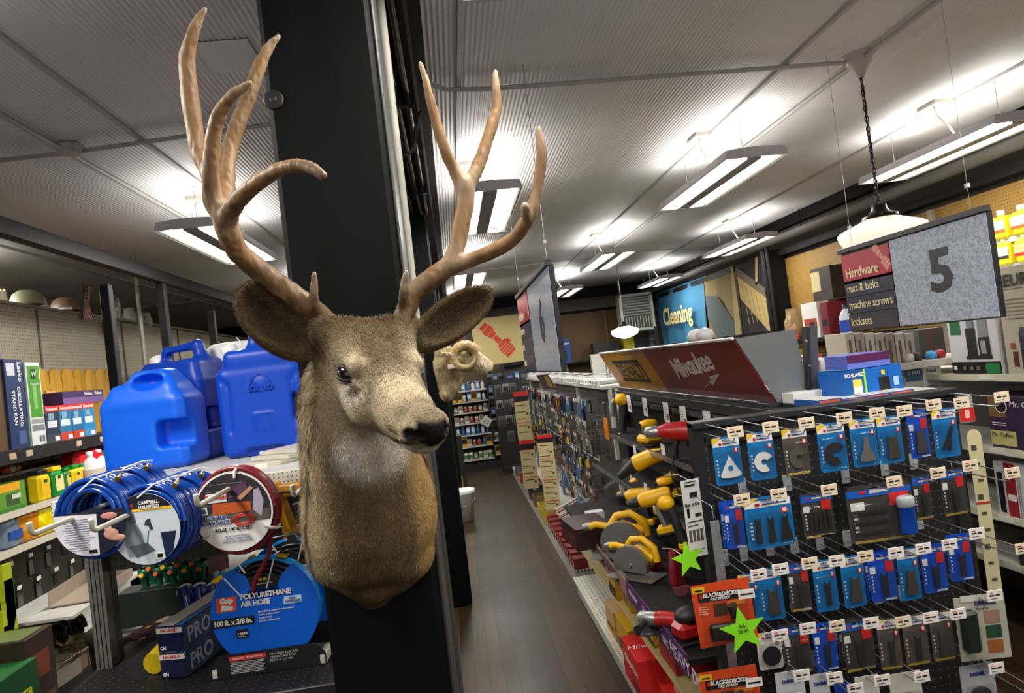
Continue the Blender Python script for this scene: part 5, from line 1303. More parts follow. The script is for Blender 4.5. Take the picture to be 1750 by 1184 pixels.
# rods, bins and little red boxes on the low shelves
for i in range(26):
    o = B().tube([(0, 0, 0), (.30, .26, .04+.002*(i % 5))], .006, C(214, 212, 206) if i % 4 else C(150, 40, 36), 6).obj('steel_rod')
    o.location = (.70, 4.70+.036*i, .325+.010*(i % 3)); tag(o, 'thin white steel rod in the slanting stack on the low shelf', 'rod', 'white steel rods on the low shelf')
for i in range(12):
    o = carton('small_red_box', 'small red-brown carton in the row along the aisle edge', 'box', (.72, 4.80+.115*i-.1, .112), (.10, .09, .075+.012*(i % 3)), C(120+8*(i % 3), 40, 34), 0, [('L', .1, .3, .9, .6, C(200, 180, 170))], group='small red cartons on the white base deck')
for i, (y, c, nm) in enumerate(((6.2, C(190, 170, 40), 'olive yellow'), (6.45, C(196, 176, 60), 'pale yellow'), (6.9, C(120, 96, 60), 'brown'), (7.3, C(60, 60, 60), 'dark grey'), (7.8, C(170, 168, 160), 'pale grey'), (8.3, C(150, 60, 40), 'rust red'), (8.9, C(90, 90, 96), 'slate'))):
    t = thing('parts_bin', nm+' open bin on the white base deck near the aisle floor', 'bin', (.74, y, .112))
    b = B()
    for s in (-1, 1): b.box((0, s*.10, .05), (.16, .006, .10), c)
    for s in (-1, 1): b.box((s*.08, 0, .05), (.006, .20, .10), c)
    b.box((0, 0, .003), (.16, .20, .006), c); b.obj('bin_body', t); B().ball((0, 0, .05), (.07, .09, .035), C(110, 104, 96, .4, .4), 10).obj('loose_stock', t)
# ================================================================ BLACK END DISPLAY AT THE END OF THE AISLE, AND THE SHELVES ACROSS IT
e2 = thing('black_end_rack', 'black end rack at the far end of the aisle with a few grey packs', 'display rack', (.74, 9.98, 0))
B().box((0, 0, .69), (.36, .02, 1.38), blk_metal).obj('pegboard', e2)
for s in (-.18, .18): B().box((s, 0, .69), (.03, .05, 1.38), blk_metal).obj('upright', e2)
B().box((0, -.10, .05), (.38, .24, .10), blk_metal).obj('kick_plate', e2)
gpk = [minipack('m', C(100, 104, 104), C(60, 62, 62), .10, .16), minipack('n', C(150, 150, 150), C(40, 40, 40), .10, .12)]
for r_ in range(4):
    for c_ in range(3):
        if r_ == 3 and c_ != 1: continue
        o = link('hanging_pack', gpk[(r_+c_) % 2]); o.location = (.62+.115*c_, 9.955, 1.30-.235*r_); o.rotation_euler = (0, 0, R(90))
        tag(o, 'grey pack in the %s row of the black end rack, %s' % (('top', 'second', 'third', 'lowest')[r_], ('left', 'middle', 'right')[c_]), 'hardware pack', 'packs on the black end rack')
def bottle_me(c1, c2, w_=.055, h_=.13, kind=0):
    b = B()
    if kind == 0: b.lathe([(0, 0), (w_/2, 0), (w_/2, h_*.62), (w_*.42, h_*.72), (w_*.16, h_*.82), (w_*.16, h_*.88)], c1, 10); b.lathe([(w_*.19, h_*.86), (w_*.19, h_), (0, h_)], c2, 10)
    elif kind == 1: b.lathe([(0, 0), (w_/2, 0), (w_/2, h_*.9), (w_*.3, h_), (0, h_)], c1, 10); b.lathe([(w_*.51, h_*.2), (w_*.51, h_*.7)], c2, 10)
    else: b.box((0, 0, h_/2), (w_, .05, h_), c1, bev=.003); b.box((0, -.026, h_*.55), (w_*.8, .002, h_*.5), c2)
    return b.mesh('goods')
stock = [('white spray bottle', bottle_me(W_, C(60, 120, 190))), ('blue bottle', bottle_me(C(60, 110, 180), W_)), ('pale carton', bottle_me(C(206, 202, 190), C(130, 120, 110), .07, .11, 2)),
         ('grey can', bottle_me(C(140, 140, 136, .3, .5), C(190, 60, 50), .06, .10, 1)), ('olive can', bottle_me(C(110, 112, 80), C(200, 196, 180), .06, .10, 1)), ('sky-blue pack', bottle_me(C(100, 150, 200), C(220, 226, 232), .06, .13, 2)),
         ('yellow carton', bottle_me(C(214, 160, 10), C(30, 26, 20), .10, .14, 2)), ('pink-labelled jar', bottle_me(C(220, 214, 208), C(176, 110, 110), .06, .09, 1)), ('green-labelled tub', bottle_me(C(214, 214, 200), C(70, 130, 80), .075, .11, 1))]
bs = thing('cross_shelves', 'tall shelves of bottles and cans facing up the aisle from its far end', 'shelving unit', (.20, 10.75, 0))
B().box((0, .05, .80), (1.16, .02, 1.60), C(92, 76, 54, .7)).obj('back_panel', bs)
for x in (-.36, .285, .58): B().box((x, -.12, .80), (.025, .30, 1.6), blk_metal).obj('upright', bs)
shz = [.16, .37, .55, .73, .90, 1.07, 1.24]
for z in shz: B().box((-.04, -.12, z), (.64, .30, .016), shelf_w).obj('shelf', bs)
for z in (.20, .42): B().box((.435, -.12, z), (.28, .30, .016), shelf_w).obj('shelf', bs)
B().box((.1, -.1, .06), (1.0, .26, .12), blk_metal).obj('kick_plate', bs)
sel = [[8, 2, 8, 8, 4], [3, 1, 6, 2, 3], [1, 0, 1, 5, 5], [7, 2, 7, 2, 3], [3, 4, 2, 3, 7], [6, 5, 0, 0, 5], [0, 5, 0, 5, 1]]
shn = ('lowest', 'second lowest', 'third lowest', 'middle', 'third from top', 'second from top', 'topmost')
for zi, z in enumerate(shz):
    for i in range(8):
        nm, me = stock[sel[zi][i % 5]] if not (zi == 5 and i < 3) else stock[6]
        o = link('shelf_goods', me); o.location = (.20-.32+.078*i, 10.60, z+.009); tag(o, '%s on the %s cross shelf at the aisle end' % (nm, shn[zi]), 'goods', nm+'s, %s cross shelf' % shn[zi])
for i in range(3):
    for z, nm, me in ((.209, 'yellow carton', stock[6][1]), (.429, 'green-labelled tub', stock[8][1])):
        o = link('shelf_goods', me); o.location = (.55+.085*i, 10.60, z); o.rotation_euler = (0, 0, 0); tag(o, '%s on the short right-hand shelf at the aisle end' % nm, 'goods', nm+'s on the short shelf')
bluep = minipack('p', C(70, 120, 190), C(220, 220, 226), .075, .12)
for r_ in range(5):
    for c_ in range(3):
        o = link('hanging_pack', bluep if (r_+c_) % 2 else gpk[1]); o.location = (.55+.09*c_, 10.66, 1.46-.175*r_); o.rotation_euler = (0, 0, R(90)); tag(o, '%s pack hanging above the short shelf, row %s' % ('blue' if (r_+c_) % 2 else 'pale grey', ('one', 'two', 'three', 'four', 'five')[r_]), 'hardware pack', '%s packs over the short shelf, row %d' % ('blue' if (r_+c_) % 2 else 'pale', r_+1))
o = carton('price_card', 'tilted white price card hanging before the cross shelves', 'card', P(828, 727, Y=10.45), (.14, .004, .14), C(214, 212, 204), (0, .6, 0), [('F', .15, .3, .8, .36, K_), ('F', .2, .55, .75, .6, GRY)])
# second bank of shelving behind, right of the black rack
o = carton('blue_shelf_display', 'bluish peg display above the far black rack', 'display rack', (.95, 11.4, 0), (2.0, .06, 1.45), C(40, 40, 42), 0)
for i in range(16):
    o = link('hanging_pack', bluep if i % 3 else gpk[0]); o.location = (.10+.12*i, 11.35, 1.44-.05*(i % 2)); o.rotation_euler = (0, 0, R(90)); tag(o, '%s pack along the top of the far peg display' % ('blue' if i % 3 else 'grey'), 'hardware pack', '%s packs on the far display' % ('blue' if i % 3 else 'grey'))
# bucket and tall black bin beside the middle pillar
t = thing('white_bucket', 'white plastic bucket on the floor beside the middle pillar', 'bucket', (-.06, 7.2, 0))
B().lathe([(0, 0), (.09, 0), (.12, .28), (.13, .285), (.13, .30), (.118, .30)], W_, 24).obj('bucket_body', t); B().lathe([(.132, .30), (.132, .32), (.10, .325), (0, .325)], W_, 24).obj('lid', t); B().tube([(-.125*math.cos(a), -.02-.10*math.sin(a), .26-.10*math.sin(a)) for a in np.linspace(0, math.pi, 9)], .003, wire_m, 5).obj('bail_handle', t)
o = carton('tall_dark_bin', 'tall dark bin with a yellow sticker beyond the white bucket', 'bin', (-.12, 8.9, 0), (.24, .3, .74), C(34, 34, 36), 0, [('F', .2, .1, .8, .3, C(170, 130, 30))])
# canvas with a red nozzle, back wall
cv = thing('nozzle_canvas', 'cream canvas with a red stencilled hose nozzle on the back wall', 'banner', (.88, 12.34, 1.62), (0, 0, 0))
b = B(); b.box((0, 0, .42), (.92, .02, .88), C(190, 172, 112)); b.obj('canvas', cv)
redp = C(196, 64, 44, .8)
M = FC @ Matrix.Translation((0, .43, .012)) @ Matrix.Rotation(-.85, 4, 'Z')
b = B()
for x0, x1, h0, h1 in ((-.40, -.32, .075, .085), (-.31, -.20, .10, .10), (-.19, -.10, .085, .06), (-.09, .06, .05, .05), (.07, .14, .08, .10), (.15, .19, .12, .12), (.20, .24, .12, .12), (.25, .29, .115, .115), (.30, .36, .10, .09)):
    b.prism([(x0, -h0), (x1, -h1), (x1, h1), (x0, h0)], .001, redp, M)
b.prism([(.06, .08), (.12, .15), (.20, .17), (.16, .10)], .001, redp, M); b.prism([(.30, -.10), (.36, -.09), (.34, -.13)], .001, redp, M)
b.obj('nozzle_print', cv)
o = B().box((.2, 12.31, 1.575), (2.2, .10, .07), blk).obj('black_ledge'); tag(o, 'black ledge running under the nozzle canvas', 'ledge')
o = B().box((.18, 12.345, 2.0), (.22, .02, .5), C(110, 18, 22)).obj('red_banner'); tag(o, 'dark red strip of banner between the ram and the canvas', 'banner')
# ---------------------------------------------------------------- aisle signs
pebble = bpy.data.materials.new('mottled_blue_grey'); pebble.use_nodes = True; nt = pebble.node_tree; N = nt.nodes; L = nt.links
tc = N.new('ShaderNodeTexCoord'); n = N.new('ShaderNodeTexVoronoi'); n.inputs['Scale'].default_value = 95; n2 = N.new('ShaderNodeTexNoise'); n2.inputs['Scale'].default_value = 40; n2.inputs['Detail'].default_value = 3
L.new(tc.outputs['Object'], n.inputs['Vector']); L.new(tc.outputs['Object'], n2.inputs['Vector']); mm = N.new('ShaderNodeMath'); mm.operation = 'MULTIPLY'; L.new(n.outputs['Distance'], mm.inputs[0]); L.new(n2.outputs[0], mm.inputs[1])
cr = N.new('ShaderNodeValToRGB'); cr.color_ramp.elements[0].position = .05; cr.color_ramp.elements[0].color = (*lin(128, 138, 156), 1); cr.color_ramp.elements[1].position = .34; cr.color_ramp.elements[1].color = (*lin(176, 184, 200), 1)
L.new(mm.outputs[0], cr.inputs[0]); L.new(cr.outputs[0], N['Principled BSDF'].inputs['Base Color']); N['Principled BSDF'].inputs['Roughness'].default_value = .28
crim = C(176, 40, 62, .3); navy = C(50, 54, 70, .3); cream_t = C(222, 208, 168)
def aisle_sign(label, num, x, y0, y1, z0, z1, words_):
    """hangs along the aisle; seen from its -x side; y1 is the far (left) end"""
    t = thing('aisle_sign', label, 'sign', (x, (y0+y1)/2, z0)); Wd = y1-y0; h_ = z1-z0
    B().box((.012, 0, h_/2), (.022, Wd, h_), K_, bev=.002).obj('board', t)
    B().box((0, 0, h_+.008), (.03, Wd+.01, .022), C(44, 42, 50), bev=.002).obj('top_channel', t)
    xl = Wd/2-.40*Wd
    b = B(); b.box((-.001, (-Wd/2+xl)/2, h_/2), (.002, Wd/2+xl-.006, h_-.012), pebble); b.obj('number_panel', t)
    B().box((-.002, (xl+Wd/2)/2, h_*.815-.012), (.004, Wd/2-xl-.004, h_*.36), crim).obj('heading_panel', t)
    for k in range(3): B().box((-.002, (xl+Wd/2)/2, h_*(.535-.208*k)), (.004, Wd/2-xl-.004, h_*.20), navy).obj('slat', t)
    text(t, num, (-.004, -Wd/2+(Wd/2+xl)*.47, h_*.52), FACE_LEFT, h_*.60, C(38, 38, 48), bold=.007).scale = (1.18, 1, 1)
    if words_:
        text(t, words_[0], (-.006, Wd/2-.025, h_*.725), FACE_LEFT, .165*h_, cream_t, align='LEFT', bold=.0012, space=.95)
        for k in range(3): text(t, words_[1+k], (-.006, Wd/2-.020, h_*(.535-.208*k)), FACE_LEFT, .142*h_, cream_t, align='LEFT', bold=.0002, space=.92)
    b = B(); M = FL @ Matrix.Translation((-(xl+.15*h_), h_*.84, .004)) @ Matrix.Rotation(-.9, 4, 'Z') @ Matrix.Scale(h_/.55, 4)
    for x0, x1, h0 in ((-.10, -.06, .028), (-.055, -.02, .022), (-.015, .02, .014), (.025, .05, .03), (.055, .075, .034), (.08, .10, .03)): b.prism([(x0, -h0), (x1, -h0), (x1, h0), (x0, h0)], .0008, C(214, 150, 130), M)
    b.obj('nozzle_print', t)
    for s in (-1, 1):
        B().tube([(.01, s*(Wd/2-.08), h_+.02), (.01, s*(Wd/2-.08), CEIL-z0-.03)], .0012, C(150, 148, 144, .3, .5), 4).obj('hanging_wire', t)
        B().box((.01, s*(Wd/2-.08), h_+.11), (.012, .014, .016), C(200, 210, 215)).obj('wire_clip', t)
    return t
aisle_sign('aisle sign 5 with crimson Hardware heading and navy slats', '5', 1.93, 2.19, 3.08, 1.547, 1.930, ('Hardware', 'nuts & bolts', 'machine screws', 'locksets'))
aisle_sign('aisle sign 6 seen edge-on above the aisle', '6', .44, 2.73, 4.08, 1.535, 1.985, ('Hardware', 'fasteners', 'tools', 'chain'))
# ================================================================ RIGHT SIDE AND BACK OF THE SHOP
ochre = pegmat('pegboard_ochre', lin(146, 112, 48), lin(60, 44, 20), .0254, .0036, (1, 2)); ochre2 = pegmat('pegboard_brown', lin(104, 80, 40), lin(40, 30, 16), .0254, .0036, (0, 2))
t = thing('wall_pegboard', 'ochre pegboard panels along the right wall behind the aisle 5 sign', 'pegboard', (4.05, 5.6, 0))
for i, y in enumerate((-2.6, -1.38, -.16, 1.06)): B().box((0, y+.3, 1.55), (.02, 1.21, 1.75), ochre).obj('pegboard_panel', t)
for y in (-2.9, -1.69, -.47, .75): B().box((-.02, y, 1.55), (.03, .06, 1.75), C(150, 142, 120)).obj('slotted_upright', t)
t = thing('back_pegboard', 'brown pegboard panels along the back wall near the heater', 'pegboard', (2.7, 12.85, 0))
for i in range(3): B().box((-1.0+.9*i, 0, 1.7), (.88, .02, 1.4), ochre2).obj('pegboard_panel', t)
for i in range(4): B().box((-1.45+.9*i, -.02, 1.7), (.03, .03, 1.4), C(120, 108, 84)).obj('slotted_upright', t)
# banners high on the right wall
def banner(nm, label, y0, y1, z0, z1, m_, amp=.018, seed=0, sag=.0):
    t = thing(nm, label, 'banner', (3.98, (y0+y1)/2, z0)); W2 = (y1-y0)/2
    def f(u, v):
        y = -W2+2*W2*u; zz = (z1-z0)*v
        return (-.012-amp*(math.sin(u*17+seed+v*2.5)*(.35+.65*(1-v))+.5*math.sin(u*31+seed)*(1-v)), y*(1-.03*(1-v)*sag), zz+sag*.05*math.sin(math.pi*u)*-(1-v))
    B().grid(f, 48, 10, m_).obj('cloth', t)
    return t
skyb = C(52, 116, 152, .85); t = banner('cloth_banner', 'sky-blue cloth banner reading Cleaning on the right wall', 9.95, 12.3, 1.60, 2.56, skyb, .024, 1, 1.)
text(t, 'Cleaning', (-.078, .05, .46), FACE_LEFT, .42, C(226, 206, 140), bold=.010)
t = banner('denim_banner', 'tan and denim-blue patterned banner beside the blue cloth one', 8.78, 9.93, 1.60, 2.55, C(142, 126, 84, .9), .010, 2)
b = B(); b.prism([(-.56, .66), (-.56, .30), (-.30, .0), (.50, .0), (.50, .06), (-.10, .60)], .002, C(86, 96, 96, .9), basis((0, -1, 0), (0, 0, 1), (-1, 0, 0), (-.03, 0, 0))); b.prism([(.36, 0), (.56, 0), (.56, .95), (.48, .95)], .002, C(176, 156, 108, .9), basis((0, -1, 0), (0, 0, 1), (-1, 0, 0), (-.033, 0, 0))); b.obj('printed_shapes', t)
t = banner('broom_banner', 'banner with a big pale broom head on dark cloth, nearest of the three', 7.70, 8.76, 1.60, 2.55, C(38, 35, 38, .9), .006, 3)
b = B(); Mb = basis((0, -1, 0), (0, 0, 1), (-1, 0, 0), (-.022, 0, 0))
b.prism([(-.50, .80), (.48, .34), (.50, .0), (.20, .0), (-.48, .48)], .002, C(186, 162, 104, .9), Mb)
b.prism([(-.52, .90), (-.46, .90), (.52, .40), (.52, .28), (-.52, .80)], .003, C(110, 100, 78, .9), Mb); b.prism([(.0, .62), (.06, .60), (.16, .95), (.10, .95)], .003, C(170, 150, 104, .9), Mb); b.prism([(.44, .36), (.52, .40), (.52, .15), (.46, .18)], .003, C(196, 176, 120, .9), Mb)
for k in range(7): b.prism([(-.40+.12*k, .70-.055*k), (-.385+.12*k, .69-.055*k), (-.30+.12*k, .12), (-.315+.12*k, .12)], .0035, C(150, 130, 84, .9), Mb)
b.obj('broom_print', t)
o = B().box((3.93, 9.85, 1.565), (.30, 4.9, .05), blk).obj('display_ledge'); tag(o, 'long black ledge under the three wall banners', 'ledge')
o = B().box((3.93, 7.60, 2.05), (.28, .06, 1.0), blk).obj('divider_panel'); tag(o, 'black upright divider at the near end of the banners', 'divider')
for s in (0, .12): 
    o = B().tube([(3.80, 7.50+s, 1.6), (3.80, 7.50+s, 2.58)], .025, blk, 10).obj('rolled_mat'); tag(o, 'thin black rolled mat standing by the broom banner', 'rolled mat', 'rolled mats by the banner')
# unit heater hung from the ceiling at the back
t = thing('unit_heater', 'grey slatted unit heater hung at the back of the shop', 'heater', (3.42, 11.9, 1.90))
hm_ = C(150, 154, 144, .5)
B().box((0, .12, .33), (.62, .22, .70), hm_, bev=.01).obj('casing', t); 
for k in range(7): B().box((0, -.01, .30+.050*k), (.48, .05, .012), hm_, (.5, 0, 0)).obj('louvre', t)
for k in range(9): B().box((-.21+.052*k, -.01, .15), (.012, .05, .22), hm_).obj('lower_fin', t)
B().box((0, .0, .34), (.50, .02, .62), C(34, 34, 32)).obj('dark_grille', t)
for z in (.02, .655): B().box((0, -.02, z), (.62, .06, .045), hm_).obj('frame_bar', t)
for s in (-1, 1): B().box((s*.29, -.02, .33), (.045, .06, .66), hm_).obj('frame_side', t)
for s in (-.25, .25): B().tube([(s, .12, .68), (s, .12, CEIL-1.9)], .01, C(120, 118, 110), 6).obj('hanger_rod', t)
# stock along the back wall ledge
o = B().box((2.6, 12.6, 1.455), (2.9, .45, .03), blk).obj('back_ledge'); tag(o, 'black ledge along the back wall holding boxed goods', 'ledge')
for i, (x, w_, h_, c, nm) in enumerate(((1.62, .10, .34, C(40, 34, 44), 'slim dark box with a red mark'), (1.86, .22, .50, C(20, 50, 110), 'tall dark blue box'), (2.12, .20, .46, C(28, 66, 140), 'blue box with white lines'), (2.9, .5, .30, C(36, 34, 32), 'black crate below the heater'), (3.35, .20, .34, C(190, 176, 30), 'yellow pad'), (3.62, .3, .30, C(40, 38, 36), 'dark crate by the corner'))):
    carton('back_wall_box', nm+' on the back ledge', 'box', (x, 12.5, 1.471), (w_, .2, h_), c, 0, [('F', .1, .75, .9, .82, C(200, 200, 210)), ('F', .2, .1, .6, .5, C(16, 30, 60))] if 'blue' in nm else [])
for k in range(5):
    o = link('stacked_jar', bottle_me(C(120, 140, 156), C(60, 66, 74), .13, .16, 1)); o.location = (3.80, 12.42, 1.595+.162*k) ; tag(o, 'bluish jar in the column by the cloth banner', 'jar', 'column of stacked jars')
# ---------------------------------------------------------------- shelf on the right wall with boxes (between the broom banner and the sign)
o = B().box((3.80, 6.45, 1.455), (.44, 2.0, .04), blk).obj('wall_shelf'); tag(o, 'black wall shelf left of the aisle 5 sign', 'shelf')
t = thing('glass_jar', 'clear jar of amber goods on the black wall shelf', 'jar', (3.78, 7.05, 1.476)); B().lathe([(0, 0), (.10, 0), (.11, .05), (.11, .20), (.08, .26), (.08, .34)], mat('jar_glass', (.45, .30, .16), .1, alpha=.55), 20).obj('jar_body', t); B().lathe([(0, .005), (.09, .005), (.09, .12), (0, .15)], C(150, 96, 40), 16).obj('contents', t)
carton('red_strip_box', 'low orange-red box in front of the amber jar', 'box', (3.64, 6.98, 1.476), (.06, .38, .06), C(226, 70, 40), 0, [('L', .7, 0, 1, 1, C(60, 80, 190))])
carton('coffee_box', 'white carton with a red coffee picture on the black wall shelf', 'box', (3.78, 6.55, 1.476), (.2, .30, .36), W_, 0, [('L', .1, .25, .9, .55, C(170, 60, 50)), ('L', .45, .08, .75, .45, C(30, 30, 32))])
carton('maroon_box', 'slim maroon carton beside the white coffee box', 'box', (3.78, 6.28, 1.476), (.2, .12, .34), C(120, 26, 40), 0, [('L', .1, .3, .9, .5, K_)])
carton('upper_machine_box', 'cream and black box standing high behind the coffee box', 'box', (3.92, 6.55, 1.845), (.14, .36, .34), C(48, 38, 30), 0, [('L', 0, .3, .45, .9, C(190, 176, 130))])
o = B().box((3.90, 6.45, 1.835), (.18, .9, .014), blk).obj('upper_bracket_shelf'); tag(o, 'short black bracket shelf above the coffee box', 'shelf')
t = thing('detergent_bottle', 'blue and white bottle left of the aisle 5 sign', 'bottle', (3.72, 5.98, 1.476)); B().lathe([(0, 0), (.07, 0), (.07, .16), (.05, .21), (.022, .25)], C(206, 212, 226), 18).obj('bottle_body', t); B().lathe([(.0715, .03), (.0715, .14)], C(20, 70, 170), 18).obj('bottle_label', t); B().lathe([(.026, .24), (.026, .29), (0, .29)], C(30, 40, 70), 14).obj('cap', t)
# goods under the wall shelf
for i, (y, w_, h_, c, nm) in enumerate(((7.6, .45, .34, C(16, 78, 44), 'dark green'), (7.0, .5, .30, C(130, 118, 60), 'olive'), (6.72, .16, .30, C(206, 160, 70), 'tan'), (6.1, .6, .24, C(38, 38, 26), 'black-green'))):
    carton('under_shelf_box', nm+' carton under the black wall shelf', 'box', (3.70, y, 1.08), (.3, w_, h_), c)
o = B().box((3.75, 6.6, .54), (.5, 3.6, 1.078), C(90, 84, 76)).obj('wall_counter'); tag(o, 'plain counter along the right wall under the black shelf', 'counter')
# bottles on white wall shelves above the far right
def fbottle(label, loc, s, body, lab, capc, jug=False):
    t = thing('chemical_bottle', label, 'bottle', loc, (0, 0, R(-90))); t.scale = (s, s, s)
    if jug:
        B().lathe([(0, 0), (.062, 0), (.066, .02), (.064, .12), (.045, .165), (.020, .185), (.018, .20)], body, 18, Matrix.Diagonal((1, .8, 1, 1))).obj('bottle_body', t)
        B().tube([(.03, 0, .18), (.062, 0, .17), (.066, 0, .12)], .010, body, 8).obj('handle', t)
    else: B().box((0, 0, .075), (.115, .07, .15), body, bev=.014).obj('bottle_body', t); B().lathe([(.02, .148), (.018, .165)], body, 12).obj('neck', t)
    B().lathe([(.022, .16 if not jug else .195), (.022, .19 if not jug else .222), (0, .19 if not jug else .222)], capc, 14).obj('cap', t)
    b = B(); b.box((0, -.0365 if not jug else -.053, .085 if not jug else .055), (.108, .002, .075), lab[0]); b.box((0, -.038 if not jug else -.0545, .055 if not jug else .03), (.108, .002, .018), lab[1]); b.obj('bottle_label', t)
wsx = 3.72
ws = thing('white_wall_shelves', 'white wall shelves of yellow bottles beyond the aisle 5 sign', 'shelving unit', (3.88, 4.2, 0))
yb, wb = C(236, 214, 20), C(236, 234, 226)
for i, (yy, nm) in enumerate(((412, 'top'), (458, 'middle'), (508, 'lower'))):
    z = P(1710, yy, X=wsx-.05).z; B().box((-.02, 0, z), (.32, 1.6, .02), shelf_w if i < 2 else blk_metal).obj('shelf', ws); B().box((-.185, 0, z), (.012, 1.6, .035), shelf_w if i < 2 else blk_metal).obj('shelf_lip', ws)
    for k in range(6):
        y = 4.55-.155*k
        fbottle('%s %s on the %s white wall shelf, %s from the sign' % (('yellow', 'yellow', 'white')[i], ('tin', 'bottle', 'jug')[i], nm, pos_n[k]), (wsx-.02, y, z+.0105), 1.0 if i < 2 else 1.0, (yb, yb, wb)[i], ((wb, C(220, 90, 30)), (wb if k % 2 else C(230, 220, 120), C(40, 40, 40) if k % 2 else C(190, 40, 40)), (C(230, 220, 170), C(214, 60, 30)))[i], wb, i == 2)
# ---------------------------------------------------------------- appliance shelves of the next gondola (far right edge)
a_, b_ = P(1608, 640, Z=1.262), P(1752, 641, Z=1.262)
ang = math.atan2(b_.x-a_.x, -(b_.y-a_.y)); mid = (a_+b_)/2
ap = thing('appliance_shelves', 'white-edged shelves of boxed kitchen appliances at the right edge', 'shelving unit', (mid.x, mid.y, 0), (0, 0, ang))
def apz(x, y): 
    d = ray(x, y); n_ = Vector((math.cos(ang), math.sin(ang), 0)); tt = (n_.dot(Vector((mid.x, mid.y, 0))))/n_.dot(d); return CAMZ+d.z*tt
azs = [1.262, apz(1700, 765), apz(1705, 878), apz(1715, 958), apz(1722, 1088)]
B().box((.46, 0, .62), (.02, 3.0, 1.24), C(60, 58, 54)).obj('back_panel', ap)
for z in azs:
    B().box((.23, .0, z-.012), (.46, 2.0 if z > 1.2 else 3.0, .016), shelf_w).obj('shelf', ap); B().box((-.004, 0, z-.012), (.010, 2.0 if z > 1.2 else 3.0, .034), C(206, 202, 178)).obj('shelf_lip', ap)
    for y in (-.05, -.75): B().box((-.010, y, z-.012), (.003, .09, .022), C(226, 224, 216)).obj('ticket', ap)
AR = basis((math.cos(ang), math.sin(ang), 0), (-math.sin(ang), math.cos(ang), 0), (0, 0, 1), (mid.x, mid.y, 0))
def ap_box(nm, label, px0, px1, zi, d_, h_, base, panels=(), texts=(), inset=.02):
    """box whose aisle face spans picture columns px0..px1 on appliance shelf zi"""
    n_ = Vector((math.cos(ang), math.sin(ang), 0)); u = Vector((-math.sin(ang), math.cos(ang), 0)); z = azs[zi]; ys = []
    for px in (px0, px1):
        d = ray(px, 640+(px-1700)*.1); tt = n_.dot(Vector((mid.x, mid.y, 0)))/n_.dot(d); q = d*tt; ys.append((q-Vector((mid.x, mid.y, q.z))).dot(u))
    y0, y1 = min(ys), max(ys); return carton(nm, label, 'box', AR @ Vector((inset+d_/2, (y0+y1)/2, z-.003)), (d_, y1-y0-.004, h_), base, ang, panels, texts)
GRN = C(20, 100, 50)
ap_box('blender_box', 'white and black carton picturing a black blender, under the aisle 5 sign', 1622, 1708, 0, .22, .30, C(200, 200, 206), [('L', 0, 0, 1, .22, K_), ('L', .70, .03, .96, .19, C(24, 120, 60)), ('L', .06, .68, .28, .92, GRN), ('L', .34, .26, .86, .32, C(30, 30, 32)), ('L', .38, .3, .58, .78, C(22, 22, 24)), ('L', .62, .3, .84, .62, C(22, 22, 24)), ('L', .66, .35, .76, .56, C(150, 152, 158)), ('L', .42, .78, .56, .98, C(120, 124, 130)), ('L', .64, .62, .82, .98, C(130, 134, 140)), ('L', .05, .08, .12, .15, W_), ('L', .24, .08, .32, .15, C(100, 90, 80)), ('L', .38, .08, .46, .15, C(100, 90, 80)), ('L', .52, .08, .6, .15, C(100, 90, 80))])
ap_box('coffee_maker_box', 'cream coffee maker carton with bold dark lettering at the right edge', 1717, 1800, 0, .30, .50, C(176, 170, 150), [('L', 0, .79, 1, .80, GRY), ('L', .35, .05, .62, .40, C(34, 38, 52)), ('L', .38, .36, .58, .44, C(70, 76, 90)), ('L', .17, .08, .28, .22, C(90, 30, 34)), ('L', .14, .24, .24, .30, C(150, 60, 60))]+[('L', .1, .52+.035*k, .8, .53+.035*k, C(130, 124, 108)) for k in range(6)], [('L', 'KEURIG', .50, .87, .075, K_, dict(bold=.002))])
ap_box('purple_coffee_box', 'dark purple coffee maker carton with a coffee cup picture', 1672, 1800, 1, .26, .255, C(48, 28, 60), [('L', .02, .60, .26, .99, C(120, 84, 48)), ('L', .0, .06, .37, .34, C(188, 180, 116)), ('L', .60, .1, .8, .7, C(24, 20, 28)), ('L', .05, .44, .25, .455, W_), ('L', .05, .48, .25, .495, W_)], [('L', 'Mr. Coffee', .55, .85, .040, W_, dict(shear=.2)), ('L', 'Mr. Coffee', .18, .26, .028, K_)])
cup = B(); cup.prism([(.034*math.cos(a), .034*math.sin(a)) for a in np.linspace(0, 6.28, 20)[:-1]], .0008, W_, FL @ Matrix.Translation((0, 0, .0035))); cup.prism([(.029*math.cos(a), .029*math.sin(a)) for a in np.linspace(0, 6.28, 20)[:-1]], .0008, C(30, 18, 14), FL @ Matrix.Translation((0, 0, .0045)))
pb = bpy.data.objects['purple_coffee_box']; o = cup.obj('cup_picture', pb); o.location = (-.13, pb.dimensions.y/2-.085, .205)
ap_box('hand_mixer_box', 'white and crimson carton with a slim black appliance', 1668, 1704, 2, .2, .26, C(206, 204, 206), [('L', .5, .0, 1, 1, C(150, 30, 44)), ('L', .55, .3, .95, .42, W_), ('L', .12, .05, .40, .8, K_)])
ap_box('coffee_press_box', 'white carton picturing a black coffee machine, below the purple one', 1706, 1800, 2, .24, .255, C(206, 204, 208), [('L', .22, .1, .42, .5, C(30, 32, 40)), ('L', .18, .5, .46, .56, C(60, 64, 72)), ('L', .26, .58, .4, .66, C(100, 100, 110)), ('L', .03, .05, .05, .95, C(150, 148, 150)), ('L', .3, .80, .62, .86, C(50, 50, 56))])
ap_box('toaster_box', 'dark carton with a pale ringed kettle picture, third shelf down', 1690, 1800, 3, .24, .12, C(40, 40, 40), [('L', .15, .1, .5, .9, C(170, 168, 160)), ('L', .22, .25, .42, .75, K_)])
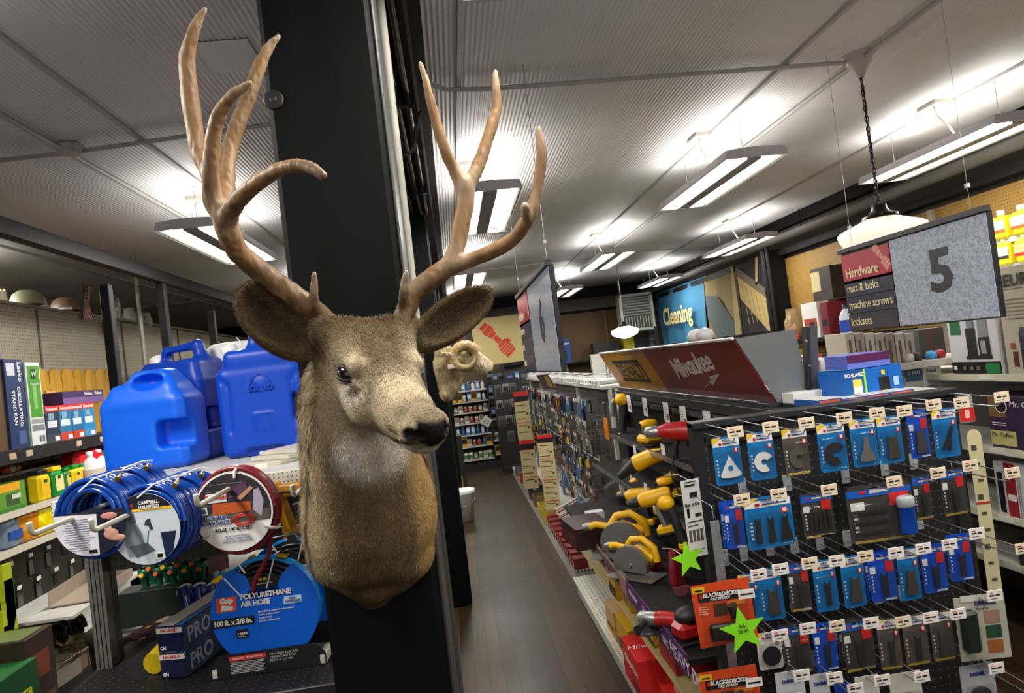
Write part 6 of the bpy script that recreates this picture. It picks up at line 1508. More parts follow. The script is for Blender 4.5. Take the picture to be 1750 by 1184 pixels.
ap_box('navy_box', 'dark navy carton on the lowest appliance shelf', 1700, 1800, 4, .26, .16, C(22, 22, 52), [('L', .05, .2, .6, .8, C(34, 34, 74))])
ap_box('lavender_box', 'dark carton with a lavender top on the lower appliance shelf', 1700, 1790, 3, .02, .06, C(90, 80, 110), inset=.3)
# ---------------------------------------------------------------- stock on top of the near gondola, behind the blade display
topz = 1.348
o = B().box((1.46, 2.52, 1.328), (.26, .94, .03), shelf_w).obj('gondola_top_board'); tag(o, 'white top board behind the blade display carrying lock boxes', 'shelf')
LB = C(14, 84, 160)
def top_box(nm, label, px, py, Y, w_, d_, h_, base, rz, panels=(), texts=()):
    p = P(px, py, Y=Y); return carton(nm, label, 'box', (p.x, Y+d_/2, p.z), (w_, d_, h_), base, rz, panels, texts)
for i, (px, py) in enumerate(((1418, 697), (1462, 694), (1500, 688), (1542, 682), (1405, 691), (1378, 690))):
    if i < 4: top_box('lock_box', 'flat blue box with orange stripe, %s from left in the row on the rack top' % pos_n[i], px, py, 2.10, .088, .14, .028, LB, .05, [('F', .08, .3, .92, .9, C(214, 84, 50)), ('T', 0, 0, 1, 1, C(214, 214, 210))])
top_box('white_lock_box', 'flat white box left of the blue lock boxes', 1385, 690, 2.28, .14, .16, .045, W_, .1)
top_box('door_lock_carton', 'larger bright blue lock carton with a green edge on the rack top', 1492, 672, 2.18, .235, .13, .088, C(10, 98, 190), .12, [('F', 0, 0, .34, 1, LB), ('F', .34, 0, .375, 1, C(150, 214, 40)), ('F', .15, .08, .30, .62, C(226, 214, 90)), ('F', .16, .08, .30, .35, W_), ('F', .59, .0, .77, .60, C(24, 22, 22)), ('F', .64, .68, .70, .86, C(230, 210, 60)), ('F', .83, .2, .92, .55, C(170, 200, 226)), ('T', 0, 0, 1, 1, C(60, 130, 196))], [('F', 'SCHLAGE', .17, .80, .017, W_, dict(bold=.0006))])
def back_box(nm, label, x0, x1, yb, yt, Y, base, panels=(), texts=(), d_=.14, z=None):
    if z is not None: Y = P(x0, yb, Z=z).y
    a, b2 = P(x0, yb, Y=Y), P(x1, yb-(x1-x0)*.122, Y=Y); h_ = (yb-yt)*Y/F
    return carton(nm, label, 'box', ((a.x+b2.x)/2, Y+d_/2, (a.z+b2.z)/2), (b2.x-a.x, d_, h_), base, 0, panels, texts)
tb = 2.75; tz = 1.3445
back_box('photo_box', 'white box with grey photographs standing next to the grey header post', 1378, 1412, 668, 606, tb, C(214, 208, 210), [('F', .1, .2, .9, .8, C(150, 146, 150)), ('F', .25, .1, .6, .5, C(50, 46, 50)), ('F', 0, .92, 1, 1, C(150, 40, 60))], z=tz)
back_box('spray_box', 'white box with an orange spray bottle picture', 1408, 1458, 672, 612, 2.62, C(226, 218, 214), [('F', .12, .05, .45, .62, C(230, 130, 40)), ('F', .18, .62, .36, .88, C(196, 180, 160)), ('F', .6, .7, .9, .76, C(40, 40, 120))], z=tz)
back_box('purple_top_box', 'lavender box with a dark purple top band', 1455, 1528, 676, 604, 2.62, C(104, 118, 200), [('F', 0, .80, 1, 1, C(84, 26, 76)), ('F', .12, .62, .8, .66, C(60, 70, 160))], z=tz)
back_box('slicer_kit_box', 'grey and blue box behind the lock carton', 1552, 1582, 680, 628, 3.42, C(178, 178, 174), [('F', 0, .55, 1, 1, C(50, 90, 120)), ('F', .1, .2, .9, .24, GRY), ('F', .1, .3, .9, .34, GRY)], [('F', 'G PRO', .5, .84, .024, W_, dict(bold=.0006))])
back_box('food_slicer_box', 'pale food slicer box behind the lock carton', 1582, 1614, 676, 624, 3.42, C(206, 206, 206), [('F', .1, .2, .6, .23, GRY), ('F', .1, .3, .7, .33, GRY)], [('F', 'Food\nSlicer', .45, .76, .026, K_, dict(bold=.0006))])
o = B().box((2.45, 3.50, P(1552, 680, Y=3.42).z-.016), (.60, .24, .02), shelf_w).obj('lower_white_shelf'); tag(o, 'white shelf carrying the pale food slicer box', 'shelf')
for i in range(7):
    back_box('upright_carton', 'grey upright carton with faded print behind the top row, %s from left' % pos_n[i], 1452+17*i, 1467+17*i, 632, 566, 3.42, (C(158, 150, 140), C(140, 130, 122), C(170, 164, 156))[i % 3], [('F', .3, .15, .6, .8, C(90, 74, 64))], d_=.2)
o = B().box((2.35, 3.55, 1.325), (1.1, .40, .034), shelf_wp).obj('dotted_white_shelf'); tag(o, 'white perforated shelf above the pale food slicer box', 'shelf')
back_box('dark_picture_box', 'dark box with a brown tool picture beside the blender carton', 1575, 1618, 611, 560, 3.50, C(70, 66, 64), [('F', .3, .2, .55, .9, C(90, 60, 50))], d_=.2)
for i, (px, c, nm) in enumerate(((1592, C(60, 160, 214), 'sky blue'), (1606, C(176, 34, 48), 'dark red'), (1566, C(40, 36, 34), 'black'), (1553, C(190, 186, 180), 'pale'))):
    p = P(px, 609-(px-1592)*.12, Y=3.42); o = B().lathe([(0, 0), (.026, 0), (.028, .02), (.022, .04), (0, .045)], c, 14).obj('small_pot'); o.location = (p.x, 3.42, 1.343); tag(o, nm+' lidded pot on the white perforated shelf', 'pot')
# stock on the grey side of the header
for i, (px, py, Y, c, nm) in enumerate(((1232, 582, 2.9, C(200, 204, 206, .2), 'crumpled clear bag on top of the red header'), (1212, 586, 3.0, C(220, 220, 216), 'small white packet beside the clear bag'))):
    p = P(px, py, Y=Y); o = B().ball((0, 0, .03), (.045, .035, .035), c, 9).obj('clear_bag' if i == 0 else 'white_packet'); o.location = (1.13, Y, 1.588) ; tag(o, nm, 'bag')
# ================================================================ LEFT GONDOLA END: JUGS, HOSES AND THE BLACK DECK
LX0, LX1, LZ = -1.16, -.33, 1.37
g = thing('hose_gondola', 'white-topped shelving unit end holding jugs above and hoses on hooks', 'shelving unit', ((LX0+LX1)/2, 2.6, 0))
lw = LX1-LX0
B().box((0, 0, LZ-.012), (lw, 1.20, .024), shelf_w, bev=.003).obj('top_shelf', g)
B().box((0, -.604, LZ-.022), (lw, .012, .046), pegmat('lip_perforated', lin(205, 202, 192), lin(80, 76, 70), .0127, .0022, (0, 2), .45), bev=.002).obj('shelf_lip', g)
B().box((0, -.44, 1.24), (lw-.08, .014, .24), pegmat('peg_dim', lin(50, 52, 46), (.01, .01, .01), .0254, .004, (0, 2))).obj('pegboard', g)
for s in (-1, 1):
    b = B(); x = s*(lw/2-.03)
    for dx in (-.018, -.006, .006, .018): b.box((x+dx, -.46, .68), (.009, .05, 1.34), C(112, 110, 106, .4, .4))
    b.box((x, -.43, .68), (.05, .03, 1.34), C(60, 60, 58)); b.obj('slotted_upright', g)
for i, z in enumerate((.55, .95)): B().box((0, .25, z), (lw-.05, .7, .02), shelf_w).obj('inner_shelf', g)
deck = pegmat('deck_perforated', (.006, .006, .007), (.07, .07, .07), .0254, .0022, (0, 1), .6); deck.node_tree.nodes['Principled BSDF'].inputs['Specular IOR Level'].default_value = .25
t = thing('black_deck', 'black perforated deck at knee height under the hanging hoses', 'shelf', (-.70, 2.05, .835))
B().box((0, 0, 0), (.92, .56, .020), deck, bev=.003).obj('deck_plate', t); B().box((0, -.282, -.02), (.92, .008, .06), blk_metal, bev=.002).obj('front_lip', t)
B().box((0, -.10, -.42), (.86, .30, .82), blk_metal).obj('cabinet', t); B().box((.14, -.288, -.012), (.12, .003, .03), C(214, 212, 206)).obj('ticket_strip', t)
# ---- water jugs
jb = [mat('jug_blue_%d' % i, c, .38, spec=.35, bump=(160, .25, .0015)) for i, c in enumerate(((.006, .115, .74), (.003, .045, .40), (.003, .055, .48)))]
def jug(kind, label, loc, rz, m_, w_, d_, h_):
    f = Field((-w_/2-.03, -d_/2-.03, -.02), (w_/2+.03, d_/2+.03, h_+.03), .0056)
    hb = h_*.72
    f.rbox((0, 0, hb/2), (w_, d_, hb), .032, k=0)
    if kind == 1:
        f.rbox((0, 0, h_*.76), (w_*.80, d_*.80, h_*.20), .03, k=.05); f.rbox((.02, 0, h_*.90), (w_*.46, d_*.55, h_*.16), .026, k=.05)
        f.ell((.02, -d_*.36, h_*.865), (.058, .07, .028), k=.012, cut=True)
        f.rbox((w_*.36, -d_*.42, h_*.34), (w_*.40, .12, h_*.26), .018, k=.012, cut=True); f.cap((w_*.50, -d_*.5, h_*.10), (w_*.50, -d_*.5, h_*.62), .012, .012, .02, cut=True)
        for z in (.14, .56): f.cap((-w_*.46, -d_*.505, h_*z), (w_*.1, -d_*.505, h_*z), .0016, .0016, .003, cut=True)
    elif kind == 2:
        f.rbox((0, 0, h_*.77), (w_*.88, d_*.9, h_*.16), .03, k=.04); f.cap((-w_*.22, 0, h_*.93), (w_*.26, 0, h_*.965), .020, .020, .01)
        f.cap((-w_*.28, 0, h_*.80), (-w_*.22, 0, h_*.93), .024, .020, .02); f.cap((w_*.32, 0, h_*.80), (w_*.26, 0, h_*.955), .034, .022, .02)
        f.rbox((0, 0, h_*.885), (w_*.40, .4, .036), .012, k=.008, cut=True)
        f.rbox((w_*.34, -d_*.35, h_*.34), (w_*.26, .10, h_*.20), .014, k=.01, cut=True); f.rbox((w_*.50, 0, h_*.34), (.06, .4, h_*.17), .014, k=.012, cut=True)
    else:
        f.rbox((.02, 0, h_*.78), (w_*.92, d_, h_*.16), .03, k=.03); f.rbox((.03, 0, h_*.92), (w_*.42, d_*.6, h_*.14), .02, k=.04)
        f.rbox((w_*.39, 0, h_*.36), (w_*.085, .5, h_*.22), .010, k=.006, cut=True)
        for s in (-1, 1): f.cap((s*w_*.37, -d_*.515, h_*.22), (s*w_*.37, -d_*.515, h_*.58), .008, .008, .012, cut=True); f.cap((s*w_*.37, -d_*.515, h_*.58), (s*w_*.47, -d_*.515, h_*.66), .008, .008, .012, cut=True)
        f.rbox((0, -d_*.5, .0), (w_*.46, .05, h_*.14), .02, k=.008, cut=True)
        f.rbox((w_*.02, -d_*.5, h_*.27), (w_*.26, .006, h_*.15), .003, k=.002)
        f.ell((w_*.02, -d_*.5+.012, h_*.565), (w_*.145, .017, h_*.095), k=.002)
    v, fc = f.net(); v = relax(v, fc, 2, .5)
    t = thing('water_jug', label, 'jug', loc, (0, 0, rz), 'blue water jugs on the white shelf')
    link('jug_body', npmesh('jug_body', v, fc, [m_]), t)
    if kind != 1:
        cx = -w_*.36; M = Matrix.Translation((cx, 0, h_*.84)) @ Matrix.Rotation(-.35, 4, 'Y')
        B().lathe([(.030, -.02), (.030, .0)], m_, 20, M).lathe([(.032, .0), (.032, .030), (.028, .034), (0, .034)], W_, 20, M).obj('screw_cap', t)
        B().tube([M @ Vector((.03, 0, .0)), M @ Vector((.055, 0, .02)), M @ Vector((.045, 0, .05))], .0022, W_, 5).obj('cap_strap', t)
    if kind == 3:
        tt = text(t, 'IGLOO', (w_*.02, -d_*.5-.0055, h_*.535), FACE_CAM, .030, m_, ext=.0015, bold=.001)
        b = B(); b.tube([(w_*.02+w_*.125*math.cos(a), -d_*.5-.003, h_*.52+h_*.125*math.sin(a)) for a in np.linspace(0, math.pi, 15)], .002, m_, 5); b.tube([(w_*.02+w_*.125*c, -d_*.5-.003, h_*.515) for c in (-1, 1)], .002, m_, 5); b.obj('embossed_arch', t)
        b = B()
        for k in range(3): b.tube([(w_*.02-w_*(.10-.03*k), -d_*.5-.003, h_*(.215+.02*k)), (w_*.02-w_*(.10-.03*k), -d_*.5-.003, h_*(.325-.0*k)), (w_*.02+w_*(.10-.03*k), -d_*.5-.003, h_*(.325)), (w_*.02+w_*(.10-.03*k), -d_*.5-.003, h_*(.215+.02*k))], .0014, m_, 5)
        b.obj('embossed_panel', t)
    return t
def on_top(px, py, z=LZ): return P(px, py, Z=z)
p = P(254, 806, Z=LZ); jug(1, 'lighter blue water jug without a cap, in front of the other two', (p.x, p.y+.10, LZ), -.10, jb[0], .315, .20, .375)
p = P(320, 700, Y=2.74); jug(2, 'darker blue water jug with an open top handle, behind the front jug', (p.x-.035, 2.84, LZ), -.30, jb[1], .30, .22, .475)
p = P(452, 700, Y=2.60); jug(3, 'tall blue water jug with an embossed arch, beside the deer', (p.x, 2.66, LZ), -.02, jb[2], .325, .18, .470)
t = thing('drink_cooler', 'red drink cooler with a white lid between the blue jugs', 'cooler', (-.90, 3.02, LZ))
B().lathe([(0, 0), (.12, 0), (.14, .02), (.145, .30), (.15, .31), (.15, .34), (.145, .36)], C(176, 16, 24, .3), 28).obj('cooler_body', t); B().lathe([(.152, .345), (.155, .36), (.155, .44), (.13, .46), (0, .465)], W_, 28).obj('lid', t)
for z in (.24, .30): B().lathe([(.1455, z), (.149, z+.006), (.149, z+.016), (.1455, z+.022)], W_, 28).obj('white_band', t)
# thin wire racks and yellow packs on the right of the shelf
p = P(480, 800, Y=2.25)
for i, (dx, dy, rz) in enumerate(((0, 0, .5), (.02, .05, .6), (.05, -.02, .35), (-.03, .08, .8))):
    o = B().tube([(-.10, 0, 0), (.10, 0, .012), (.115, 0, .004)], .0025, W_, 5).obj('white_hook_rod'); o.location = (-.42+dx, 2.16+dy, LZ+.004+.006*i); o.rotation_euler = (0, 0, rz); tag(o, 'thin white hook rod lying loose on the shelf by the deer', 'hook', 'loose hook rods by the deer')
o = B().box((0, 0, .01), (.05, .03, .02), W_).obj('rod_tag'); o.location = (-.34, 2.25, LZ+.03); tag(o, 'small white tag among the loose hook rods', 'tag')
for i in range(3):
    o = B().box((0, 0, .006), (.16, .34, .012), C(196, 190, 176), bev=.001).obj('cream_board'); o.location = (-.56+.02*i, 2.35+.03*i, LZ+.013*i); o.rotation_euler = (0, 0, -.5); tag(o, 'flat cream panel lying under the tall jug, layer %s' % ('one', 'two', 'three')[i], 'panel')
# ---- white hooks and the hoses
def white_hook(label, x, z, y0=2.15, y1=1.62):
    t = thing('white_hook', label, 'peg hook', (x, y0, z), 0, 'white hooks holding the air hoses')
    B().tube([(0, 0, 0), (0, y1-y0+.01, -.004), (0, y1-y0, .002), (0, y1-y0-.004, .024)], .0062, C(222, 216, 198), 10).obj('hook_rod', t)
    B().box((0, .002, -.005), (.04, .008, .05), C(222, 216, 198), bev=.003).obj('hook_plate', t)
    return t
hoseb = mat('hose_blue', (.006, .050, .30), .16, spec=.6); hosek = mat('hose_black', (.012, .012, .014), .3); hoser = mat('hose_red', (.20, .014, .022), .32); hosec = mat('hose_cyan', (.005, .24, .62), .2)
def coil(b, R_, y0, y1, r_, mt, turns, wob=.0, M=None, sq=1.):
    n = int(turns*26); pts = []
    for i in range(n+1):
        u = i/n; a = 2*math.pi*turns*u; rr = R_*(1+wob*math.sin(a*.37+2*u)); pts.append((rr*math.cos(a), y0+(y1-y0)*u, sq*rr*math.sin(a)))
    return b.tube(pts, r_, mt, 8, M=M)
def arc(r_, a0, a1, n=24, sy=1.): return [(r_*math.cos(a), sy*r_*math.sin(a)) for a in np.linspace(a0, a1, n)]
def blue_hose(label, p, lab, rz=0.):
    t = thing('air_hose', label, 'hose', p, (0, 0, rz), 'coiled blue air hoses')
    b = B(); coil(b, .092, .0, .105, .0068, hoseb, 8, .03, sq=1.05); coil(b, .078, .0, .10, .0066, hoseb, 6.5, .03, sq=1.05); coil(b, .064, -.004, .09, .0066, hoseb, 3.5, .04, sq=1.1); b.obj('hose_coil', t)
    B().tube([(-.02, -.012, .072), (.02, -.008, .10), (.03, .06, .106), (.03, .12, .10)], .0025, W_, 6).obj('twist_tie', t)
    B().tube([(.06, .02, .088), (.052, .05, .096)], [.007, .005], C(190, 150, 60, .3, .9), 10).obj('brass_fitting', t)
    if not lab: return t
    FCc = FC @ Matrix.Translation((0, 0, .010))
    if lab == 1:
        cd = B().prism(arc(.092, math.pi*.93, math.pi*2.07), .0012, C(24, 26, 46), FCc).obj('label_card', t)
        b = B(); b.prism([(x, y) for x, y in arc(.0915, math.pi*.94, math.pi*1.56)]+[(.018, .012)], .0008, C(214, 212, 222), FCc @ Matrix.Translation((0, 0, .0012))); b.obj('printed_panel', cd)
        b = B()
        for k in range(14): b.box((-.035+.003*(k % 3), -.0125, .002-.0058*k), (.075-.006*(k % 4) if k < 10 else .05, .0004, .0012), C(90, 90, 110))
        b.box((.002, -.0125, -.080), (.020, .0004, .009), K_); b.obj('printing', cd)
        b = B(); b.ball((.052, -.0128, -.042), (.020, .001, .014), C(200, 150, 130), 10).ball((.045, -.0128, -.028), (.010, .001, .012), C(206, 158, 138), 10).ball((.066, -.0128, -.052), (.022, .001, .008), C(196, 146, 124), 10).ball((.050, -.0128, .004), (.022, .001, .009), C(190, 130, 116), 10); b.obj('hand_picture', cd)
        text(cd, 'C+H', (.0, -.0132, -.088), FACE_CAM, .007, W_)
    else:
        cd = B().prism(arc(.090, 0, 2*math.pi, 40)[:-1], .0012, C(196, 204, 214), FCc @ Matrix.Translation((-.008, -.008, 0))).obj('label_card', t)
        b = B(); M2 = FCc @ Matrix.Translation((-.008, -.008, .0013))
        b.prism(arc(.0895, math.pi*.20, math.pi*.80, 20), .0006, C(18, 20, 36), M2); b.prism([(-.072, .052), (.072, .052), (.076, .046), (-.076, .046)], .0008, YEL, M2)
        b.prism([(.038, -.012), (.078, -.012), (.066, -.060), (.045, -.078)], .0006, C(20, 30, 60), M2); b.prism([(-.060, .036), (-.030, .03), (-.01, -.01), (-.004, -.06), (-.05, -.068), (-.060, -.02)], .0006, C(130, 140, 150), M2)
        b.prism([(-.045, .040), (-.028, .042), (-.022, .020), (-.04, .016)], .0008, C(90, 96, 104), M2); b.prism([(.002, .022), (.014, .026), (.016, .012), (.020, -.002), (.012, -.004), (.008, .008), (-.002, .01)], .0008, C(50, 54, 60), M2); b.prism([(.006, -.004), (.008, -.004), (.0, -.05), (-.003, -.05)], .0008, C(60, 80, 120), M2)
        b.prism([(-.05, -.04), (.0, -.034), (.02, -.055), (-.03, -.07)], .0009, C(84, 90, 98), M2); b.prism([(.020, -.062), (.042, -.062), (.042, -.078), (.020, -.078)], .0008, W_, M2); b.prism([(.024, -.065), (.038, -.065), (.038, -.075), (.024, -.075)], .001, K_, M2)
        b.prism([(-.042, .066), (-.028, .066), (-.028, .056), (-.042, .056)], .0009, RED, M2); b.obj('printed_panel', cd)
        text(cd, 'CAMPBELL\nHAUSFELD', (.008, -.0145, .053), FACE_CAM, .0115, W_, bold=.0003)
    return t
hA, hB_, hC_, hD = P(148, 874, Y=1.85), P(239, 869, Y=1.85), P(400, 829, Y=1.88), P(528, 824, Y=1.90)
white_hook('white hook through the leftmost blue hose', hA.x, hA.z); white_hook('white hook through the blue hose with the spray-man label', hB_.x, hB_.z)
white_hook('white hook through the red hose disc', hC_.x, hC_.z); white_hook('white hook beside the deer\'s neck holding yellow packs', hD.x, hD.z, 2.15, 1.72)
p1, p2 = P(158, 886, Y=1.79), P(258, 896, Y=1.79)
blue_hose('blue air hose coil with a white instruction label, leftmost of the hoses', p1, 1, -.10)
blue_hose('blue air hose coil hanging behind the leftmost one', Vector((p1.x+.012, p1.y+.135, p1.z+.006)), 0, -.05)
blue_hose('blue air hose coil with a round label of a man spraying', p2, 2, -.14)
blue_hose('blue air hose coil hanging behind the spray-man one', Vector((p2.x+.016, p2.y+.135, p2.z+.0)), 0, -.08)
t = thing('shop_air_hose', 'red air tool hose on a round white-rimmed picture disc', 'hose', P(402, 873, Y=1.84), (0, 0, -.10))
b = B(); coil(b, .106, .004, .040, .0058, hoser, 4, .01, sq=1.06); coil(b, .096, .006, .036, .0058, hoser, 3, .02, sq=1.06); b.tube([(.08, .02, -.075), (.065, .03, -.13), (.02, .04, -.19), (.0, .05, -.23)], .006, hoser, 8); b.obj('hose_coil', t)
dk = Matrix.Translation((-.004, 0, .0)); DM = FC @ Matrix.Translation((-.004, 0, 0))
cd = B().prism(arc(.105, 0, 2*math.pi, 44)[:-1], .002, W_, DM).obj('disc', t)
b = B(); b.prism(arc(.100, -.30, math.pi+.30, 40), .0006, C(44, 40, 46), DM @ Matrix.Translation((0, 0, .002)))
b.prism([(-.092, -.030), (.092, -.030), (.098, -.0), (-.098, -.0)], .0006, C(92, 84, 76), DM @ Matrix.Translation((0, 0, .0026)))
for k in range(4): b.prism([(-.085+.01*k, .020+.018*k), (.03, .020+.018*k), (.03, .0215+.018*k), (-.085+.01*k, .0215+.018*k)], .0004, C(120, 120, 126), DM @ Matrix.Translation((0, 0, .0028)))
b.obj('picture', cd)
b = B(); M3 = DM @ Matrix.Translation((0, 0, .0035))
b.prism([(-.055, -.004), (.050, -.004), (.048, .022), (-.052, .026)], .0006, C(190, 86, 34), M3); b.prism([(.052, .0), (.074, -.02), (.084, .02), (.074, .055), (.060, .05)], .0006, C(176, 166, 186), M3); b.prism([(.012, .034), (.052, .062), (.060, .056), (.022, .026)], .0006, C(196, 140, 116), M3); b.prism([(.0, .06), (.04, .075), (.05, .04), (.02, .04)], .0005, C(90, 56, 84), M3)
b.prism([(-.068, .052), (-.014, .052), (-.014, .028), (-.068, .028)], .001, W_, M3); b.prism([(-.092, .018), (-.068, .018), (-.068, -.002), (-.092, -.002)], .001, C(220, 224, 230), M3); b.prism([(-.088, .014), (-.072, .014), (-.072, .002), (-.088, .002)], .0013, GRY, M3)
b.obj('printed_shapes', cd)
b = B()
for k in range(4): b.tube([(.022+(.030-.004*k)*math.cos(a), -.0048, -.024+(.016-.0025*k)*math.sin(a)) for a in np.linspace(0, 6.28, 20)[:-1]], .0012, C(200, 60, 50), 4, closed=True)
b.obj('coil_picture', cd)
text(cd, 'Thermoid', (-.045, -.0066, .042), FACE_CAM, .0155, RED, bold=.0004); text(cd, 'SHOP AIR\nTOOL HOSE', (-.050, -.0060, -.018), FACE_CAM, .0128, W_, bold=.0012); text(cd, 'SHOP AIR\nTOOL HOSE', (-.050, -.0068, -.018), FACE_CAM, .0128, C(40, 70, 150), bold=.0003)
text(cd, '422-25 1/4" ID x 25\'/', (-.008, -.0046, -.046), FACE_CAM, .0115, K_, bold=.0003)
for k in range(3): text(cd, ('300 PSI WORKING PRESSURE', 'HEAVY DUTY - HIGHLY FLEXIBLE', 'ABRASION AND OZONE RESISTANT')[k], (0, -.0046, -.064-.007*k), FACE_CAM, .005, C(70, 80, 150))
for a in (1.45, 3.75, 5.75):
    c, s = math.cos(a), math.sin(a); B().tube([(.088*c, -.005, .088*s), (.104*c, -.007, .104*s), (.118*c, .015, .118*s), (.112*c, .045, .112*s)], .0042, W_, 6).obj('white_strap', t)
# yellow packs near the deer's neck
t = thing('yellow_reel_pack', 'yellow plastic reel pack in clear wrap beside the deer\'s neck', 'reel pack', P(500, 862, Y=1.95), (0, 0, -.2))
yp = C(226, 160, 10, .3)
B().box((-.03, 0, 0), (.018, .05, .14), yp, (0, -.25, 0), bev=.004).obj('side_bar', t); B().box((.02, 0, .05), (.09, .05, .02), C(190, 130, 30), bev=.003).obj('top_bar', t); B().tube([(-.02, 0, .03), (.03, 0, .03), (.05, 0, -.01), (.01, 0, -.05)], .008, yp, 8).obj('loop', t); B().box((.035, 0, -.02), (.05, .04, .06), C(50, 44, 36), (0, -.2, 0), bev=.004).obj('dark_core', t); B().box((0, -.0, 0), (.13, .07, .17), clear, bev=.01).obj('wrap', t)
t = thing('yellow_tool_card', 'yellow carded tool behind the cyan hose coil by the deer', 'blister pack', P(512, 930, Y=2.05)); B().box((0, 0, 0), (.09, .01, .12), C(170, 120, 16), bev=.003).obj('card', t); B().box((.0, -.012, 0), (.06, .014, .08), C(40, 36, 30), bev=.003).obj('tool', t)
for i, (px, py) in enumerate(((470, 905), (470, 920))):
    p = P(px, py, Y=2.0); white = B().tube([(-.05, 0, 0), (.06, -.02, .01), (.07, -.02, -.002)], .003, wire_m, 6).obj('steel_prong'); white.location = p; tag(white, 'thin steel prong, %s of the pair right of the red hose' % ('upper', 'lower')[i], 'hook')
# ---- the big blue polyurethane hose pack on the deck
DZ = .846
def poly_hose(label, loc, rz, front):
    t = thing('polyurethane_hose', label, 'hose', loc, (0, 0, rz))
    b = B(); coil(b, .136, .016, .052, .0056, hosec, 5, .01); coil(b, .122, .012, .050, .0056, hosek, 6, .0); coil(b, .108, .014, .05, .0056, hosek, 5, .0); coil(b, .094, .014, .05, .0056, hosek, 4, .0)
    b.v = [(x, y, z+.165) for x, y, z in b.v]; b.obj('hose_coil', t)
    out = [(x, y+.165) for x, y in arc(.146, -math.pi*.25, math.pi*.30, 16)]+[(.052, .255), (.040, .225), (.062, .212), (.060, .200), (-.050, .200), (-.052, .212), (-.030, .228), (-.040, .262), (-.075, .288)]+[(x, y+.165) for x, y in arc(.146, math.pi*.70, math.pi*1.25, 16)]
    cb = C(0, 96, 214, .3)
    cd = B().prism(out, .0015, cb, FC).obj('round_card', t)
    B().prism([(-.175, .0), (.150, .0), (.150, .034), (.125, .062), (-.135, .062), (-.165, .02)], .002, C(22, 22, 26), FC @ Matrix.Translation((0, 0, .0025))).obj('black_base_card', t)
    for s in (-.15, .14): B().box((s, .03, .015), (.02, .07, .03), C(200, 196, 186), bev=.004).obj('white_foot', t)
    B().tube([(-.125, -.004, .262), (-.105, -.006, .272)], .007, YEL, 10).obj('brass_end', t); B().tube([(.045, .01, .306), (.072, .01, .300)], .007, C(190, 150, 40, .3, .8), 10).obj('brass_coupler', t)
    for x0, z0, x1, z1 in ((-.098, .268, -.058, .214), (.040, .302, .012, .226), (-.055, .300, -.04, .275)): B().tube([(x0, -.006, z0), (x1, -.006, z1)], .0022, W_, 6).obj('zip_tie', t)
    if not front: return t
    M4 = FC @ Matrix.Translation((0, 0, .0018)); b = B()
    b.prism([(-.146, .158), (-.030, .158), (-.030, .134), (-.142, .134)], .0005, K_, M4); b.prism([(-.125, .215), (-.072, .215), (-.076, .176), (-.129, .176)], .0006, C(226, 74, 30), M4); b.prism([(-.082, .124), (-.050, .124), (-.050, .100), (-.082, .100)], .0005, K_, M4); b.prism([(.055, .196), (.102, .196), (.100, .176), (.052, .176)], .0005, C(206, 220, 236), M4)
    b.prism([(-.040, .262), (.052, .255), (.040, .228), (-.032, .228)], .0004, K_, FC @ Matrix.Translation((0, 0, .001))); b.obj('printed_panel', cd)
    b = B(); M5 = FC @ Matrix.Translation((0, 0, .005)); b.prism([(-.108, .055), (-.010, .055), (-.010, .043), (-.108, .043)], .0005, C(210, 60, 50), M5)
    for k in range(8): b.prism([(-.106, .039-.004*k), (-.014-.004*(k % 3), .039-.004*k), (-.014-.004*(k % 3), .0375-.004*k), (-.106, .0375-.004*k)], .0004, C(190, 190, 190), M5)
    b.obj('warning_print', t)
    text(t, 'Grip\nRite', (-.100, -.0034, .196), FACE_CAM, .0190, W_, bold=.0014, shear=.15); text(t, 'POLYURETHANE\nAIR HOSE', (-.062, -.0030, .200), FACE_CAM, .0195, W_, bold=.0007, align='LEFT', space=.92)
    text(t, '100 ft. x 3/8 in.', (-.088, -.0032, .146), FACE_CAM, .0190, W_, bold=.0006, space=.92); text(t, '1 YEAR', (-.066, -.0032, .113), FACE_CAM, .0085, W_, bold=.0003); text(t, 'Warranty', (-.066, -.0032, .105), FACE_CAM, .005, W_)
    text(t, 'FIELD\nREPAIRABLE', (.077, -.0032, .186), FACE_CAM, .0075, C(40, 80, 160), bold=.0002)
    for k in range(4): text(t, ('Swivel fittings, coupler, and plug included', 'Flexible in cold weather', 'Resists kinking', '200 PSI - 4:1 burst ratio')[k], (-.018, -.0030, .165-.0085*k), FACE_CAM, .0058, W_, align='LEFT', bold=.0001)
    text(t, 'Coupler & plug included', (.004, -.0024, .240), FACE_CAM, .0050, W_); text(t, 'PRO 1/2', (.0, -.0024, .251), FACE_CAM, .0085, YEL, bold=.0003)
    text(t, 'MANGUERA DE AIRE\nDE POLIURETANO\n30.5 m x 9.53 mm', (.000, -.0056, .040), FACE_CAM, .0085, C(190, 190, 190), align='LEFT'); text(t, 'WARNING   ADVERTENCIA', (-.059, -.0058, .049), FACE_CAM, .0065, W_)
    return t
p = P(466, 1145, Z=DZ); poly_hose('large blue polyurethane air hose pack standing on the black deck', (p.x, 1.90, DZ), -.04, True)
poly_hose('second cyan hose pack standing behind the large blue one', (p.x+.055, 2.02, DZ+.015), -.10, False)
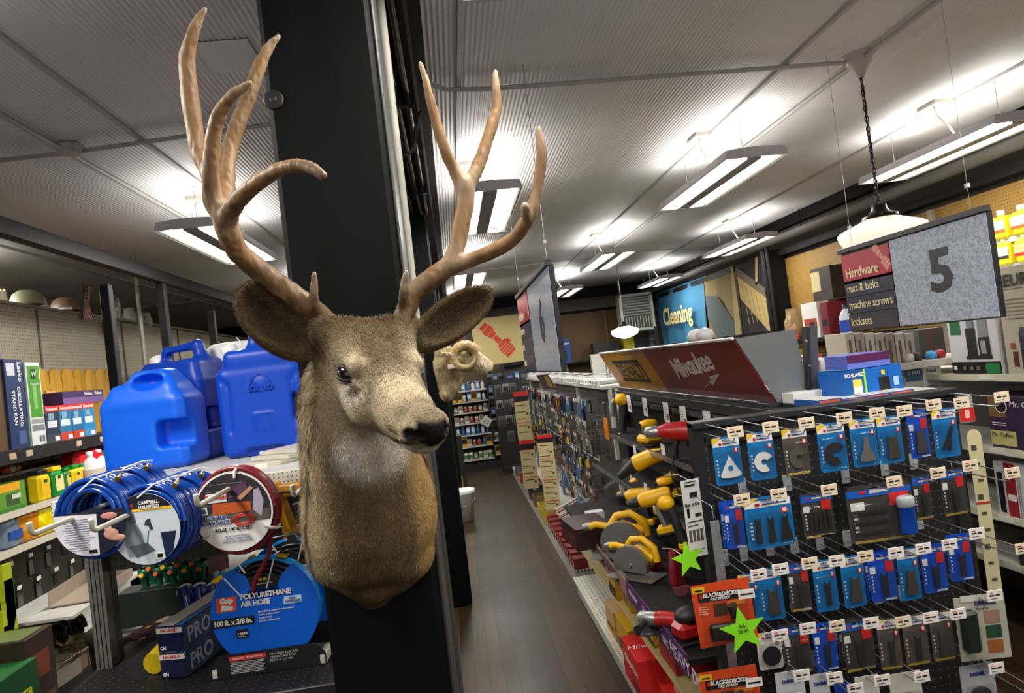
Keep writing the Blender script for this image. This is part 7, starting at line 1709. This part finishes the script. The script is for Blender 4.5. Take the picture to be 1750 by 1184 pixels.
# ---- long navy cartons, yellow bag, gauges
NV = C(30, 34, 66, .2)
def long_box(label, z):
    p = P(290, 1168, Z=DZ); t = thing('inflator_carton', label, 'box', (p.x, p.y+.03, z), (0, 0, -.20), 'long navy cartons on the black deck')
    B().box((0, .26, .036), (.078, .52, .072), NV, bev=.003).obj('carton_body', t)
    b = B(); b.box((-.012, .26, .0725), (.052, .515, .001), C(176, 172, 162)); b.box((.030, .26, .0725), (.016, .515, .0012), C(30, 110, 180)); b.box((0, -.0008, .060), (.076, .001, .014), C(220, 214, 206)); b.box((.0395, .26, .036), (.001, .515, .066), C(44, 58, 84)); b.obj('printed_panel', t)
    for i in range(3): B().box((.0402, .20+.11*i, .036), (.001, .05, .052), C(20, 24, 34)).obj('picture_panel', t)
    text(t, 'HAUSFELD', (0, -.0016, .060), FACE_CAM, .0105, RED, bold=.0003); text(t, 'CH', (-.022, -.0012, .012), FACE_CAM, .012, W_, bold=.0005); text(t, 'PRO', (.0412, .075, .034), FACE_RIGHT, .060, C(150, 150, 170), bold=.001)
long_box('long navy carton lying on the black deck, under its twin', DZ); long_box('upper long navy carton with a pale top', DZ+.073)
t = thing('yellow_bagged_tool', 'yellow item in a crumpled clear bag at the black deck\'s edge', 'bagged goods', P(247, 1166, Z=DZ)+Vector((.02, .10, 0)), (0, 0, -.2))
B().tube([(0, -.06, .032), (0, 0, .036), (0, .10, .034), (0, .14, .03)], [.030, .036, .036, .02], C(214, 186, 10, .35), 14).obj('yellow_body', t)
f = Field((-.07, -.13, -.005), (.07, .16, .1), .005); f.rbox((0, 0, .038), (.10, .24, .072), .03, k=0); v, fc = f.net(); v = v+.004*np.stack([vnoise(v, 90, i) for i in range(3)], 1)*(v[:, 2:] > .008); link('clear_bag', npmesh('clear_bag', v, fc, [clear]), t)
for i in range(3):
    p = P(318+24*i, 1018-2*i, Y=2.36)
    t = thing('blue_filter', 'blue tool with a white ring behind the long cartons, %s of three' % ('left', 'middle', 'right')[i], 'filter', p, (.5, 0, .5), 'blue tools with white rings')
    B().tube([(0, -.06, -.05), (0, 0, 0)], [.016, .020], C(24, 44, 120, .2), 14).obj('barrel', t); B().tube([(0, -.002, -.002), (0, .022, .018)], [.026, .026], C(24, 44, 120, .2), 16).obj('head', t)
    B().tube([(.024*math.cos(a), .012+.014*math.sin(a)*.7, .01+.02*math.sin(a)) for a in np.linspace(0, 6.28, 16)[:-1]], .004, W_, 6, closed=True).obj('white_ring', t); B().tube([(0, -.07, -.08), (0, -.058, -.048)], [.020, .017], K_, 12).obj('black_end', t)
for i, (px, c) in enumerate(((372, C(150, 170, 180)), (383, C(40, 140, 190)), (395, C(150, 176, 180)), (405, C(140, 170, 176)))):
    o = B().lathe([(0, 0), (.012, 0), (.012, .05), (.009, .055), (0, .055)], c, 12).obj('small_bottle'); p = P(px, 1003, Y=2.46); o.location = p; tag(o, 'tiny capped bottle, %s in the row behind the long cartons' % pos_n[i], 'bottle', 'tiny bottles behind the cartons')
carton('flat_maroon_box', 'flat maroon box on the black deck left of the navy cartons', 'box', P(272, 1075, Z=DZ)+Vector((.0, .0, 0)), (.075, .16, .022), C(52, 30, 30), -.35, [('T', .25, .5, .75, .85, C(190, 160, 150)), ('T', .3, .2, .5, .35, C(180, 110, 50))])
o = B().tube([(0, 0, 0), (.05, .04, .004), (.09, .05, .0)], .002, wire_m, 5).obj('bent_wire'); o.location = P(222, 1098, Z=DZ)+Vector((.03, .0, .004)); tag(o, 'short bent wire lying on the black deck', 'wire')
# ---- seen under the hanging hoses: dark red box, green nozzles, cartons on inner shelves
carton('dark_red_carton', 'tall dark red carton with a small red badge behind the red hose', 'box', P(352, 1005, Y=2.62), (.13, .12, .30), C(70, 14, 26), -.3, [('F', .1, .80, .7, .95, C(190, 20, 30)), ('F', .2, .32, .75, .60, C(206, 200, 196)), ('F', .35, .38, .6, .55, C(110, 20, 40))], [('F', 'TORO', .4, .875, .022, W_, dict(bold=.0008))])
NG = C(14, 90, 62, .3); OG = C(216, 90, 34)
for i in range(9):
    px = 248+12*i; p = P(px, 985-(i % 2)*10-(px-248)*.12, Y=2.52)
    t = thing('spray_nozzle', 'green hose nozzle with orange tip in the bin below the hoses, %s from left' % pos_n[i], 'hose nozzle', p, 0, 'green hose nozzles')
    B().lathe([(.010, -.05), (.014, 0), (.022, .012), (.022, .026), (.014, .03)], NG, 12).obj('nozzle_body', t); B().tube([(0, -.01, .005), (.0, -.03, .012)], .008, OG if i % 3 else YEL, 8).obj('tip', t)
o = carton('nozzle_bin', 'dark bin holding the green hose nozzles', 'bin', (P(295, 1000, Y=2.52).x, 2.52, P(295, 1040, Y=2.52).z-.03), (.34, .10, .12), C(26, 34, 30)) 
for i in range(8):
    p = P(335+12*(i % 4), 905+18*(i//4), Y=2.75)
    carton('shelf_packet', 'pale packet behind the hoses, %s one' % pos_n[i], 'packet', p, (.035, .08, .03), C(150+10*(i % 4), 140, 120), .2*i)
t = thing('black_tub', 'black lidded tub with an orange label below the leftmost hose', 'tub', (-1.56, 3.14, .0))
B().lathe([(0, 0), (.13, 0), (.155, .62), (.165, .63), (.165, .66), (.14, .675), (0, .68)], C(24, 23, 22, .4), 28).obj('tub_body', t); b = B(); b.box((-.06, -.06, .682), (.09, .05, .001), C(214, 110, 60)); b.box((-.06, -.06, .6828), (.07, .02, .001), W_); b.box((.05, .03, .682), (.09, .04, .001), C(200, 198, 190)); b.obj('lid_label', t)
# ================================================================ SHELVES ALONG THE LEFT WALL
t = thing('garden_shelves', 'long wall shelving of garden goods along the left side', 'shelving unit', (-2.64, 5.1, 0))
B().box((-.02, 0, 1.44), (.48, 4.6, .03), blk_metal, bev=.003).obj('black_shelf', t); B().box((.228, 0, 1.425), (.014, 4.6, .075), blk_metal, bev=.002).obj('black_lip', t)
for i, y in enumerate((-1.26, -1.12, -.62, -.34, .0, .5)): B().box((.237, y, 1.428), (.003, .055, .034), C(196, 170, 140) if i != 4 else W_).obj('ticket', t)
B().box((-.10, 0, 1.31), (.28, 4.6, .014), C(120, 118, 112)).obj('small_shelf', t)
for z in (1.125, .935): B().box((0, 0, z), (.48, 4.6, .018), shelf_w, bev=.002).obj('white_shelf', t); B().box((.243, 0, z), (.008, 4.6, .036), C(214, 206, 186)).obj('shelf_lip', t)
B().box((.05, 0, .255), (.50, 4.6, .02), shelf_w).obj('base_deck', t); B().box((.305, 0, .255), (.008, 4.6, .036), C(200, 192, 172)).obj('shelf_lip', t); B().box((.04, 0, .12), (.46, 4.6, .24), C(40, 38, 34)).obj('kick_plate', t)
B().box((-.20, 0, .60), (.016, 4.6, .66), pegmat('peg_olive', lin(74, 72, 54), (.02, .02, .015), .0254, .004, (1, 2))).obj('pegboard', t)
def lbox(nm, label, px, zs, x, w_, d_, h_, base, panels=(), texts=(), rz=0., py=None):
    """on the left shelving: px = picture column of its centre, x = its front plane, w_ along the aisle"""
    p = P(px, py or 750, X=x); return carton(nm, label, 'box' if 'box' in nm or 'carton' in nm else nm.split('_')[-1], (x-d_/2, p.y, zs), (d_, w_, h_), base, rz, panels, texts)
SB = 1.456
LBL = C(28, 48, 96); 
lbox('brown_fan_box', 'plain brown side of a tall fan box at the left edge', -14, SB, -2.46, .30, .26, .50, C(92, 70, 44))
lbox('stand_fan_box', 'dark blue stand fan box with white sideways lettering', 35, SB, -2.445, .155, .26, .505, LBL, [('R', .1, .82, .55, .96, C(206, 210, 220)), ('R', .45, .05, .85, .2, C(70, 90, 140))], [('R', 'Lasko', .80, .86, .050, W_, dict(bold=.001)), ('R', 'OSCILLATING', .66, .47, .036, W_, dict(bold=.001)), ('R', 'STAND FAN', .34, .46, .036, W_, dict(bold=.001))])
for ch in bpy.data.objects['stand_fan_box'].children:
    if ch.name.startswith('lettering'): ch.matrix_basis = ch.matrix_basis @ Matrix.Rotation(-math.pi/2, 4, 'Z')
lbox('green_fan_box', 'white and lime green tall box beside the dark blue fan box', 68, SB, -2.445, .135, .2, .49, C(214, 220, 222), [('R', .08, .34, .92, .96, C(70, 146, 30)), ('R', .32, .80, .66, .92, C(20, 36, 16)), ('R', .35, .44, .6, .72, C(130, 180, 110)), ('R', .08, .18, .92, .25, C(120, 124, 126)), ('R', .08, .27, .92, .32, C(150, 154, 156)), ('R', .5, .05, .62, .12, GRY), ('R', .72, .05, .84, .12, GRY)], [('R', 'W', .49, .86, .045, C(200, 226, 190), dict(bold=.001)), ('R', 'STANDING', .5, .74, .018, W_)])
lbox('slim_green_box', 'thin green and navy box squeezed between the two fan boxes', 52, SB, -2.46, .05, .2, .47, C(30, 40, 70), [('R', 0, 0, 1, .35, C(60, 140, 40))])
hx = ((93, 'black', C(44, 48, 66), C(60, 62, 76)), (116, 'blue, left', C(36, 110, 150), C(190, 60, 46)), (136, 'blue, middle', C(40, 104, 150), C(190, 60, 46)), (156, 'light blue, right', C(30, 124, 186), C(60, 140, 190)))
for i, (px, nm, c, c2) in enumerate(hx):
    lbox('filter_box', nm+' one of the row of boxes with red tops', px, SB, -2.44, .135, .18, .225, c, [('R', 0, .84, 1, 1, C(204, 44, 34)), ('T', 0, 0, 1, 1, C(196, 44, 36)), ('R', 0, 0, 1, .24, c2), ('R', .1, .42, .8, .60, C(200, 210, 216)), ('R', .2, .62, .6, .80, C(120, 160, 180)), ('R', .55, .05, .9, .17, W_)], [('R', 'Honeywell', .48, .91, .028, W_, dict(bold=.0005))])
lbox('purple_heater_box', 'purple box stacked on the red-topped boxes', 152, SB+.227, -2.50, .50, .16, .085, C(62, 40, 84), [('R', 0, 0, 1, .5, C(110, 84, 140))], [('R', 'Holmes', .6, .75, .03, W_, dict(bold=.0008)), ('R', 'Holmes', .85, .75, .03, W_, dict(bold=.0008))])
lbox('long_red_box', 'long red box lying behind the purple one', 140, SB+.227, -2.70, .6, .1, .03, C(200, 46, 36))
# picket fence panel
t = thing('picket_panel', 'yellow wooden picket fence panel standing behind the boxes', 'fence panel', (-2.84, 5.0, SB))
wood = mat('yellow_wood', lin(206, 156, 40), .6, vary=(14, .22, (1, 1, .2)), bump=(30, .3, .003, (1, 1, .2)))
for i in range(7):
    B().prism([(-.072, 0), (.072, 0), (.072, .44), (.055, .48), (.02, .50), (-.02, .50), (-.055, .48), (-.072, .44)], .018, wood, FR @ Matrix.Translation((-.10+.152*i, 0, 0))).obj('picket', t)
B().box((-.012, .36, .15), (.02, 1.1, .07), wood).obj('cross_rail', t)
o = lbox('tan_block', 'small plain tan block leaning before the pickets', 96, SB+.23, -2.62, .12, .02, .10, C(214, 160, 96), rz=.1)
for i in range(3):
    t = thing('wood_picket', 'short pale rounded picket beyond the black post, %s' % ('left', 'middle', 'right')[i], 'picket', (-2.84, 6.32+.16*i, SB), 0, 'pale pickets beyond the post'); B().prism([(-.07, 0), (.07, 0), (.07, .42), (.04, .47), (0, .48), (-.04, .47), (-.07, .42)], .018, C(190, 150, 90, .6), FR).obj('board', t)
# goods on the white shelves
def cont(nm, label, px, zs, x, kind, c1, c2, c3, s=1.):
    p = P(px, 850, X=x); t = thing(nm, label, 'bottle' if 'bottle' in nm or 'jug' in nm else 'container', (x, p.y, zs), (0, 0, R(90))); t.scale = (s, s, s)
    if kind == 'tub':
        B().box((0, 0, .07), (.095, .07, .14), c1, bev=.014).obj('body', t); B().box((0, 0, .150), (.075, .06, .026), c2, bev=.006).obj('cap', t); b = B(); b.box((0, -.036, .075), (.07, .001, .08), c3); b.box((0, -.037, .105), (.03, .001, .016), C(20, 90, 40)); b.obj('front_label', t)
        B().tube([(.04, 0, .13), (.07, 0, .12), (.072, 0, .06), (.045, 0, .04)], .009, c1, 8).obj('handle', t)
    else:
        B().lathe([(0, 0), (.052, 0), (.056, .02), (.054, .10), (.034, .135), (.016, .15), (.016, .165)], c1, 18).obj('body', t); B().lathe([(.018, .16), (.018, .182), (0, .182)], c2, 12).obj('cap', t); B().lathe([(.0562, .02), (.0558, .09)], c3, 18).obj('wrap_label', t)
G_, GY, Y2, WH = C(20, 130, 50), C(70, 150, 40), C(244, 206, 20, .35), C(220, 224, 226, .25)
cont('plant_food_jug', 'yellow plant food tub with a black lid, nearest on the upper white shelf', 68, 1.135, -2.44, 'tub', Y2, K_, C(240, 190, 30), 1.12)
cont('plant_food_jug', 'green plant food jug with a yellow cap and flower label', 93, 1.135, -2.45, 'tub', C(20, 150, 60, .35), Y2, C(240, 226, 150), 1.12)
cont('plant_food_jug', 'small green and cream container third on the upper white shelf', 114, 1.135, -2.48, 'tub', C(60, 130, 50), G_, C(216, 200, 110), .95)
cont('plant_food_jug', 'green-capped yellow container fourth on the upper white shelf', 128, 1.135, -2.46, 'tub', Y2, G_, C(230, 190, 60), 1.0)
cont('plant_food_jug', 'green-capped yellow container fifth on the upper white shelf', 142, 1.135, -2.46, 'tub', C(226, 196, 40), G_, C(150, 60, 40), 1.0)
cont('weed_bottle', 'left clear jug with a pale label near the blue water jug', 160, 1.135, -2.42, 'round', WH, WH, C(206, 196, 184), 1.25)
cont('weed_bottle', 'right clear jug with a pale label near the blue water jug', 175, 1.135, -2.42, 'round', WH, WH, C(196, 196, 176), 1.25)
lbox('green_lawn_box', 'green and orange garden machine box at the left edge', 10, 1.135, -2.44, .24, .12, .15, C(96, 150, 50), [('R', 0, .72, .8, 1, C(236, 170, 30)), ('R', .3, .2, .75, .62, C(60, 90, 50)), ('R', .5, .42, .8, .58, C(210, 214, 200)), ('R', .05, 0, .95, .14, C(50, 120, 40))])
lbox('green_seed_bag', 'small green and white bag behind the yellow tub', 42, 1.135, -2.50, .13, .06, .10, C(90, 170, 40), [('R', 0, 0, 1, .3, C(210, 206, 220))])
t = thing('gas_can', 'red fuel can with a yellow stripe on the upper white shelf', 'fuel can', (-2.49, P(140, 790, X=-2.49).y, 1.19), (0, 0, R(75))); B().box((0, 0, .09), (.24, .15, .18), C(206, 26, 40, .3), bev=.03).obj('can_body', t); B().box((0, -.076, .07), (.12, .002, .05), Y2).obj('warning_label', t); B().tube([(-.06, 0, .18), (-.03, 0, .21), (.05, 0, .21), (.08, 0, .18)], .012, C(206, 26, 40, .3), 8).obj('handle', t); B().lathe([(.022, .17), (.022, .20), (0, .20)], K_, 12, Matrix.Translation((.09, 0, 0))).obj('cap', t)
lbox('can_riser_box', 'plain box under the red fuel can', 140, 1.135, -2.50, .26, .18, .052, C(60, 58, 50))
lbox('bright_green_box', 'bright green carton right of the red fuel can', 168, 1.135, -2.56, .1, .1, .20, C(40, 190, 70), [('R', 0, .5, 1, 1, C(214, 206, 170))])
for i, (px, c) in enumerate(((8, C(190, 80, 40)), (18, C(220, 214, 206)), (27, C(200, 120, 70)))):
    o = B().ball((0, 0, .025), (.025, .03, .025), c, 10).obj('small_ornament'); o.location = (-2.62, P(px, 797, X=-2.62).y, 1.318); tag(o, 'tiny %s ornament on the thin upper shelf' % ('rust-brown', 'white', 'tan')[i], 'ornament')
def bag(nm, label, px, zs, x, w_, h_, c, c2=None):
    y = P(px, 905, X=x).y; f = Field((-.08, -w_/2-.03, -.01), (.08, w_/2+.03, h_+.03), .007); f.rbox((0, 0, h_/2), (.10, w_, h_), .035, k=0); v, fc = f.net(); v = v+.006*np.stack([vnoise(v, 45, i+int(px)) for i in range(3)], 1)*(v[:, 2:] > .01)
    t = thing(nm, label, 'bag', (x, y, zs+.001)); link('bag_body', npmesh('bag_body', v, fc, [c]), t)
    if c2: B().box((.054, 0, h_*.42), (.006, w_*.7, h_*.3), c2).obj('front_label', t)
bag('seed_bag', 'grey-blue bag with a blue label at the left edge of the lower white shelf', 12, .945, -2.48, .20, .155, C(120, 140, 160, .3), C(40, 80, 160)); bag('seed_bag', 'orange bag in the middle of the lower white shelf', 40, .945, -2.47, .19, .165, C(216, 138, 10, .25)); bag('seed_bag', 'bright yellow crinkled bag on the lower white shelf', 75, .945, -2.46, .24, .16, C(236, 214, 10, .25)); bag('seed_bag', 'second bright yellow bag behind the hose hook', 108, .945, -2.47, .26, .15, C(226, 200, 10, .25))
# hanging rows on the olive pegboard
pk1 = minipack('x', C(110, 108, 84), C(60, 62, 56), .05, .13); pk2 = minipack('y', C(40, 50, 34), C(150, 150, 140), .045, .15, kind=1)
for r_ in range(3):
    for k in range(11):
        o = link('hanging_pack', pk2 if (k+r_) % 3 else pk1); o.location = (-2.62+.03*r_, 3.55+.17*k, .84-.135*r_); o.rotation_euler = (0, 0, math.pi+random.uniform(-.2, .2)); tag(o, 'small dark garden fitting on the %s row below the white shelves' % ('upper', 'middle', 'lower')[r_], 'hardware pack', 'garden fittings, %s row' % ('upper', 'middle', 'lower')[r_])
        tk = B().box((0, 0, 0), (.002, .036, .022), W_).obj('white_ticket'); tk.location = (-2.50+.03*r_, 3.55+.17*k, .85-.135*r_); tag(tk, 'little white price ticket over the %s row of garden fittings' % ('upper', 'middle', 'lower')[r_], 'ticket', 'tickets of the %s garden row' % ('upper', 'middle', 'lower')[r_])
for i in range(6):
    o = B().prism([(-.03, 0), (.03, 0), (.035, -.16), (.0, -.24), (-.035, -.16)], .02, C(176, 190, 20, .5), FR).obj('glove_pack'); p = P(3+3*(i % 3), 965+26*(i//1), X=-2.15); o.location = p; tag(o, 'lime-yellow hanging glove pack at the left edge, %s down' % pos_n[i], 'gloves', 'lime glove packs at the left edge')
t = thing('cardboard_tray', 'light cardboard tray cut at a slant below the leftmost hose', 'tray', P(160, 1010, X=-2.05), (0, 0, .1)); b = B(); cb_ = C(158, 142, 126, .8)
b.box((0, 0, .004), (.24, .42, .006), cb_); b.prism([(-.21, 0), (.21, 0), (.21, .05), (-.02, .06), (-.12, .12), (-.21, .12)], .004, cb_, FR @ Matrix.Translation((0, 0, .12))); b.box((-.12, 0, .04), (.004, .42, .08), cb_); b.box((0, .21, .03), (.24, .004, .06), cb_); b.obj('tray_body', t)
for i in range(5): B().tube([(.0, .02+.04*i, .01), (.0, .02+.04*i, .10)], .008, C(70, 96, 50), 6).obj('stake', t)
o = B().box((-2.15, P(160, 1010, X=-2.05).y, P(160, 1010, X=-2.05).z-.01), (.42, .8, .014), shelf_w).obj('pull_out_shelf'); tag(o, 'short shelf holding the slanted cardboard tray', 'shelf')
for i, (px, py, R_) in enumerate(((62, 1072, .13), (95, 1066, .12), (128, 1062, .10))):
    t = thing('black_hose_coil', 'coil of black hose on the lowest shelf, %s' % ('nearest', 'middle', 'farthest')[i], 'hose', (-2.36, P(px, py, X=-2.3).y, .266+R_+.012), (0, 0, R(90)), 'black hose coils'); b = B(); coil(b, R_, -.06, .06, .011, hosek, 6); coil(b, R_*.8, -.05, .05, .011, hosek, 4); b.obj('hose_coil', t)
for i, (px, py, w_, h_, c, nm) in enumerate(((105, 1105, .20, .10, C(170, 160, 146), 'open pale carton'), (128, 1090, .22, .09, C(150, 128, 96), 'tan open carton'), (150, 1078, .16, .09, C(140, 134, 116), 'grey-tan carton'), (168, 1070, .16, .10, C(130, 112, 80), 'brown carton'))):
    p = P(px, py+20, X=-2.16); t = thing('open_carton', nm+' on the lowest shelf, %s from the edge' % pos_n[i], 'box', (-2.22, p.y, .266), (0, 0, .1*(i-1))); b = B()
    for s in (-1, 1): b.box((0, s*w_/2, h_/2), (.18, .004, h_), c); b.box((s*.09, 0, h_/2), (.004, w_, h_), c); b.box((s*.12, 0, h_+.01), (.06, w_, .003), c, (0, s*-.7, 0))
    b.box((0, 0, .004), (.18, w_, .004), c); b.obj('carton_body', t); B().ball((0, 0, h_*.5), (.07, w_*.38, h_*.3), C(120, 100, 60), 8).obj('contents', t)
p = P(34, 1150, X=-1.92)
carton('trimmer_box', 'green and white trimmer box on the floor at the left edge', 'box', (-2.02, P(62, 1120, X=-1.91).y-.20, .0), (.22, .40, .60), C(196, 196, 188), 0, [('R', 0, .48, 1, 1, C(22, 78, 40)), ('T', 0, 0, 1, 1, C(40, 110, 50)), ('F', 0, .5, 1, 1, C(22, 78, 40))], [('R', 'WEED EATER', .5, .80, .052, C(226, 214, 40), dict(bold=.002)), ('R', 'Featherlite', .5, .36, .056, K_, dict(shear=.2)), ('F', 'WEED EATER', .5, .86, .024, C(226, 214, 40), dict(bold=.001))])
carton('garden_machine_box', 'dark brown printed box standing behind the green trimmer box', 'box', (-2.06, P(85, 1100, X=-1.93).y-.055, .0), (.24, .20, .68), C(50, 38, 28), 0, [('R', .2, .2, .9, .6, C(90, 74, 50)), ('R', .2, .72, .8, .88, C(120, 60, 40)), ('T', .1, .1, .9, .9, C(110, 124, 70))])
# on top of the pegboard partition
for i, (px, c) in enumerate(((52, C(150, 152, 118)), (116, C(110, 90, 76)))):
    p = P(px, 519, X=-2.9); t = thing('baseball_cap', ('pale olive cap on top of the pegboard', 'brown and white cap on top of the pegboard near the flag')[i], 'cap', (-2.92, p.y, 2.422), (0, 0, R(30+60*i)))
    B().lathe([(.10, 0), (.102, .03), (.085, .075), (.05, .10), (.0, .108)], c, 20).obj('crown', t); B().grid(lambda u, v: (-.08-(.09*v)*math.sin(math.pi*u)**.5, -.09+.18*u, .012-.02*v*v), 10, 4, C(176, 170, 140) if i == 0 else W_).obj('brim', t)
t = thing('small_flag', 'small American flag hanging from the pegboard top', 'flag', P(138, 487, X=-2.86)); fw, fh = .12, .27; b = B()
fl_ = lambda u, v: (.01*math.sin(v*5+u*2)+.003, fw*u+.02*v*0, -fh*v)
for k in range(13): b.grid(lambda u, v, k=k: fl_((k+u)/13, v), 1, 8, C(176, 40, 50) if k % 2 == 0 else C(220, 214, 206))
b.obj('stripes', t); b = B(); b.grid(lambda u, v: tuple(a+d for a, d in zip(fl_(u*.54, v*.42), (.003, 0, 0))), 3, 5, C(40, 44, 70)); b.obj('canton', t)
b = B()
for r_ in range(7):
    for k in range(4): b.box((fl_(.07+.13*k, .03+.06*r_)[0]+.005, fw*(.07+.13*k), -fh*(.03+.06*r_)), (.001, .005, .005), W_)
b.obj('stars', t); B().tube([(.0, -.02, .006), (.0, .16, .01)], .003, C(120, 96, 60), 6).obj('stick', t)
t = thing('table_fan', 'pale round fan and white pots on top of the pegboard', 'fan', (-2.93, P(203, 545, X=-2.93).y, 2.41), (0, 0, .6)); B().tube([(0, .10*math.cos(a), .10+.10*math.sin(a)) for a in np.linspace(0, 6.28, 24)[:-1]], .008, C(200, 196, 186), 6, closed=True).obj('ring', t); b = B()
for k in range(12): b.tube([(0, 0, .10), (0, .10*math.cos(k*.5236), .10+.10*math.sin(k*.5236))], .002, C(190, 186, 178), 4)
b.obj('spokes', t); B().ball((0, 0, .10), .025, C(190, 186, 178), 12).obj('hub', t)
for i in range(3):
    o = B().lathe([(0, 0), (.05, 0), (.06, .05), (.045, .10), (.045, .13), (0, .13)], C(206, 202, 192), 14).obj('white_pot'); o.location = (-2.93, P(222+14*i, 555, X=-2.93).y, 2.39+.02*(i == 0)); tag(o, 'white pot on top of the pegboard, %s of three beside the fan' % ('left', 'middle', 'right')[i], 'pot', 'white pots on the pegboard')
t = thing('duster', 'dark-headed duster on a thin bent handle leaning on the pegboard', 'duster', (-2.865, P(203, 560, X=-2.78).y, P(203, 560, X=-2.78).z)); B().ball((0, 0, 0), (.03, .045, .08), C(46, 36, 32, .9), 12, rot=(.3, 0, 0)).obj('duster_head', t); B().tube([(0, .01, -.06), (0, .06, -.26), (0, .13, -.52)], .005, C(60, 56, 52), 6).obj('handle', t)
